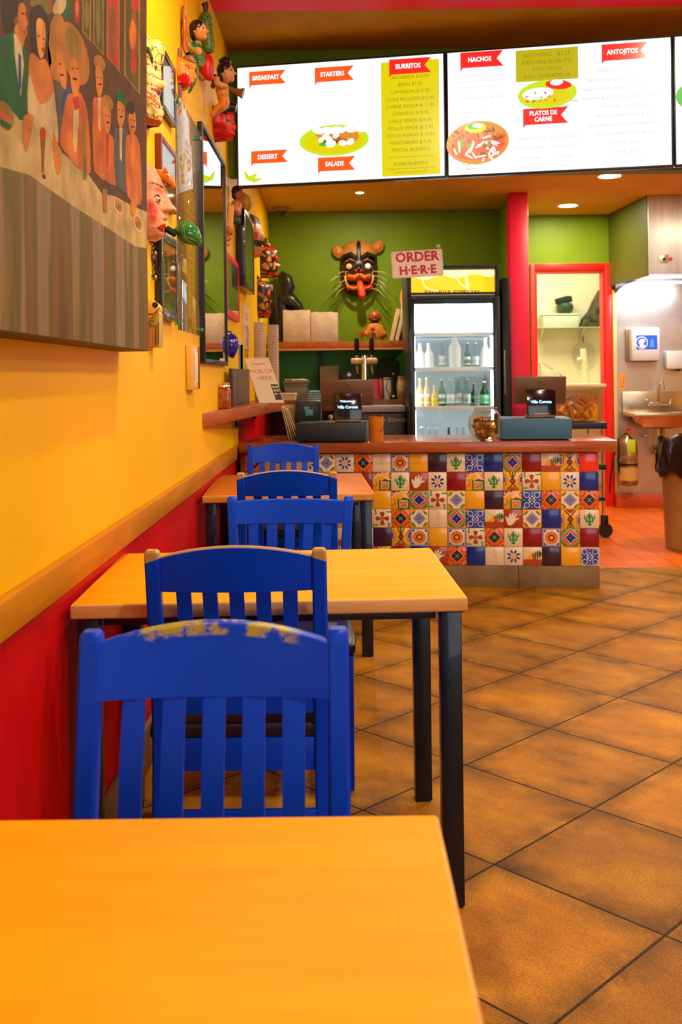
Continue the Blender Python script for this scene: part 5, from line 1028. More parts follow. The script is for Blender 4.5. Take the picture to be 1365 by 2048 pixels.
# wooden crate
c0, c1 = at(435, 740, 5.62), at(500, 820, 6.3)
wb = thing('wooden_box', 'dark weathered wooden box standing on the pickup shelf behind the jar', 'box', (WX+.10, 5.95, SZ+.0005))
f = MB(); x0, x1 = WX+.022, at(500, 800, 6.25).x; y0, y1 = 5.60, 6.25; zt = at(460, 742, 5.9).z
xn = at(463, 800, 5.6).x
walnut = mat('weathered_wood', (.16, .075, .035), .5, col2=(.055, .025, .014), scale=5, stretch=(1, 6, .6), bump=.15)
f.prism([(WX+.05, y0, SZ+.0005), (xn, y0, SZ+.0005), (x1, y1, SZ+.0005), (WX+.05, y1, SZ+.0005)], (0, 0, .012)).build('bottom', walnut, wb, world=True)
for nm, P in (('end_panel', ((WX+.05, y0), (xn, y0))), ('front_panel', ((xn, y0), (x1, y1))), ('back_panel', ((WX+.05, y0), (WX+.05, y1)))):
    (ax, ay), (bx, by) = P; d = Vector((bx-ax, by-ay, 0)).normalized(); n_ = Vector((-d.y, d.x, 0))*.012
    MB().prism([(ax, ay, SZ+.013), (bx, by, SZ+.013), (bx, by, SZ+.215), (ax, ay, SZ+.215)], n_, .001).build(nm, walnut, wb, world=True)
# blue photo frame behind the ornament, standing in the box
bf = thing('picture_frame', 'blue-edged standing picture frame behind the box, under the cobalt heart', 'picture frame', (WX+.06, 6.42, SZ+.0005))
q0, q1 = at(449, 742, 6.42), at(487, 745, 6.42)
bl = mat('sky_blue_frame', (.02, .16, .42), .35)
zt = at(449, 690, 6.42).z; xa_, xb_ = at(456, 740, 6.42).x, at(486, 740, 6.42).x; xa_ = max(xa_, WX+.004)
MB().b2((xa_, 6.42, SZ+.0005), (xa_+.022, 6.44, zt)).b2((xb_-.012, 6.42, SZ+.0005), (xb_, 6.44, zt)).b2((xa_+.022, 6.42, zt-.015), (xb_-.012, 6.44, zt)).b2((xa_+.022, 6.42, SZ+.0005), (xb_-.012, 6.44, SZ+.016)).build('frame', bl, bf, world=True)
MB().b2((xa_+.021, 6.428, SZ+.015), (xb_-.011, 6.436, zt-.014)).build('print', mat('khaki_print', (.38, .26, .10), .5), bf, world=True)
# sign PICK UP HERE
ss = thing('counter_sign', 'white slanted stand-up sign reading PICK UP HERE with a small photo strip', 'sign', (WX+.14, 6.25, SZ+.0005))
B0, B1, T0, T1 = at(519, 809, 6.45), at(569, 801, 6.45), at(489, 716, 6.62), at(544, 717, 6.62)
B0.z = B1.z = SZ+.003
u = (B1-B0).normalized(); v = (T0-B0); v = (v-u*v.dot(u)).normalized(); hh = (T0-B0).dot(v); sk = (T0-B0).dot(u); ww = (B1-B0).length
Fm = frameM(B0, u, v); n_ = u.cross(v); 
P = [Fm @ Vector(c_) for c_ in ((0, 0, 0), (ww, 0, 0), (ww+sk, hh, 0), (sk, hh, 0))]
MB().prism(P, -n_*.004).build('board', mat('sign_white', (.80, .70, .55), .5), ss, world=True)
MB().prism([P[0]-n_*.005, P[3]-n_*.005, P[0]+Vector((-.02, .13, 0))], u*.03).build('easel_back', paper, ss, world=True)
T = Deco(); T.push(Fm @ Matrix(((1, sk/hh, 0, 0), (0, 1, 0, 0), (0, 0, 1, .0005), (0, 0, 0, 1))))
T.t('Taquería', ww*.47, hh*.84, .026, 0, 1, rot=.04); T.t('PICK UP', ww*.50, hh*.65, .042, 1, 1, rot=.02); T.t('HERE', ww*.56, hh*.50, .042, 1, 1, rot=.02)
T.r(ww*.70, hh*.06, ww*.98, hh*.40, 2, 1)
for i in range(2):
    for k, m_ in enumerate((4, 3, 3, 3)): T.r(ww*(.73+.125*i), hh*(.085+.077*k), ww*(.83+.125*i), hh*(.135+.077*k), m_ if i == 0 or k != 1 else 5, 2)
T.pop(); T.build('print', [mat('red_ink', (.72, .09, .02), .5), mat('orange_red_ink', (.80, .15, .05), .5), plainblack, mat('print_pale', (.55, .5, .42), .5), mat('print_blue', (.03, .12, .3), .5), mat('print_red', (.6, .05, .02), .5)], ss, world=True)
# stacks of plastic cups
cupm = mat('frosted_cup', (.62, .50, .40), .25, col2=(.50, .38, .30), scale=3, coat=.6)
for x, Yk, yt, lb in ((520, 7.0, 645, 'tall stack of frosted plastic cups, left one of the pair on the pickup shelf'), (548, 7.1, 650, 'tall stack of frosted plastic cups, right one of the pair on the pickup shelf')):
    q_ = at(x, 760, Yk); t = thing('cup_stack', lb, 'cups', (q_.x, Yk, SZ+.0005), 0, 'stacks of cups on the pickup shelf'); n = 26; zt = at(x, yt, Yk).z-SZ
    pr = [(.030, 0)]
    for k in range(n): z = .02+(zt-.02)*k/n; pr += [(.038, z), (.0395, z+.002), (.0395, z+.006), (.037, z+.008)]
    MB().lathe(pr+[(.0395, zt), (.034, zt)], 24).build('cups', cupm, t)
# low white box beside the sign
p = at(578, 808, 7.2); t = thing('paper_stack', 'low stack of white paper beside the pick up sign', 'paper', (at(575, 800, 7.3).x-.02, 7.3, SZ+.0005)); 
for k in range(3): MB().box((.003*k, 0, .009+.0165*k), (.16, .2, .0155), .002).build('ream', paper, t)

# ---------------------------------------------------------------- on the counter
def onc(x, y, z=.8645):                      # picture point on a level z
    a, b = unroll(x, y); Y = FPX*(EYE-z)/b; return Vector((a/FPX*Y, Y, z))
CZ = .8647
drawerk = mat('black_drawer', (.012, .022, .034), .4)
slate = mat('slate_blue_drawer', (.035, .13, .24), .45)
bronze = mat('bronze_tablet', (.17, .085, .045), .35, .5)
def register(xl, xr, yb, yt, lab, lab2, lab3, dmat, tab, dis, lines, Yd, dep=.36):
    a, b = at(xl, yb, Yd), at(xr, yb, Yd); h = at(xl, yt, Yd).z-CZ; h = max(h, .07)
    t = thing('cash_drawer', lab, 'cash drawer', ((a.x+b.x)/2, Yd+dep/2, CZ), yaw)
    w_ = b.x-a.x
    MB().b2((-w_/2, -dep/2, .008), (w_/2, dep/2, h), .004).build('case', dmat, t)
    for i in (-1, 1):
        for k in (-1, 1): MB().cyl((i*(w_/2-.03), k*(dep/2-.03), 0), (i*(w_/2-.03), k*(dep/2-.03), .0085), .012).build('foot', plainblack, t)
    ztop = CZ+h
    # tablet seen from behind
    (x0, y0, x1, y1) = tab; Yt = Yd+.22; A, B = at(x0, y0, Yt), at(x1, y1, Yt)
    t2 = thing('register_tablet', lab2, 'tablet', ((A.x+B.x)/2, Yt, ztop+.0005))
    hh_ = A.z-B.z; w2 = B.x-A.x; zc = (A.z+B.z)/2
    m = MB().push(Matrix.Translation(((A.x+B.x)/2, Yt, zc)) @ Matrix.Rotation(math.radians(8), 4, 'X')); m.box((0, 0, 0), (w2, .012, hh_), .0055, seg=3); m.build('tablet', bronze, t2, world=True)
    m = MB().push(Matrix.Translation(((A.x+B.x)/2, Yt-.0072, zc+.02)) @ Matrix.Rotation(math.radians(8), 4, 'X')); m.box((0, 0, hh_*.18), (.035, .0018, .035), .004).build('logo_plate', plainblack, t2, world=True)
    m = MB().push(Matrix.Translation(((A.x+B.x)/2, Yt-.0086, zc+.02)) @ Matrix.Rotation(math.radians(8), 4, 'X')); m.box((0, 0, hh_*.18), (.018, .001, .018), .003).box((0, -.0008, hh_*.18), (.009, .001, .009)).build('logo_square', bronze, t2, world=True)
    MB().prism([((A.x+B.x)/2-.05, Yt-.06, ztop+.0005), ((A.x+B.x)/2-.05, Yt+.08, ztop+.0005), ((A.x+B.x)/2-.05, Yt+.02, max(zc-.02, ztop+.03)), ((A.x+B.x)/2-.05, Yt+.008, max(zc-.02, ztop+.03))], (.10, 0, 0), .003).build('stand', plainblack, t2, world=True)
    # customer display facing the room
    (x0, y0, x1, y1) = dis; Ye = Yd+.06; A, B = at(x0, y0, Ye), at(x1, y1, Ye); w3, h3 = B.x-A.x, A.z-ztop-.012
    t3 = thing('customer_display', lab3, 'card reader display', ((A.x+B.x)/2, Ye, ztop+.0005))
    Mx = Matrix.Translation(((A.x+B.x)/2, Ye, ztop+.012+h3/2)) @ Matrix.Rotation(math.radians(-9), 4, 'X')
    MB().push(Mx).box((0, 0, 0), (w3, .014, h3), .006, seg=3).build('case', mat('display_black', (.004, .004, .006), .12, coat=.5), t3, world=True)
    MB().box(((A.x+B.x)/2, Ye+.045, ztop+.0095), (w3*.9, .13, .018), .006).build('base', bronze, t3, world=True)
    T = Deco(); T.push(Mx @ Matrix(((1, 0, 0, 0), (0, 0, -1, -.0073), (0, 1, 0, 0), (0, 0, 0, 1))))
    for s_, yy, sz_ in lines: T.t(s_, 0, yy*h3, sz_, 0, 1, bold=.0006)
    T.build('screen_text', mat('cyan_glow', (.35, .75, .95), .4, emit=1.4), t3, world=True)
    if xr > 900: MB().push(Mx).box((0, -.0075, -h3*.42), (w3*.5, .001, .004)).build('card_slot', mat('warm_metal', (.6, .3, .12), .3, .8), t3, world=True)
register(597, 738, 879, 847, 'black cash drawer on the left of the counter', 'bronze-backed register tablet at the left, behind the square black display', 'square black customer display with two glowing lines of text, left register', drawerk, (643, 760, 748, 811), (667, 787, 725, 838), [('Welcome to', .17, .018), ('Villa Corona', -.06, .024)], 6.03)
register(1010, 1150, 872, 838, 'slate blue cash drawer on the right of the counter', 'bronze-backed register tablet at the right, above the slate blue drawer', 'square black customer display with one glowing line, right register', slate, (1027, 753, 1133, 807), (1053, 779, 1113, 834), [('Villa Corona', -.02, .024)], 5.98)
# black card printer beside the left register
A, B = at(588, 803, 6.2), at(642, 877, 6.2); t = thing('receipt_printer', 'black receipt printer with a teal label and dangling cables, left of the cash drawer', 'printer', ((A.x+B.x)/2-.0, 6.42, CZ))
w_ = B.x-A.x; h_ = A.z-CZ
A_ = Matrix.Translation((0, 0, 0))
MB().b2((-w_/2, .03, .0), (w_/2-.01, .17, h_*.42), .006).b2((-w_/2, .03, h_*.42), (w_/2, .17, h_), .012).build('case', drawerk, t)
MB().b2((-.02, .025, h_*.60), (.028, .0295, h_*.76), .001).b2((-.028, .0245, h_*.74), (.005, .0290, h_*.84), .001).build('label', mat('teal_label', (.08, .34, .33), .4), t)
for k in range(2): MB().tube([(-.05+.06*k, .028, h_*.42), (-.045+.07*k, .012, h_*.2), (-.055+.09*k, .014, .004)], .003, 6).build('cable', mat('grey_cable', (.25, .2, .17), .5), t)
# leaning menus
t = thing('menu_booklets', 'fan of leaning paper menus with pale edges behind the left end of the counter', 'menus', at(582, 880, 6.45))
t.location.z = CZ
for k in range(5):
    a0, a1 = at(578+5*k, 881, 6.35), at(562+3.2*k, 812+2*k, 6.35); a0.z = CZ+.001
    d = (a1-a0); MB().prism([a0, a0+Vector((.006, 0, 0)), a1+Vector((.006, 0, 0)), a1], (0, .17+.005*k, 0)).build('menu', paper if k % 2 else mat('khaki_menu', (.45, .32, .10), .6), t, world=True)
t2 = thing('menu_card', 'khaki yellow menu card standing between the paper menus and the printer', 'menu card', at(588, 860, 6.58)); t2.location.z = CZ
P = [at(x, y, 6.56) for x, y in ((568, 809), (591, 809), (591, 862), (586, 860))]; MB().prism(P, (0, .004, 0)).b2((at(586, 860, 6.56).x, 6.56, CZ), (at(591, 860, 6.56).x, 6.564, at(586, 860, 6.56).z)).build('card', mat('khaki_card', (.55, .38, .08), .6, col2=(.42, .28, .05), scale=20), t2, world=True)
# orange cup
A, B = at(738, 834, 6.02), at(768, 834, 6.02); r = (B.x-A.x)/2; h_ = A.z-CZ
t = thing('metal_bucket', 'small orange metal bucket with a thin handle beside the left cash drawer', 'bucket', ((A.x+B.x)/2, 6.08, CZ))
orm = mat('orange_enamel', (.62, .18, .012), .35)
MB().lathe([(r*.9, 0), (r*.98, .006), (r, h_-.004), (r*1.03, h_), (r*.97, h_), (r*.93, h_-.01), (r*.8, .012), (.001, .012)], 28).build('body', orm, t)
MB().tube([(r*.5*math.cos(q_)+r*.5, -r*.8-.004, h_*.72+.0*q_-.045*math.sin(q_*1)) for q_ in [0, .5, 1., 1.6, 2.2, 2.8]], .0016, 6).build('handle', plainblack, t)
for k in range(6): MB().tube([(r*.5*math.cos(k*1.1), r*.5*math.sin(k*1.1), .02), (r*.7*math.cos(k*1.1), r*.7*math.sin(k*1.1), h_+.010)], .0035, 6).build('pen', plainblack if k % 2 else redbrown, t)
# tip jar
cj = at(972, 840, 6.0); t = thing('tip_jar', 'round glass tip jar marked TIPS, full of notes, between the registers', 'jar', (cj.x, 6.02, CZ))
r = 34.5*6.0/FPX; zc = r*.98
prof = [(.05, 0), (r*.62, .003), (r*.88, zc*.5), (r, zc), (r*.90, zc*1.45), (r*.66, zc*1.80), (r*.62, zc*1.86), (r*.70, zc*1.95), (r*.74, zc*1.97), (r*.66, zc*1.97), (r*.58, zc*1.86), (r*.62, zc*1.78), (r*.86, zc*1.42), (r*.96, zc), (r*.84, zc*.5), (r*.55, .008), (.001, .007)]
pp_ = smoothpoly([(a_, b_, 0) for a_, b_ in prof], 3, False)
MB().lathe([(max(v.x, .001), v.y) for v in pp_], 36).build('bowl', thin_glass('jar_glass', (.97, .93, .85)), t)
rnd = random.Random(2); notes = [mat('note_tan', (.55, .28, .10), .7, col2=(.35, .2, .08), scale=40), mat('note_orange', (.62, .26, .05), .7, col2=(.5, .18, .04), scale=40), mat('note_green', (.35, .34, .16), .7, col2=(.2, .22, .10), scale=40), mat('note_gold', (.7, .42, .03), .5, col2=(.4, .22, .02), scale=40)]
for k in range(34):
    th = rnd.random()*2*PI; rr = r*.50*rnd.random()**.6; zz = zc*(.28+.95*rnd.random()**1.3); cz_ = abs(zz-zc)/zc; rr *= math.sqrt(max(.15, 1-cz_**2))
    m = MB().push(Matrix.Translation((rr*math.cos(th), rr*math.sin(th), zz)) @ Euler((rnd.random()*3, rnd.random()*3, rnd.random()*3)).to_matrix().to_4x4())
    vs = []; nx_, ny_ = 6, 2
    for i in range(nx_+1):
        for jx in range(2): vs.append(((i/nx_-.5)*.075, (jx-.5)*.036, .010*math.sin(i*1.3+k)))
    n0 = len(vs); vs += [(a_, b_, c_+.0006) for a_, b_, c_ in vs]; fs = []
    for i in range(nx_): fs += [[2*i, 2*i+1, 2*i+3, 2*i+2], [n0+2*i, n0+2*i+2, n0+2*i+3, n0+2*i+1]]
    m.raw(vs, fs).build('banknote', notes[k % 4], t)
T = MB().text('TIPS', .046, Matrix.Translation((0, -r*.985, zc*1.14)) @ Matrix.Rotation(math.radians(84), 4, 'X') @ Matrix.Rotation(.05, 4, 'Z'), bold=.0008)
V2 = []
for v in T.V:                                 # lettering wrapped on the round glass
    rr = r*1.02*math.sqrt(max(.05, 1-((v.z-zc)/zc)**2*.86)); x_ = v.x; V2.append(Vector((x_, -math.sqrt(max(rr*rr-x_*x_, .0001)), v.z)))
T.V = V2; T.build('lettering', plainblack, t)

# ---------------------------------------------------------------- fridge
Yf = 7.8; fl, frr = at(817, 700, Yf).x, at(1001, 700, Yf).x; ft = at(905, 531, Yf).z; fw = frr-fl; fb = .06
navy = mat('fridge_frame', (.035, .05, .075), .3, .3)
fd = thing('drinks_fridge', 'tall glass-door drinks fridge with a glowing yellow header behind the counter', 'fridge', ((fl+frr)/2, Yf+.35, 0))
X0, X1 = -fw/2, fw/2; hd0, hd1 = at(905, 592, Yf).z, ft
whitein = mat('fridge_liner', (.86, .92, .94), .4)
c = MB(); c.b2((X0, -.31, 0), (X0+.03, .35, ft), .004).b2((X1-.03, -.31, 0), (X1, .35, ft), .004).b2((X0+.03, .31, 0), (X1-.03, .35, ft)).b2((X0+.03, -.31, ft-.03), (X1-.03, .31, ft)).b2((X0+.03, -.31, 0), (X1-.03, .31, .22)).b2((X0+.03, -.31, hd0-.01), (X1-.03, .31, hd0+.01))
c.build('cabinet', navy, fd)
c = MB(); c.b2((X0+.0305, -.28, .221), (X0+.036, .309, hd0-.011)).b2((X1-.036, -.28, .221), (X1-.0305, .309, hd0-.011)).b2((X0+.037, .300, .221), (X1-.037, .309, hd0-.011)); c.build('liner', whitein, fd)
l = bpy.data.lights.new('fridge_lamp', 'AREA'); l.shape = 'RECTANGLE'; l.size = fw-.16; l.size_y = .1; l.energy = 9; l.color = (.84, .94, 1.0); o = bpy.data.objects.new('fridge_lamp', l); COL.objects.link(o); o.parent = fd; o.location = (0, -.2, hd0-.05); o.rotation_euler = (math.radians(25), 0, 0)
# header light box
MB().b2((X0+.03, -.30, hd0+.0105), (X1-.03, -.28, ft-.031), .002).build('header_panel', mat('header_yellow', (1., .62, .012), .3, emit=1.0, col2=(1., .80, .16), scale=2.2, contrast=(.5, .75)), fd)
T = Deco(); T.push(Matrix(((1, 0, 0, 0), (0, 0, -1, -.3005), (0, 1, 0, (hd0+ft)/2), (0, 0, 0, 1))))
T.p([(-.30, .11), (.30, .11), (.30, .03), (.16, .055), (.02, .02), (-.08, .05), (-.2, .015), (-.30, .04)], 0, 1, 3); T.line([(-.13+.10*math.cos(a), -.0+.07*math.sin(a)) for a in [k*.3+1 for k in range(14)]], .008, 0, 2); T.line([(.02, .04), (.06, -.02), (.13, -.07)], .008, 0, 2); T.line([(.10, .06), (.12, -.06)], .02, 0, 2); T.t('RESERVA ESPECIAL', 0, -.100, .046, 1, 1, bold=.0009, sx=1.15)  # pale top band paints the backlight's glow; curves and lettering are print
T.build('header_glow_and_text', [mat('header_glow_and_curves', (1., .90, .45), .3, emit=1.1), mat('header_purple', (.25, .12, .22), .5)], fd)
MB().b2((X0, -.345, hd0+.012), (X0+.03, -.3105, ft), .003).b2((X1-.03, -.345, hd0+.012), (X1, -.3105, ft), .003).b2((X0+.03, -.345, ft-.028), (X1-.03, -.3105, ft), .003).b2((X0+.03, -.345, hd0+.012), (X1-.03, -.3105, hd0+.03), .003).build('header_frame', navy, fd)
d0, d1 = .14, hd0-.012; dw = .052
door = MB(); door.b2((X0, -.35, d0), (X0+dw, -.312, d1), .008).b2((X1-dw, -.35, d0), (X1, -.312, d1), .008).b2((X0+dw, -.35, d1-dw*.9), (X1-dw, -.312, d1), .004).b2((X0+dw, -.35, d0), (X1-dw, -.312, d0+.08), .004)
dr = door.build('door', navy, fd)
MB().b2((X0+dw, -.337, d0+.08), (X1-dw, -.331, d1-dw*.9)).build('door_pane', glass, dr)
MB().b2((X0+.012, -.385, .78), (X0+.032, -.35, 1.12), .008).build('handle', plainblack, dr)
# lit tubes inside
for s in (-1, 1):
    o = MB().b2((s*(fw/2-.052)-.008, -.27, .30), (s*(fw/2-.052)+.008, -.255, hd0-.1), .004).build('light_tube', mat('cold_tube', (.80, .94, 1.0), .5, emit=16), fd)
o = MB().b2((-fw/2+.08, -.27, hd0-.045), (fw/2-.08, -.25, hd0-.025), .004).build('light_tube', MATS['cold_tube'], fd)
T = Deco(); T.push(Matrix(((1, 0, 0, X0+dw+.055), (0, 0, -1, -.3375), (0, 1, 0, d1-.115), (0, 0, 0, 1)))); T.r(-.045, -.04, .045, .04, 0, 1); T.line([(-.041, -.036), (.041, -.036), (.041, .036), (-.041, .036), (-.041, -.036)], .004, 1, 2); T.t('PLEASE', 0, .006, .02, 1, 2); T.t('CLEAN', 0, -.02, .022, 1, 2)
T.build('sticker', [thin_glass('sticker_pale', (.88, .68, .58), .4), mat('sticker_red', (.6, .08, .04), .5)], fd)
shz = [at(900, y, Yf+.1).z for y in (668, 737, 815)]+[.26]
for z in shz: MB().b2((X0+.04, -.26, z-.014), (X1-.04, .28, z)).b2((X0+.04, -.272, z-.02), (X1-.04, -.26, z+.012), .003).build('shelf', mat('shelf_white', (.88, .93, .95), .3), fd)
green_b = thin_glass('bottle_green_glass', (.10, .55, .12), .03); clear_b = thin_glass('bottle_clear_glass', (.75, .85, .85), .03); dark_b = mat('cola_glass', (.02, .01, .01), .08, coat=1.)
labm = {'w': mat('label_white', (.85, .85, .80), .5), 'y': mat('label_yellow', (.80, .60, .04), .5), 'b': mat('label_blue', (.03, .10, .45), .5), 'g': mat('label_green', (.03, .4, .08), .5)}
def bottle(label, px, pz, w_, h_, gm, lm, dy=0., cap=None, liq=None, grp='bottles in the drinks fridge'):
    t = thing('drink_bottle', label, 'bottle', (fd.location.x+px, fd.location.y-.17+dy, pz+.0005), 0, grp); r = w_/2
    MB().lathe([(v.x, v.y) for v in smoothpoly([(r*.85, 0, 0), (r, h_*.04, 0), (r, h_*.5, 0), (r*.8, h_*.62, 0), (r*.42, h_*.74, 0), (r*.36, h_*.93, 0), (r*.42, h_*.95, 0), (r*.42, h_*.985, 0)], 2, False)], 18).build('glass', gm, t)
    MB().lathe([(r*1.015, h_*.14), (r*1.015, h_*.46)], 18).build('label', lm, t)
    MB().lathe([(r*.46, h_*.96), (r*.46, h_), (.001, h_)], 14).build('cap', cap or labm['w'], t)
    return t
s2_, s3_ = shz[1], shz[2]
ylw = mat('lemon_drink', (.75, .50, .02), .1, coat=1.); orl = mat('orange_drink', (.80, .45, .15), .1, coat=1.)
fx = lambda x: at(x, 700, Yf+.15).x-fd.location.x
B_ = [(840, 'pale orange drink bottle, first from the left on the middle fridge shelf', orl, 'w', .058, .23), (854, 'pale orange drink bottle, second from the left on the middle fridge shelf', orl, 'w', .058, .235), (869, 'lemon yellow drink bottle on the middle fridge shelf', ylw, 'y', .062, .17), (884, 'green bottle with a white label just right of the lemon one', green_b, 'w', .060, .22), (901, 'clear bottle with a large white label, first of the two on the middle fridge shelf', clear_b, 'w', .072, .22), (917, 'tall narrow clear bottle between the two white-labelled ones', clear_b, 'w', .056, .235), (934, 'clear bottle with a large white label, right one on the middle fridge shelf', clear_b, 'w', .068, .22), (948, 'dark bottle with a cream cap on the middle fridge shelf', dark_b, 'g', .048, .19), (969, 'bright green bottle directly above the tip jar', green_b, 'g', .072, .20)]
for x, lb, gm, lm, w_, h_ in B_: bottle(lb, fx(x), s3_, w_, h_, gm, labm[lm])
for x, lb, gm, lm, w_, h_ in ((862-3, 'white drink carton style bottle, first from the left on the upper fridge shelf', labm['w'], 'w', .075, .20), (841, 'wide white bottle at the far left of the upper fridge shelf', labm['w'], 'w', .075, .20), (885, 'slim clear bottle with a white label on the upper fridge shelf', clear_b, 'w', .05, .22), (911, 'large white bottle at the middle of the upper fridge shelf, topped green', labm['w'], 'w', .095, .30), (936, 'green bottle on the upper fridge shelf', green_b, 'w', .05, .20), (952, 'clear bottle at the right of the upper fridge shelf', clear_b, 'w', .06, .20), (972, 'broad white bottle at the far right of the upper fridge shelf', labm['w'], 'w', .08, .24)): bottle(lb, fx(x), s2_, w_, h_, gm, labm[lm], cap=labm['g'] if 'topped' in lb else None)
for x, lb, gm, lm, w_, h_ in ((843, 'clear water bottle at the left of the lower fridge shelf', clear_b, 'w', .06, .2), (858, 'clear water bottle, second on the lower fridge shelf', clear_b, 'w', .06, .19), (872, 'clear water bottle, third on the lower fridge shelf', clear_b, 'w', .06, .19), (897, 'dark cola bottle with a white label on the lower fridge shelf', dark_b, 'w', .055, .2), (914, 'blue-labelled bottle on the lower fridge shelf', clear_b, 'b', .055, .2), (926, 'second blue-labelled bottle on the lower fridge shelf, beside the tip jar', clear_b, 'b', .06, .2)): bottle(lb, fx(x), .655, w_, h_, gm, labm[lm])
MB().b2((X0+.04, -.26, .641), (X1-.04, .28, .655)).build('shelf', MATS['shelf_white'], fd)
# black box standing in for the shade right of the fridge
p0, p1 = at(1004, 700, 8.1).x, at(1021, 700, 8.1).x
t = thing('shade_box', 'tall narrow black cabinet between the fridge and the red pillar', 'cabinet', ((p0+p1)/2, 8.25, 0))  # no real cabinet: the box stands in for the shade beside the fridge
MB().b2((p0, 8.05, 0), (p1, 8.44, at(1012, 556, 8.05).z), .004).build('case', plainblack, t, world=True)
MB().b2((p0+.005, 8.03, 1.1), (p0+.017, 8.0499, 1.45), .004).build('handle', mat('grey_cable', (0, 0, 0)), t, world=True)  # handle made up along with the box

# ---------------------------------------------------------------- back bar
bz = at(700, 800, 8.35).z
bb = thing('back_bar', 'wooden back bar worktop with an orange end panel, along the green wall', 'counter', (.3, 8.8, 0))
xl, xr = WX+.012, (fl-.003)
MB().b2((xl, 8.35, bz-.09), (xr, YB-.002, bz), .004).build('worktop', mat('worn_brown_top', (.28, .11, .03), .35, col2=(.14, .05, .015), scale=4, bump=.1), bb, world=True)
MB().b2((xr-.045, 8.36, 0), (xr-.002, YB-.002, bz-.0905), .002).build('end_panel', mat('orange_ply', (.62, .24, .03), .4), bb, world=True)
MB().b2((xl, 9.0, 0), (xr-.05, YB-.002, bz-.0905)).build('back_panel', darkwood, bb, world=True)
# bright green backsplash with a dark upright
usz = at(690, 683, 8.75).z; xs0, xs1 = WX+.003, at(816, 690, 8.75).x
bs = thing('back_panelling', 'bright green back panel with a dark upright between the shelves', 'panel', (.1, 9.17, bz))
MB().b2((xs0, YB-.02, bz+.001), (xs1, YB-.002, usz-.075)).build('green_panel', mat('bright_green_panel', (.02, .30, .015), .45), bs, world=True)
MB().b2((at(637, 720, 9.1).x, YB-.06, bz+.001), (at(646, 720, 9.1).x, YB-.0205, usz-.075)).build('upright', plainblack, bs, world=True)
us = thing('wall_shelf', 'long brown wooden shelf on the green back wall', 'shelf', (.1, 9.0, usz-.072))
MB().b2((xs0, 8.75, usz-.072), (xs1, YB-.002, usz), .004).build('board', shelfm, us, world=True)
MB().b2((xs0, 8.748, usz-.073), (xs1, 8.7499, usz-.058)).build('pale_edge', mat('pale_edge_wood', (.6, .28, .04), .5), us, world=True)
UZ = usz+.0006
def ons(x, Y=8.9): return at(x, 680, Y).x
# paper bags
bag = mat('paper_bag', (.62, .48, .36), .8, col2=(.52, .38, .27), scale=14, bump=.3)
for k, (xa, xb, yt) in enumerate(((568, 622, 622), (623, 677, 626))):
    x0, x1 = ons(xa, 8.85), ons(xb, 8.85); zt = at(xa, yt, 8.85).z
    t = thing('paper_bag', ['pale paper bag bundle on the back shelf, the left and taller one', 'pale paper bag bundle on the back shelf, the right one'][k], 'paper bag', ((x0+x1)/2, 8.95, UZ), 0, 'paper bags on the back shelf')
    rnd = random.Random(k); n = 9
    for i in range(4):
        top = [(x0+(x1-x0)*j_/n, 8.76+.045*i, zt+(rnd.random()-.5)*.012-.008*i) for j_ in range(n+1)]
        MB().prism([(x0, 8.76+.045*i, UZ), (x1, 8.76+.045*i, UZ)]+top[::-1], (0, .040, 0), .004).build('folded_bag', bag, t, world=True)
# dark bust
bust = mat('dark_bronze', (.018, .014, .008), .35, .3, coat=.3)
t = thing('bronze_bust', 'dark bronze bust of a bowed figure at the left end of the back shelf', 'statue', (at(570, 680, 9.03).x, 9.10, UZ))
def tube9(pts, rad, Y, mb=None, seg=14): return side_tube(pts, rad, Y, None, mb, seg)
m_ = MB(); tube9([(568, 600), (572, 590), (577, 575), (573, 560), (563, 551), (556, 556)], [.045, .050, .062, .060, .045, .02], 9.10, m_); tube9([(552, 600), (566, 600), (582, 602), (597, 615), (606, 630)], [.05, .075, .075, .05, .02], 9.10, m_); tube9([(560, 600), (562, 640), (562, 678), (562, 684.0)], [.07, .075, .08, .08], 9.10, m_)
m_.b2((at(550, 680, 9.04).x, 8.96, UZ), (at(590, 680, 9.04).x, 9.12, UZ+.03)).build('bust', bust, t, world=True)
tm = MB(); tube9([(553, 560), (549, 580), (551, 600), (556, 640)], [.01, .022, .02, .01], 8.98, tm); tm.build('veil', bust, t, world=True)
# doll
dz = UZ; Yd_ = 8.86
t = thing('clay_doll', 'seated brown clay doll in an orange dress on the edge of the back shelf', 'figurine', (at(748, 680, Yd_).x, Yd_, dz))
claym = paint('clay_brown', (.34, .08, .018)); dress = paint('orange_dress', (.72, .27, .03))
p = at(750, 634, Yd_); s_ = 13*Yd_/FPX
MB().ell(p, (s_, s_*.9, s_*.98)).ell((p.x-s_*.9, Yd_, p.z-.01), (.012, .01, .016)).ell((p.x+s_*.9, Yd_, p.z-.01), (.012, .01, .016)).ell((p.x, Yd_-s_*.9, p.z), (.008, .010, .010)).build('head', claym, t, world=True)
for q_ in (-1, 1): MB().ell((p.x+q_*.02, Yd_-s_*.80, p.z+.012), (.006, .004, .004)).build('eye', plainblack, t, world=True)
MB().tube([(p.x-.014, Yd_-s_*.82, p.z-.022), (p.x, Yd_-s_*.86, p.z-.026), (p.x+.014, Yd_-s_*.82, p.z-.022)], .003, 6).build('mouth', redbrown, t, world=True)
MB().lathe([(s_*.9, 0), (s_*1.02, .006), (s_*.5, .012)], 18, c=(p.x, Yd_, p.z-s_*1.05)).build('collar', plainblack, t, world=True)
carve([(740, 648), (762, 648), (768, 660), (774, 668), (762, 674), (750, 678), (738, 676), (728, 668), (734, 658)], Yd_, .13, dress, t, 'dress', .02)
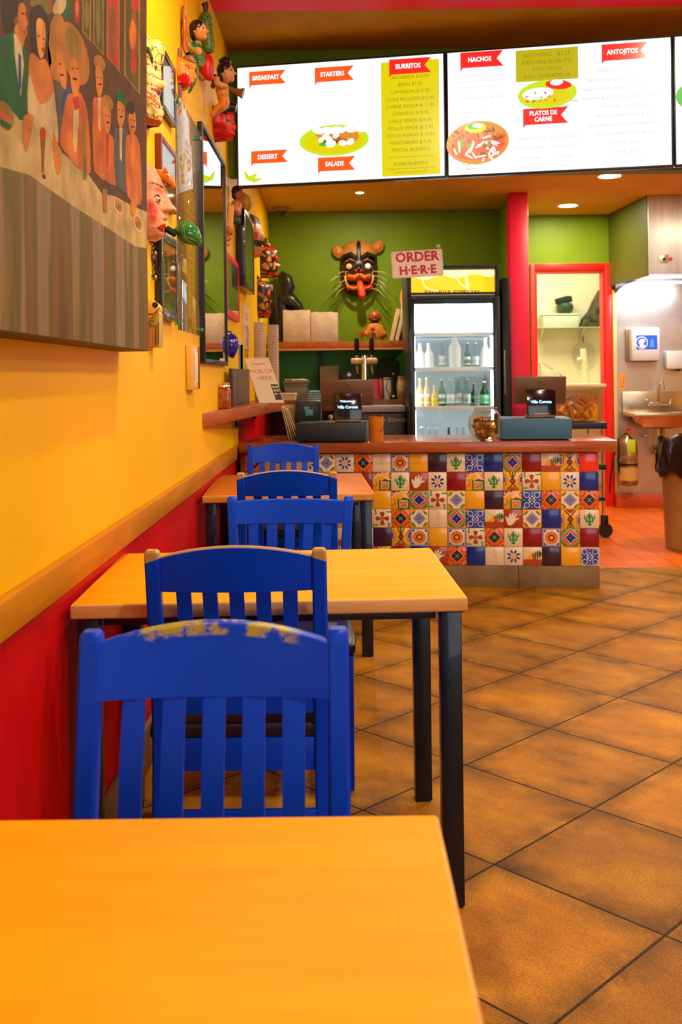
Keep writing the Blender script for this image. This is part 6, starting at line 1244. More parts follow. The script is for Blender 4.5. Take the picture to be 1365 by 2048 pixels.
tube9([(764, 652), (769, 662), (770, 672), (762, 678)], [.020, .022, .02, .015], Yd_-.02).build('arm', claym, t, world=True); tube9([(738, 654), (730, 662), (722, 668), (720, 672)], [.018, .018, .020, .018], Yd_-.03).build('arm', claym, t, world=True)
for x in (722, 741): tube9([(x, 664), (x, 671), (x, 676)], [.016, .022, .020], Yd_-.10).build('knee', claym, t, world=True)
MB().ell(at(746, 658, Yd_-.09), (.022, .012, .02)).build('flower', redp, t, world=True)
# leaning books
for k, (xb, xt, yt, m_, lb) in enumerate(((779, 793, 618, mat('gold_book', (.75, .48, .04), .5), 'gold-yellow book leaning rightwards on the back shelf, first from the doll'), (789, 800, 634, brownp, 'brown book leaning between the gold and the pale book'), (800, 806, 600, mat('pale_book', (.85, .62, .20), .5), 'tall pale book leaning against the fridge'))):
    a0, a1 = at(xb, 682, 8.88), at(xt, yt, 8.88); d = (a1-a0); d.y = 0
    t = thing('leaning_book', lb, 'book', (a0.x, 8.9, UZ), 0, 'books leaning on the back shelf'); n_ = Vector((d.z, 0, -d.x)).normalized()*.035
    a0.z = UZ+max(0, n_.z*-1)+.001
    P = [a0, a0+n_, a1+n_, a1]; yk_ = 9.03 if k == 2 else 8.82; P = [Vector((q_.x, yk_, max(q_.z, UZ))) for q_ in P]
    MB().prism(P, (0, .15, 0), .003).build('cover', m_, t, world=True); P2 = [v_+(n_*.1 if i_ in (0, 3) else -n_*.1) for i_, v_ in enumerate(P)]; MB().prism([v_-Vector((0, .001, 0)) for v_ in P2], (0, .01, 0)).build('pages', paper, t, world=True)
# flat things on the back wall
t = thing('corn_sheaf', 'orange and gold paper decoration hanging on the wall left of the fridge', 'decoration', (at(810, 600, 9.18).x, 9.18, at(810, 600, 9.18).z))
carve([(803, 580), (812, 575), (816, 600), (812, 640), (806, 655), (804, 620), (800, 598)], 9.17, .03, mat('gold_paper', (.75, .30, .03), .5), t, 'paper', .003)
# things on the back bar
BZ = bz+.0006
def onb(x, Y): return at(x, 790, Y).x
Yq = 8.55
xa, xb = onb(567, Yq), onb(617, Yq); zt = at(590, 766, Yq).z
t = thing('storage_tub', 'grey plastic tub heaped with red and white packets on the back bar', 'tub', ((xa+xb)/2, Yq+.1, BZ))
w_ = xb-xa; h_ = zt-BZ; tub = mat('grey_tub', (.20, .19, .16), .4)
MB().prism([(-w_/2*.85, 0, 0), (w_/2*.85, 0, 0), (w_/2, 0, h_), (-w_/2, 0, h_)], (0, .22, 0), .006).b2((-w_/2-.01, -.01, h_), (w_/2+.01, .23, h_+.012), .003).build('tub', tub, t)
rnd = random.Random(8)
for k in range(8): MB().push(Matrix.Translation((-w_/2+.03+(w_-.06)*k/7, .05+.1*rnd.random(), h_+.024)) @ Euler((rnd.random()*.2, rnd.random()*.2, rnd.random()*2)).to_matrix().to_4x4()).box((0, 0, 0), (.06, .04, .014), .004).build('packet', [paper, rustp, white, paper][k % 4], t)
xa, xb = onb(614, 8.5), onb(642, 8.5); t = thing('folded_cloth', 'pale blue folded cloth on the back bar left of the register tablet', 'cloth', ((xa+xb)/2, 8.5, BZ)); w_ = xb-xa
for k in range(4): MB().box((.004*(k % 2), .05, .011+.019*k), (w_*(1-.06*k), .12, .018), .008, seg=3).build('fold', mat('blue_cloth', (.14, .36, .48), .8, col2=(.3, .5, .55), scale=30), t)
P = [at(x, y, 8.9) for x, y in ((640, 733), (678, 731), (679, 796), (641, 797))]; t = thing('white_card', 'pale square card leaning behind the left register tablet', 'card', P[3])
P[2].z = P[3].z = BZ; t.location = P[3]; MB().prism(P, (0, .01, 0), .001).build('card', mat('grey_card', (.36, .28, .22), .7), t, world=True)
xa, xb = onb(683, 8.8), onb(720, 8.8); t = thing('small_speaker', 'small black speaker box on the back bar behind the tablet', 'speaker', ((xa+xb)/2, 8.85, BZ)); h_ = at(700, 741, 8.8).z-BZ
MB().b2((-(xb-xa)/2, -.05, 0), ((xb-xa)/2, .05, h_), .006).build('case', plainblack, t); MB().cyl((-.01, -.053, h_-.035), (-.01, -.05, h_-.035), .016).build('dial', steel, t)
MB().cyl((.03, -.053, h_-.04), (.03, -.05, h_-.04), .012).build('dial', drawerk, t)
# beer tower
tx = onb(732, 8.3); t = thing('beer_tap_tower', 'chrome beer tower with two white tap heads and black handles above the register', 'beer tap', (tx, 8.42, BZ)); tz = lambda y: at(732, y, 8.42).z-BZ
MB().lathe([(.055, 0), (.055, .008), (.034, .014), (.032, tz(722)), (.030, tz(714)), (.02, tz(711))], 24).build('column', chrome, t)
MB().cyl((-.075, 0, tz(722)), (.095, 0, tz(722)), .02).build('crossbar', chrome, t)
for dx in (-.068, .055):
    MB().box((dx, -.02, tz(722)), (.10, .055, .05), .018, seg=3).build('tap_head', mat('cream_ceramic', (.75, .55, .33), .3, col2=(.6, .4, .2), scale=30), t)
    f_ = MB(); f_.cyl((dx, -.04, tz(732)), (dx+.008, -.06, tz(748)), .010, .007).build('spout', mat('brass', (.55, .32, .08), .25, 1.), t)
    MB().lathe([(.008, 0), (.012, .02), (.011, .035)], 14, c=(dx, -.02, tz(717))).build('collar', chrome, t)
    MB().lathe([(.012, 0), (.019, .02), (.021, .10), (.018, .135), (.012, .145), (.001, .147)], 14, c=(dx, -.02, tz(711))).build('handle', plainblack, t)
# dark blue tub / bag, red frame box, containers, blender
P = [(757, 797), (757, 728), (762, 718), (776, 714), (792, 717), (800, 726), (800, 797)]
t = thing('storage_bag', 'rounded slate-blue bag leaning at the back of the bar near the fridge', 'bag', (onb(778, 8.95), 8.98, BZ)); P3 = [at(x, y, 8.95) for x, y in P]
for v_ in (P3[0], P3[-1]): v_.z = BZ
MB().prism(P3, (0, .12, 0), .02).build('bag', mat('slate_cloth', (.035, .09, .12), .8, col2=(.02, .06, .07), scale=12, bump=.2), t, world=True)
xa, xb = onb(742, 8.45), onb(766, 8.45); t = thing('red_box', 'open red-edged box on the back bar right of the beer tower', 'box', ((xa+xb)/2, 8.5, BZ)); h_ = at(750, 758, 8.45).z-BZ; w_ = xb-xa
MB().b2((-w_/2, -.05, 0), (-w_/2+.012, .08, h_), .001).b2((w_/2-.03, -.05, 0), (w_/2, .08, h_), .001).b2((-w_/2+.012, -.05, 0), (w_/2-.03, .08, .02)).b2((-w_/2+.012, .07, .02), (w_/2-.03, .08, h_)).build('box', redp, t)
xa, xb = onb(766, 8.48), onb(784, 8.48); t = thing('white_canister', 'white canister with a wooden lid next to the red box', 'canister', ((xa+xb)/2+.005, 8.52, BZ)); r = (xb-xa)/2-.004
MB().lathe([(r, 0), (r, h_-.01), (r*.95, h_-.005)], 24).build('body', mat('enamel_white', (.6, .58, .55), .3), t); MB().lathe([(r*1.03, h_-.004), (r*1.03, h_+.012), (.001, h_+.012)], 24).build('lid', mat('lid_wood', (.6, .32, .08), .5), t)
t = thing('stick_blender', 'black stick blender standing upright in its base left of the glass carafe', 'blender', (onb(788, 8.40), 8.40, BZ)); hz = at(788, 746, 8.4).z-BZ
MB().lathe([(.035, 0), (.035, .02), (.02, .035), (.014, hz*.5), (.017, hz*.7), (.018, hz*.95), (.01, hz)], 18).build('body', plainblack, t); MB().tube([(.0, 0, hz*.8), (-.05, .0, hz*.75), (-.06, .01, hz*.4), (-.03, .0, .02)], .004, 8).build('cord', plainblack, t)
t = thing('carafe', 'amber faceted glass carafe on the back bar beside the fridge', 'carafe', (onb(804, 8.5), 8.52, BZ)); hz = at(804, 752, 8.5).z-BZ
MB().lathe([(.032, 0), (.040, .02), (.042, hz*.5), (.034, hz*.75), (.030, hz*.9), (.036, hz), (.001, hz)], 10).build('body', mat('amber_glass', (.48, .27, .07), .12, col2=(.65, .45, .2), scale=25, coat=1.), t); MB().tube([(.036, 0, hz*.8), (.06, 0, hz*.7), (.055, 0, hz*.35), (.04, 0, hz*.25)], .006, 8).build('handle', MATS['amber_glass'], t)
# cooler under the bar
xa, xb = onb(690, 8.1), at(813, 850, 8.0).x; zt = at(750, 812, 8.0).z
t = thing('ice_cooler', 'dark ice cooler with a silver lid and pale script lettering under the back bar', 'cooler', ((xa+xb)/2, 8.2, 0)); w_ = xb-xa-.02
MB().b2((-w_/2, -.2, .02), (w_/2, .14, zt-.055), .015).build('body', mat('cooler_dark', (.025, .03, .04), .4), t); MB().b2((-w_/2-.006, -.206, zt-.05), (w_/2+.006, .146, zt), .012).build('lid', mat('cooler_lid', (.36, .38, .42), .35), t)
for k in (-1, 1): MB().b2((k*w_*.4-.03, -.19, 0), (k*w_*.4+.03, .13, .022)).build('foot', plainblack, t)
T = MB().text('Pico Blanco', .052, Matrix(((1, .25, 0, .11), (0, 0, -1, -.2012), (0, 1, 0, zt-.125), (0, 0, 0, 1))), ext=.0004); T.build('lettering', mat('script_pale', (.55, .42, .3), .5), t)
# shelf under counter back: small bottles by left register
for k, (x, lb) in enumerate(((658, 'small glass bottle with a gold collar left of the square display'),)):
    q_ = at(x+3, 830, 6.45); t = thing('small_bottle', lb, 'bottle', (q_.x, 6.62, CZ)); MB().lathe([(.018, 0), (.02, .01), (.02, .07), (.009, .10), (.011, .12)], 16).build('glass', mat('grey_glass', (.25, .25, .24), .1, coat=1.), t); MB().lathe([(.014, .12), (.014, .14), (.001, .142)], 12).build('cap', steel, t)

# ---------------------------------------------------------------- hanging sign
A, B, C_, D_ = at(783, 504, 6.3), at(886, 497, 6.3), at(887, 551, 6.3), at(785, 557, 6.3)
cen = (A+B+C_+D_)/4; u = ((B-A)+(C_-D_)).normalized(); v = Vector((0, 1, 0)).cross(u)*-1; W_, H_ = ((B-A).length+(C_-D_).length)/2, ((A-D_).length+(B-C_).length)/2
t = thing('order_sign', 'small white hanging sign with red letters ORDER HERE', 'sign', cen)
Fm = frameM(cen, u, v)
m = MB().push(Fm); rr = .010; pts = []
for cx_, cy_, a0 in ((W_/2-rr, H_/2-rr, 0), (-W_/2+rr, H_/2-rr, PI/2), (-W_/2+rr, -H_/2+rr, PI), (W_/2-rr, -H_/2+rr, 1.5*PI)):
    for k in range(4): pts.append((cx_+rr*math.cos(a0+k*PI/6), cy_+rr*math.sin(a0+k*PI/6), 0))
m.prism(pts, (0, 0, -.006)).build('board', mat('sign_pinkish_white', (.95, .86, .82), .4), t, world=True)
T = Deco(); T.push(Fm)
if (Fm.to_3x3() @ Vector((0, 0, 1))).y > 0: print('SIGN NORMAL WRONG')
for s_, y, sz_ in (('ORDER', .016, .082), ('H·E·R·E', -.063, .074)): T.t(s_, 0, y, sz_, 0, 1, bold=.0030)
q_ = .0045; T.line([(-W_/2+q_, -H_/2+q_), (W_/2-q_, -H_/2+q_), (W_/2-q_, H_/2-q_), (-W_/2+q_, H_/2-q_), (-W_/2+q_, -H_/2+q_)], .0015, 1, 1)
T.build('lettering', [mat('sign_red', (.62, .0, .005), .4), mat('sign_pink', (.7, .25, .22), .5)], t, world=True)
for s in (-1, 1):
    b_ = cen+u*s*(W_/2-.012)+v*(H_/2); tvb = Vector((b_.x, 5.60, 2.78 if s < 0 else 2.78)); MB().tube([b_, b_+Vector((0, 0, .012)), Vector((b_.x, b_.y, ZC-.001))], .0008, 5).build('wire', mat('thin_wire', (.3, .3, .25), .4), t, world=True)
m = MB().push(Matrix.Translation(cen+u*(W_/2-.022)+v*(H_/2+.018)) @ Matrix.Rotation(.2, 4, 'Y')); m.box((0, .003, 0), (.026, .004, .020), .002).build('tag', mat('tag_cream', (.7, .6, .3), .5), t, world=True)

# ---------------------------------------------------------------- dome camera
a_, b_ = unroll(563, 422); Yc = FPX*(ZC-EYE)/(-b_)*.985; xc = a_/FPX*Yc
t = thing('dome_camera', 'small dark dome security camera on the kitchen ceiling corner', 'camera', (xc, Yc-.06, ZC-.001))
MB().lathe([(.001, 0), (.068, 0), (.070, -.028), (.055, -.035), (.001, -.035)], 28).build('mount', mat('camera_mount', (.35, .2, .08), .4), t)
MB().lathe([(.05, -.0355), (.046, -.058), (.03, -.076), (.001, -.084)], 24).build('dome', mat('smoked_dome', (.004, .004, .004), .08, coat=1.), t)

# ---------------------------------------------------------------- big cat mask on the green wall
Ym = YB-.002; mc = at(718, 540, YB)
cm = thing('cat_mask', 'large fierce cat mask with whiskers, pale eyes and a hanging red tongue', 'mask', (mc.x, Ym, mc.z))
S = YB/FPX                                   # metres per picture pixel there
def mk(dx, dy, dep): return (dx*S, -dep, -dy*S)
vs = []; fs = []; mi = []; NU, NV = 30, 34
for i in range(NV+1):
    v_ = -1+2*i/NV
    for k in range(NU+1):
        s = -1+2*k/NU; hw_ = (37*math.sqrt(max(0, 1-abs(v_)**5.0))+.6)*(1 if v_ < .2 else 1-.22*(v_-.2))
        x = s*hw_; y = v_*57-2; base_ = .13*math.sqrt(max(0, 1-abs(s)**2.2))*math.sqrt(max(0, 1-abs(v_)**4))
        br = .035*math.exp(-((abs(x)-16)/11)**2-((y+22)/9)**2); sn = .075*math.exp(-(x/15)**2-((y-12)/17)**2); eye_ = -.03*math.exp(-((abs(x)-17)/7)**2-((y+3)/7)**2); mo = -.05*math.exp(-(x/20)**2-((y-30)/6)**2)
        vs.append(mk(x, y, max(base_+ (br+sn+eye_+mo)*(base_ > .02), .0)))
for i in range(NV):
    for k in range(NU):
        fs.append([i*(NU+1)+k, i*(NU+1)+k+1, (i+1)*(NU+1)+k+1, (i+1)*(NU+1)+k]); s = -1+2*(k+.5)/NU; v_ = -1+2*(i+.5)/NV; x = s*36; y = v_*57-2
        c = 0
        if y < -22-abs(x)*.22: c = 1
        if abs(x) < 5.5 and y < 8: c = 2
        if ((abs(x)-18)/15)**2+((y+20)/8)**2 < 1: c = 2
        if y > 14 and abs(x) < 30 and y < 40: c = 3
        if 24 < y < 32+0*x and abs(x) < 23: c = 4
        mi.append(c)
furd = mat('dark_fur_paint', (.055, .022, .008), .5, col2=(.018, .008, .004), scale=18); 
MB().raw(vs, fs, 0, mi).build('face', [furd, paint('tawny', (.50, .20, .03)), plainblack, rustp, mat('mouth_dark', (.05, .004, .004), .5)], cm, smooth=60)
def ctube(pts, rad, m, name, seg=10): MB().tube([mk(*p) for p in pts], rad, seg).build(name, m, cm)
for s in (-1, 1):
    MB().ell(mk(s*40-1, -40+(4 if s < 0 else -5), .035), (.052, .03, .065), rot=(0, s*.5, 0)).build('ear', paint('tawny', (0, 0, 0)), cm)
    MB().ell(mk(s*40-1, -39+(4 if s < 0 else -5), .057), (.028, .012, .034), rot=(0, s*.5, 0)).build('inner_ear', rustp, cm)
    MB().ell(mk(s*18.5-1, -4, .125), (.028, .026, .028)).build('eye', mat('pale_eye', (.80, .52, .22), .15, coat=1.) if s < 0 else mat('white_eye', (.9, .88, .92), .1, coat=1.), cm)
    MB().ell(mk(s*18.5-1, -4, .148), (.007, .004, .007)).build('pupil', plainblack if s < 0 else MATS['white_eye'], cm)
    ctube([(s*6, -20, .15), (s*16, -27, .165), (s*28, -24, .14), (s*33, -16, .10)], [.018, .024, .020, .010], plainblack, 'eyebrow'); ctube([(s*8, -14, .155), (s*17, -18, .16), (s*27, -13, .13)], [.007, .010, .007], brownp, 'eyelid')
    ctube([(s*1, 13, .20), (s*10, 19, .205), (s*20, 15, .17), (s*27, 18, .13), (s*29, 26, .11)], [.014, .020, .016, .014, .010], paint('orange_lip', (.80, .16, .015)), 'upper_lip'); ctube([(s*28, 24, .115), (s*22, 36, .14), (s*10, 40, .17), (0, 38, .185)], [.012, .016, .016, .014], MATS['orange_lip'] if s < 0 else redp, 'lower_lip')
    MB().ell(mk(s*4.5-1, 6, .215), (.015, .012, .012)).build('nostril', redp, cm)
    ctube([(s*26, 8, .13), (s*28, 18, .16), (s*25, 30, .165)], [.004, .008, .003], paint('cream_paint', (0, 0, 0)), 'fang')
    rnd = random.Random(5+s)
    for k in range(15):
        y0 = 6+2.6*k; x0 = s*(20+rnd.random()*10)
        p0 = Vector(mk(x0, y0, .12)); L_ = (18+14*rnd.random()); p1 = Vector(mk(x0+s*L_*.6, y0+L_*.10+k*.5, .20)); p2 = Vector(mk(x0+s*L_, y0+L_*.35+k*1.1, .22))
        MB().tube([p0, p1, p2], [.0035, .0025, .001], 5).build('whisker', plainblack if k % 3 else paint('cream_paint', (0, 0, 0)), cm)
MB().ell(mk(-1, 3, .185), (.040, .045, .035)).build('nose', plainblack, cm)
ctube([(1, 28, .15), (2, 36, .185), (4, 46, .20), (5, 54, .195), (5, 60, .18)], [.024, .030, .033, .033, .018], paint('tongue_red', (.80, .07, .012)), 'tongue', 14)

# ---------------------------------------------------------------- store room seen through the doorway
Ys = 11.35
shm = mat('wire_shelf', (.7, .68, .5), .3, .6)
zs_ = at(1120, 654, Ys).z
t = thing('storage_shelf', 'pale metal shelf on the cream store room wall', 'shelf', (at(1150, 654, Ys).x, Ys+.12, zs_-.012)); MB().b2((at(1078, 654, Ys).x, Ys, zs_-.012), (at(1232, 654, Ys).x, 11.598, zs_), .002).build('board', shm, t, world=True)
for x in (1088, 1170): q_ = at(x, 660, Ys); MB().prism([(q_.x, 11.598, zs_-.0125), (q_.x, Ys+.02, zs_-.0125), (q_.x, 11.598, zs_-.16)], (.012, 0, 0)).build('bracket', shm, t, world=True)
xa, xb = at(1086, 640, Ys+.01).x, at(1160, 640, Ys+.01).x; h_ = at(1120, 627, Ys).z-zs_; w_ = xb-xa
t = thing('plastic_bin', 'pale green-white plastic bin on the store room shelf', 'bin', ((xa+xb)/2, Ys+.012, zs_+.0005)); binm = mat('pale_bin', (.55, .66, .48), .4)
MB().prism([(-w_/2*.93, 0, 0), (w_/2*.93, 0, 0), (w_/2, 0, h_-.02), (-w_/2, 0, h_-.02)], (0, .2, 0), .008).build('bin', binm, t); MB().b2((-w_/2-.008, -.008, h_-.02), (w_/2+.008, .208, h_), .005).build('lid', binm, t)
q_ = at(1131, 625, Ys+.1); zc_ = zs_+h_+.001
t = thing('dark_bundle', 'dark green and black bundle on top of the plastic bin', 'bundle', (q_.x, Ys+.11, zc_)); MB().lathe([(.06, 0), (.09, .03), (.10, .09), (.08, .12), (.001, .13)], 9).build('pot', mat('dark_green_pot', (.02, .06, .03), .4, col2=(.06, .10, .05), scale=20), t)
MB().push(Matrix.Translation((-.01, 0, .135)) @ Euler((.1, -.25, .2)).to_matrix().to_4x4()).box((0, 0, .02), (.17, .12, .07), .015).build('cloth', mat('black_cloth', (.01, .02, .015), .8), t)
t = thing('dark_coat_bundle', 'tall dark olive bundle on the shelf at the right of the doorway', 'bundle', (at(1205, 640, Ys).x, Ys+.1, zs_+.0005)); m_ = MB()
P = [at(x, y, Ys) for x, y in ((1165, 653), (1170, 636), (1182, 622), (1192, 600), (1204, 578), (1225, 570), (1232, 653))]
for v_ in (P[0], P[-1]): v_.z = zs_+.0006
m_.prism(P, (0, .18, 0), .02).build('cloth', mat('dark_olive_cloth', (.09, .08, .025), .8, col2=(.02, .02, .01), scale=12, contrast=(.45, .6), bump=.3), t, world=True)
t = thing('sieve', 'round wire sieve hanging below the store room shelf', 'sieve', at(1168, 700, Ys+.2)); m_ = MB(); cx_, cz_ = at(1168, 707, 11.56).x, at(1168, 707, 11.56).z; rr = .125
m_.tube([(cx_+rr*math.cos(a), 11.56, cz_+rr*math.sin(a)) for a in [k*PI/12 for k in range(25)]], .005, 6).build('rim', steel, t, world=True)
m_ = MB()
for k in range(-5, 6): hh = math.sqrt(max(0, rr*rr-(k*.022)**2)); m_.tube([(cx_+k*.022, 11.565, cz_-hh), (cx_+k*.022, 11.575, cz_), (cx_+k*.022, 11.565, cz_+hh)], .0018, 4); m_.tube([(cx_-hh, 11.565, cz_+k*.022), (cx_, 11.575, cz_+k*.022), (cx_+hh, 11.565, cz_+k*.022)], .0018, 4)
m_.build('mesh', steel, t, world=True); MB().tube([(cx_, 11.56, cz_+rr), (cx_-.02, 11.56, cz_+rr+.17)], .006, 6).build('handle', darkwood, t, world=True)
t = thing('paper_tube', 'upright white tube standing on the store room worktop', 'tube', (at(1172, 765, 11.0).x, 11.0, at(1172, 772, 11.0).z)); a0, a1 = at(1174, 772, 11.0), at(1167, 697, 11.0); MB().cyl(a0, a1, .038, .034).build('tube', mat('bright_white', (.9, .88, .6), .5), t, world=True)
MB().ell(at(1160, 719, 10.98), (.03, .02, .025)).build('cap', MATS['bright_white'], t, world=True)
zw = at(1172, 772, 11.0).z
t = thing('store_worktop', 'pale worktop in the store room behind the right register', 'worktop', (at(1140, 800, 11.1).x, 11.2, 0)); MB().b2((1.9, 10.75, zw-.04), (3.2, 11.59, zw-.001), .004).build('top', shm, t, world=True)
for x in (1.95, 3.15):
    for y in (10.8, 11.54): MB().b2((x-.02, y-.02, 0), (x+.02, y+.02, zw-.0405)).build('leg', steel, t, world=True)
t = thing('desk_lamp_arm', 'thin bent metal arm lamp on the store room worktop', 'lamp', (at(1082, 768, 10.95).x, 10.95, zw)); q0 = at(1081, 770, 10.95); q0.z = zw
MB().cyl(q0, at(1081, 740, 10.95), .022, .018).build('base', binm, t, world=True); MB().tube([at(1081, 742, 10.95), at(1079, 727, 10.95), at(1085, 724, 10.95), at(1112, 743, 10.95), at(1125, 752, 10.95)], .010, 8).build('arm', steel, t, world=True)
q_ = at(1096, 748, 10.9); t = thing('white_carton', 'small white carton beside the bent arm lamp', 'carton', (q_.x+.02, 10.86, zw)); MB().b2((-.07, -.05, 0), (.09, .05, q_.z-zw+.04), .003).build('carton', MATS['bright_white'], t)
l = bpy.data.lights.new('store_room_lamp', 'AREA'); l.shape = 'RECTANGLE'; l.size = 1.2; l.size_y = .5; l.energy = 46; l.color = (1, .95, .72); o = bpy.data.objects.new('store_room_lamp', l); COL.objects.link(o); o.location = (2.2, 10.6, 2.86)

# ---------------------------------------------------------------- cart with chip bin
Yk = 7.75; X0, X1 = at(1142, 850, Yk).x, at(1216, 850, Yk).x; zc_ = at(1180, 845, Yk).z
t = thing('utility_cart', 'black and chrome utility cart on casters behind the right end of the counter', 'cart', ((X0+X1)/2, Yk+.3, 0))
X0 -= .25
MB().b2((X0, Yk, zc_-.05), (X1, Yk+.5, zc_), .008).build('top_tray', drawerk, t, world=True); MB().b2((X0+.02, Yk+.01, .28), (X1-.02, Yk+.49, .31), .006).build('lower_tray', drawerk, t, world=True)
for x in (X0+.03, X1-.03):
    for y in (Yk+.03, Yk+.47):
        MB().cyl((x, y, .15), (x, y, zc_-.0505), .0125).build('pole', chrome, t, world=True); MB().b2((x-.03, y-.02, .52), (x+.02, y+.02, .56), .004).build('clamp', plainblack, t, world=True)
        MB().cyl((x+.01, y-.016, .056), (x+.01, y+.016, .056), .055, seg=24).b2((x-.02, y-.025, .10), (x+.03, y+.025, .17), .004).build('caster', plainblack, t, world=True)
X0, X1 = at(1095, 800, Yk+.05).x, at(1213, 800, Yk+.05).x; zt = at(1170, 768, Yk+.05).z; w_ = X1-X0-.02; h_ = zt-zc_
t = thing('chip_bin', 'large translucent bin half full of orange tortilla chips on the cart', 'bin', ((X0+X1)/2, Yk+.25, zc_+.0006))
MB().prism([(-w_/2*.88, -.2, .004), (w_/2*.88, -.2, .004), (w_/2, -.2, h_-.03), (-w_/2, -.2, h_-.03)], (0, .4, 0), .01).build('bin', thin_glass('frosted_bin', (.95, .90, .74), .3), t)
MB().b2((-w_/2-.012, -.212, h_-.03), (w_/2+.012, .212, h_), .006).build('rim', mat('bin_rim', (.62, .52, .34), .4), t)
rnd = random.Random(1); m_ = MB()
for k in range(420):
    z = .01+(h_*.52)*rnd.random(); zz = w_/2*(.86+.12*z/h_)-.03; x = (2*rnd.random()-1)*zz; y = -.18+.34*rnd.random(); e_ = Euler((rnd.random()*6, rnd.random()*6, rnd.random()*6)).to_matrix()
    P = [Vector((x, y, z+.02))+e_ @ Vector(v_) for v_ in ((-.022, -.015, 0), (.022, -.015, 0), (0, .025, .004))]
    m_.prism(P, e_ @ Vector((0, 0, .002)))
o = m_.build('chips', mat('tortilla_chip', (.92, .46, .03), .6, col2=(.85, .36, .02), scale=15), t); o['kind'] = 'stuff'
MB().b2((-w_/2*.85, -.10, .006), (w_/2*.85, .19, h_*.45)).build('chips_core', MATS['tortilla_chip'], t)['kind'] = 'stuff'

# ---------------------------------------------------------------- steel kitchen corner
YS_ = YR-.01
hx0 = at(1296, 450, 8.6).x
hz0 = at(1330, 547, 8.6).z
hood = thing('extractor_hood', 'large brushed steel extractor hood at the upper right', 'hood', (hx0+.6, 9.0, hz0))
MB().b2((hx0, 8.58, hz0), (hx0+1.6, 8.60, ZC-.002), .002).b2((hx0+.015, 8.60, hz0+.02), (hx0+1.6, YS_-.002, hz0+.05)).build('front', steel, hood, world=True)
m_ = MB(); cv = [at(x, y, 9.46) for x, y in ((1236, 581), (1247, 572), (1262, 565), (1290, 558), (1320, 554), (1365, 553), (1400, 553))]; lo = [Vector((v_.x, v_.y, v_.z-.02)) for v_ in cv]
m_.prism(cv+lo[::-1], (0, YS_-9.462, 0)).build('canopy', mat('dull_steel', (.30, .28, .26), .35, .9), hood, world=True)
b_ = at(1329, 518, 8.579); MB().box((b_.x, 8.5785, b_.z), (.075, .0025, .07), .001).build('switch_plate', mat('plate_tan', (.45, .36, .28), .35, .7), hood, world=True)
MB().cyl((b_.x, 8.572, b_.z), (b_.x, 8.577, b_.z), .014).build('black_button', plainblack, hood, world=True); b2_ = at(1342, 518, 8.579); MB().cyl((b2_.x-.0, 8.570, b2_.z), (b2_.x, 8.5795, b2_.z), .016).build('red_button', redp, hood, world=True)
l = bpy.data.lights.new('hood_lamp', 'AREA'); l.shape = 'RECTANGLE'; l.size = .5; l.size_y = .12; l.energy = 12; l.color = (.88, .93, 1.0); o = bpy.data.objects.new('hood_lamp', l); COL.objects.link(o); o.parent = hood; q_ = at(1335, 560, 9.2); o.location = Vector((q_.x, 9.2, q_.z-.04))-hood.location; o.rotation_euler = (math.radians(25), 0, 0)
MB().b2((q_.x-.25, 9.15, q_.z-.03), (q_.x+.25, 9.24, q_.z-.015), .003).build('lamp_strip', mat('cold_lamp', (.85, .93, 1), .5, emit=6), hood, world=True)
# paper towel dispenser
A, B = at(1264, 655, YS_-.13), at(1322, 722, YS_-.13)
t = thing('towel_dispenser', 'white paper towel dispenser with a blue label on the steel wall', 'dispenser', ((A.x+B.x)/2, YS_-.07, B.z)); w_, h_ = B.x-A.x, A.z-B.z
MB().b2((-w_/2, -.06, 0), (w_/2, .068, h_), .018).build('cover', mat('dispenser_white', (.55, .50, .45), .35), t); MB().b2((-w_/2+.02, -.03, -.006), (w_/2-.02, .05, .002)).build('slot', plainblack, t)
MB().b2((-w_/2-.025, .03, .0), (-w_/2+.0, .066, h_-.01), .003).build('side', mat('dispenser_side', (.22, .14, .10), .4), t)
T = Deco(); T.push(Matrix(((1, 0, 0, 0), (0, 0, -1, -.0605), (0, 1, 0, h_*.55), (0, 0, 0, 1)))); T.r(-w_*.34, -h_*.20, w_*.40, h_*.22, 0, 1); T.c(-w_*.15, 0, h_*.18, h_*.18, 1, 2); T.c(-w_*.15, 0, h_*.16, h_*.16, 0, 3); T.c(-w_*.15, .01, h_*.10, h_*.07, 1, 4, .4); T.c(-w_*.13, -.03, h_*.09, h_*.05, 1, 4, -.3); T.p([(w_*.12, -h_*.14), (w_*.3, -h_*.14), (w_*.26, h_*.1), (w_*.16, h_*.1)], 2, 2)
T.build('label', [mat('label_royal', (.01, .07, .48), .4), mat('label_pale', (.75, .78, .82), .5), mat('label_mid', (.06, .2, .6), .4)], t)
A, B = at(1334, 702, YS_-.1), at(1380, 738, YS_-.1); t = thing('soap_dispenser', 'white soap dispenser beside the paper towel dispenser', 'dispenser', ((A.x+B.x)/2, YS_-.05, B.z)); w_, h_ = B.x-A.x, A.z-B.z
MB().b2((-w_/2, -.05, 0), (w_/2, .048, h_), .015).build('cover', MATS['dispenser_white'], t); MB().b2((-.01, -.045, -.02), (.03, .0, .0005), .004).build('nozzle', plainblack, t)
# sticker
q_ = at(1245, 763, YS_); t = thing('warning_sticker', 'small orange sticker on the steel wall left of the sink', 'sticker', (q_.x, YS_-.001, q_.z)); MB().box((0, -.0008, 0), (.055, .0015, .155)).build('sticker', mat('sticker_orange', (.80, .30, .04), .5), t)
T = Deco(); T.push(Matrix(((1, 0, 0, 0), (0, 0, -1, -.0017), (0, 1, 0, 0), (0, 0, 0, 1)))); T.r(-.018, -.055, .018, -.04, 0, 1); T.line([(-.015, .045), (-.015, -.02), (.015, -.02), (.015, .045)], .006, 0, 1); T.build('print', mat('sticker_rust', (.55, .12, .02), .5), t)
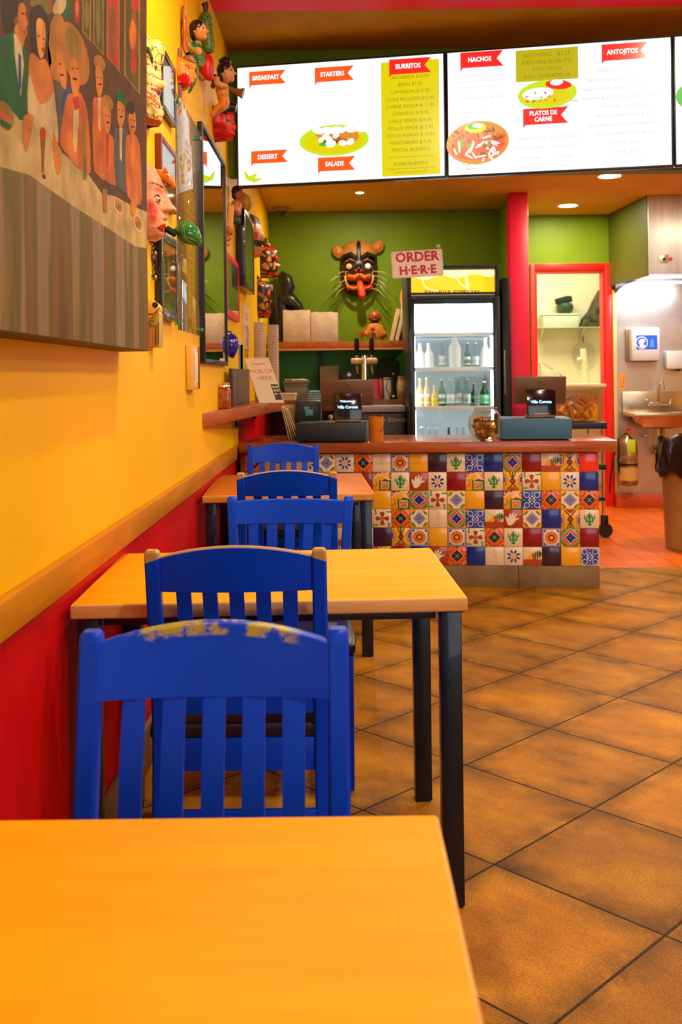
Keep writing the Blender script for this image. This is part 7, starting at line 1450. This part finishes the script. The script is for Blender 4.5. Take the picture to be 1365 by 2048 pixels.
# sink
zr = at(1310, 826, 9.2).z; X0 = at(1268, 826, 9.2).x; X1 = X0+.62; zb_ = at(1300, 783, YS_).z
t = thing('hand_sink', 'steel wall-hung hand sink with a tall backsplash', 'sink', ((X0+X1)/2, 9.38, zr-.15)); sinkm = mat('sink_steel', (.62, .52, .38), .3, .9, col2=(.4, .3, .2), scale=3)
m_ = MB(); m_.b2((X0, YS_-.03, zr), (X1, YS_-.001, zb_), .004).build('backsplash', sinkm, t, world=True)
m_ = MB(); m_.b2((X0, 9.17, zr-.035), (X1, 9.21, zr), .008).b2((X0, 9.21, zr-.035), (X0+.04, YS_-.031, zr), .006).b2((X1-.04, 9.21, zr-.035), (X1, YS_-.031, zr), .006).b2((X0+.04, 9.50, zr-.035), (X1-.04, YS_-.031, zr), .004).build('rim', sinkm, t, world=True)
m_ = MB(); c_ = ((X0+X1)/2, 9.355); n = 28; rows_ = []; vs = []; fs = []
for j_, (sx_, sy_, z) in enumerate(((.27, .145, zr-.006), (.265, .14, zr-.06), (.22, .11, zr-.13), (.10, .06, zr-.15))):
    for k in range(n):
        a = 2*PI*k/n; sq = 1/max(abs(math.cos(a))**1.2, abs(math.sin(a))**1.2, .7)**.5; vs.append((c_[0]+sx_*math.cos(a)*sq, c_[1]+sy_*math.sin(a)*sq, z))
for j_ in range(3):
    for k in range(n): fs.append([j_*n+k, j_*n+(k+1) % n, (j_+1)*n+(k+1) % n, (j_+1)*n+k])
fs.append([3*n+k for k in range(n)]); m_.raw(vs, fs).build('basin', sinkm, t, world=True)
fx_ = at(1322, 800, 9.5); m_ = MB(); m_.tube([(fx_.x, 9.54, zr+.06), (fx_.x, 9.53, at(1322, 780, 9.5).z), (fx_.x, 9.50, at(1322, 766, 9.5).z), (fx_.x, 9.44, at(1322, 764, 9.5).z), (fx_.x, 9.40, at(1322, 778, 9.5).z)], .013, 10).cyl((fx_.x-.10, 9.545, zr+.07), (fx_.x+.10, 9.545, zr+.07), .018)
m_.build('faucet', chrome, t, world=True)
for s in (-1, 1): MB().cyl((fx_.x+s*.10, 9.545, zr+.06), (fx_.x+s*.10, 9.52, zr+.11), .012).box((fx_.x+s*.115, 9.51, zr+.11), (.05, .014, .014), .004).build('tap_handle', chrome, t, world=True)
MB().cyl((c_[0], 9.36, zr-.15), (c_[0], 9.36, zr-.30), .022).tube([(c_[0], 9.36, zr-.29), (c_[0], 9.40, zr-.34), (c_[0], YS_, zr-.34)], .02, 10).build('drain_pipe', mat('drain_brass', (.35, .2, .08), .35, .9), t, world=True)
# extinguisher
q_ = at(1263, 940, 9.35); zt_, zb_ = at(1263, 872, 9.35).z, at(1263, 972, 9.35).z; rr = 19*9.35/FPX
t = thing('fire_extinguisher', 'steel fire extinguisher with a lime tag and red handle on the kitchen wall', 'fire extinguisher', (q_.x, 9.44, zb_))
h_ = zt_-zb_; silver = mat('extinguisher_steel', (.50, .36, .20), .3, .9, col2=(.3, .16, .07), scale=4)
MB().lathe([(rr*.9, 0), (rr, .01), (rr, h_*.80), (rr*.8, h_*.9), (rr*.3, h_*.97), (rr*.22, h_)], 28).build('cylinder', silver, t)
MB().cyl((0, 0, h_), (0, 0, h_+.03), .014).box((0, -.02, h_+.035), (.03, .11, .018), .005).build('valve', mat('brass', (0, 0, 0)), t); MB().box((0, -.01, h_+.062), (.035, .09, .03), .01).build('handle', redp, t)
MB().tube([(-.02, 0, h_+.02), (-.09, -.01, h_-.02), (-.10, -.02, h_*.5), (-.09, -.02, h_*.25)], .009, 8).build('hose', plainblack, t)
MB().box((.005, -rr-.004, h_*.80), (.075, .003, .12), .001).build('lime_tag', mat('lime_tag', (.45, .62, .03), .5), t)
T = MB(); T.lathe([(rr*1.008, h_*.10), (rr*1.008, h_*.36)], 28).build('cream_label', mat('label_tan', (.55, .34, .10), .5), t)
MB().lathe([(rr*1.01, h_*.40), (rr*1.01, h_*.44)], 28).build('strap', plainblack, t); MB().lathe([(rr*1.006, h_*.48), (rr*1.006, h_*.60)], 28).build('print_label', mat('label_tan2', (.35, .2, .08), .5, col2=(.1, .04, .02), scale=40), t)
MB().b2((-.03, rr*.9, h_*.2), (.03, YS_-.001-9.44, h_*.8), .004).build('wall_bracket', plainblack, t)
# small valves under the sink
q_ = at(1318, 905, 9.5); t = thing('supply_valves', 'small brass and chrome shut-off valves under the sink', 'valve', (q_.x-.02, 9.55, q_.z)); MB().cyl((-.09, .038, .16), (-.09, -.02, .16), .012).ell((-.09, -.03, .16), (.018, .012, .018)).build('valve', chrome, t); MB().cyl((0, .038, 0), (0, -.02, 0), .014).ell((0, -.03, 0), (.022, .014, .030)).build('valve', MATS['brass'], t); MB().tube([(0, -.01, 0), (.02, -.02, .1), (.04, -.01, .25)], .006, 6).build('supply_tube', chrome, t)
# waste bin
Yw = 7.12; X0 = at(1336, 1090, Yw).x; rr = .23; zt_ = at(1340, 882, Yw).z
t = thing('waste_bin', 'tan waste bin lined with a glossy black bag at the right edge', 'bin', (X0+rr+.015, Yw+rr*.6, 0))
MB().lathe([(rr*.88, 0), (rr*.9, .006), (rr, zt_-.2), (rr*1.02, zt_-.01), (rr*.97, zt_-.01), (rr*.85, .02), (.001, .02)], 36).build('body', mat('tan_plastic', (.42, .25, .08), .45, col2=(.30, .17, .05), scale=3), t)
rnd = random.Random(6); n = 44; vs = []; fs = []; L_ = 7
for j_, (r_, z) in enumerate(((.80, zt_-.12), (.93, zt_+.0), (1.07, zt_+.015), (1.12, zt_-.05), (1.13, zt_-.13), (1.16, zt_-.20), (1.12, zt_-.245))):
    for k in range(n): a = 2*PI*k/n; w2 = 1+.045*math.sin(k*2.3+j_)*(j_ > 1)+.02*(rnd.random()-.5); vs.append((rr*r_*w2*math.cos(a), rr*r_*w2*math.sin(a), z+.02*math.sin(k*1.1+j_*.7)*(j_ > 0)))
for j_ in range(L_-1):
    for k in range(n): fs.append([j_*n+k, j_*n+(k+1) % n, (j_+1)*n+(k+1) % n, (j_+1)*n+k])
MB().raw(vs, fs).build('bin_liner', mat('black_bag', (.012, .010, .008), .2, coat=.6, bump=.6, scale=12), t)
# power strip / cable beside red frame
t = thing('wall_cable', 'thin dark cable running down the kitchen trim beside the door frame', 'cable', at(1222, 960, 9.45)); MB().tube([at(1231, 902, 9.4), at(1226, 930, 9.45), at(1221, 962, 9.48), at(1220, 985, 9.5)], .007, 8).build('cable', plainblack, t, world=True)
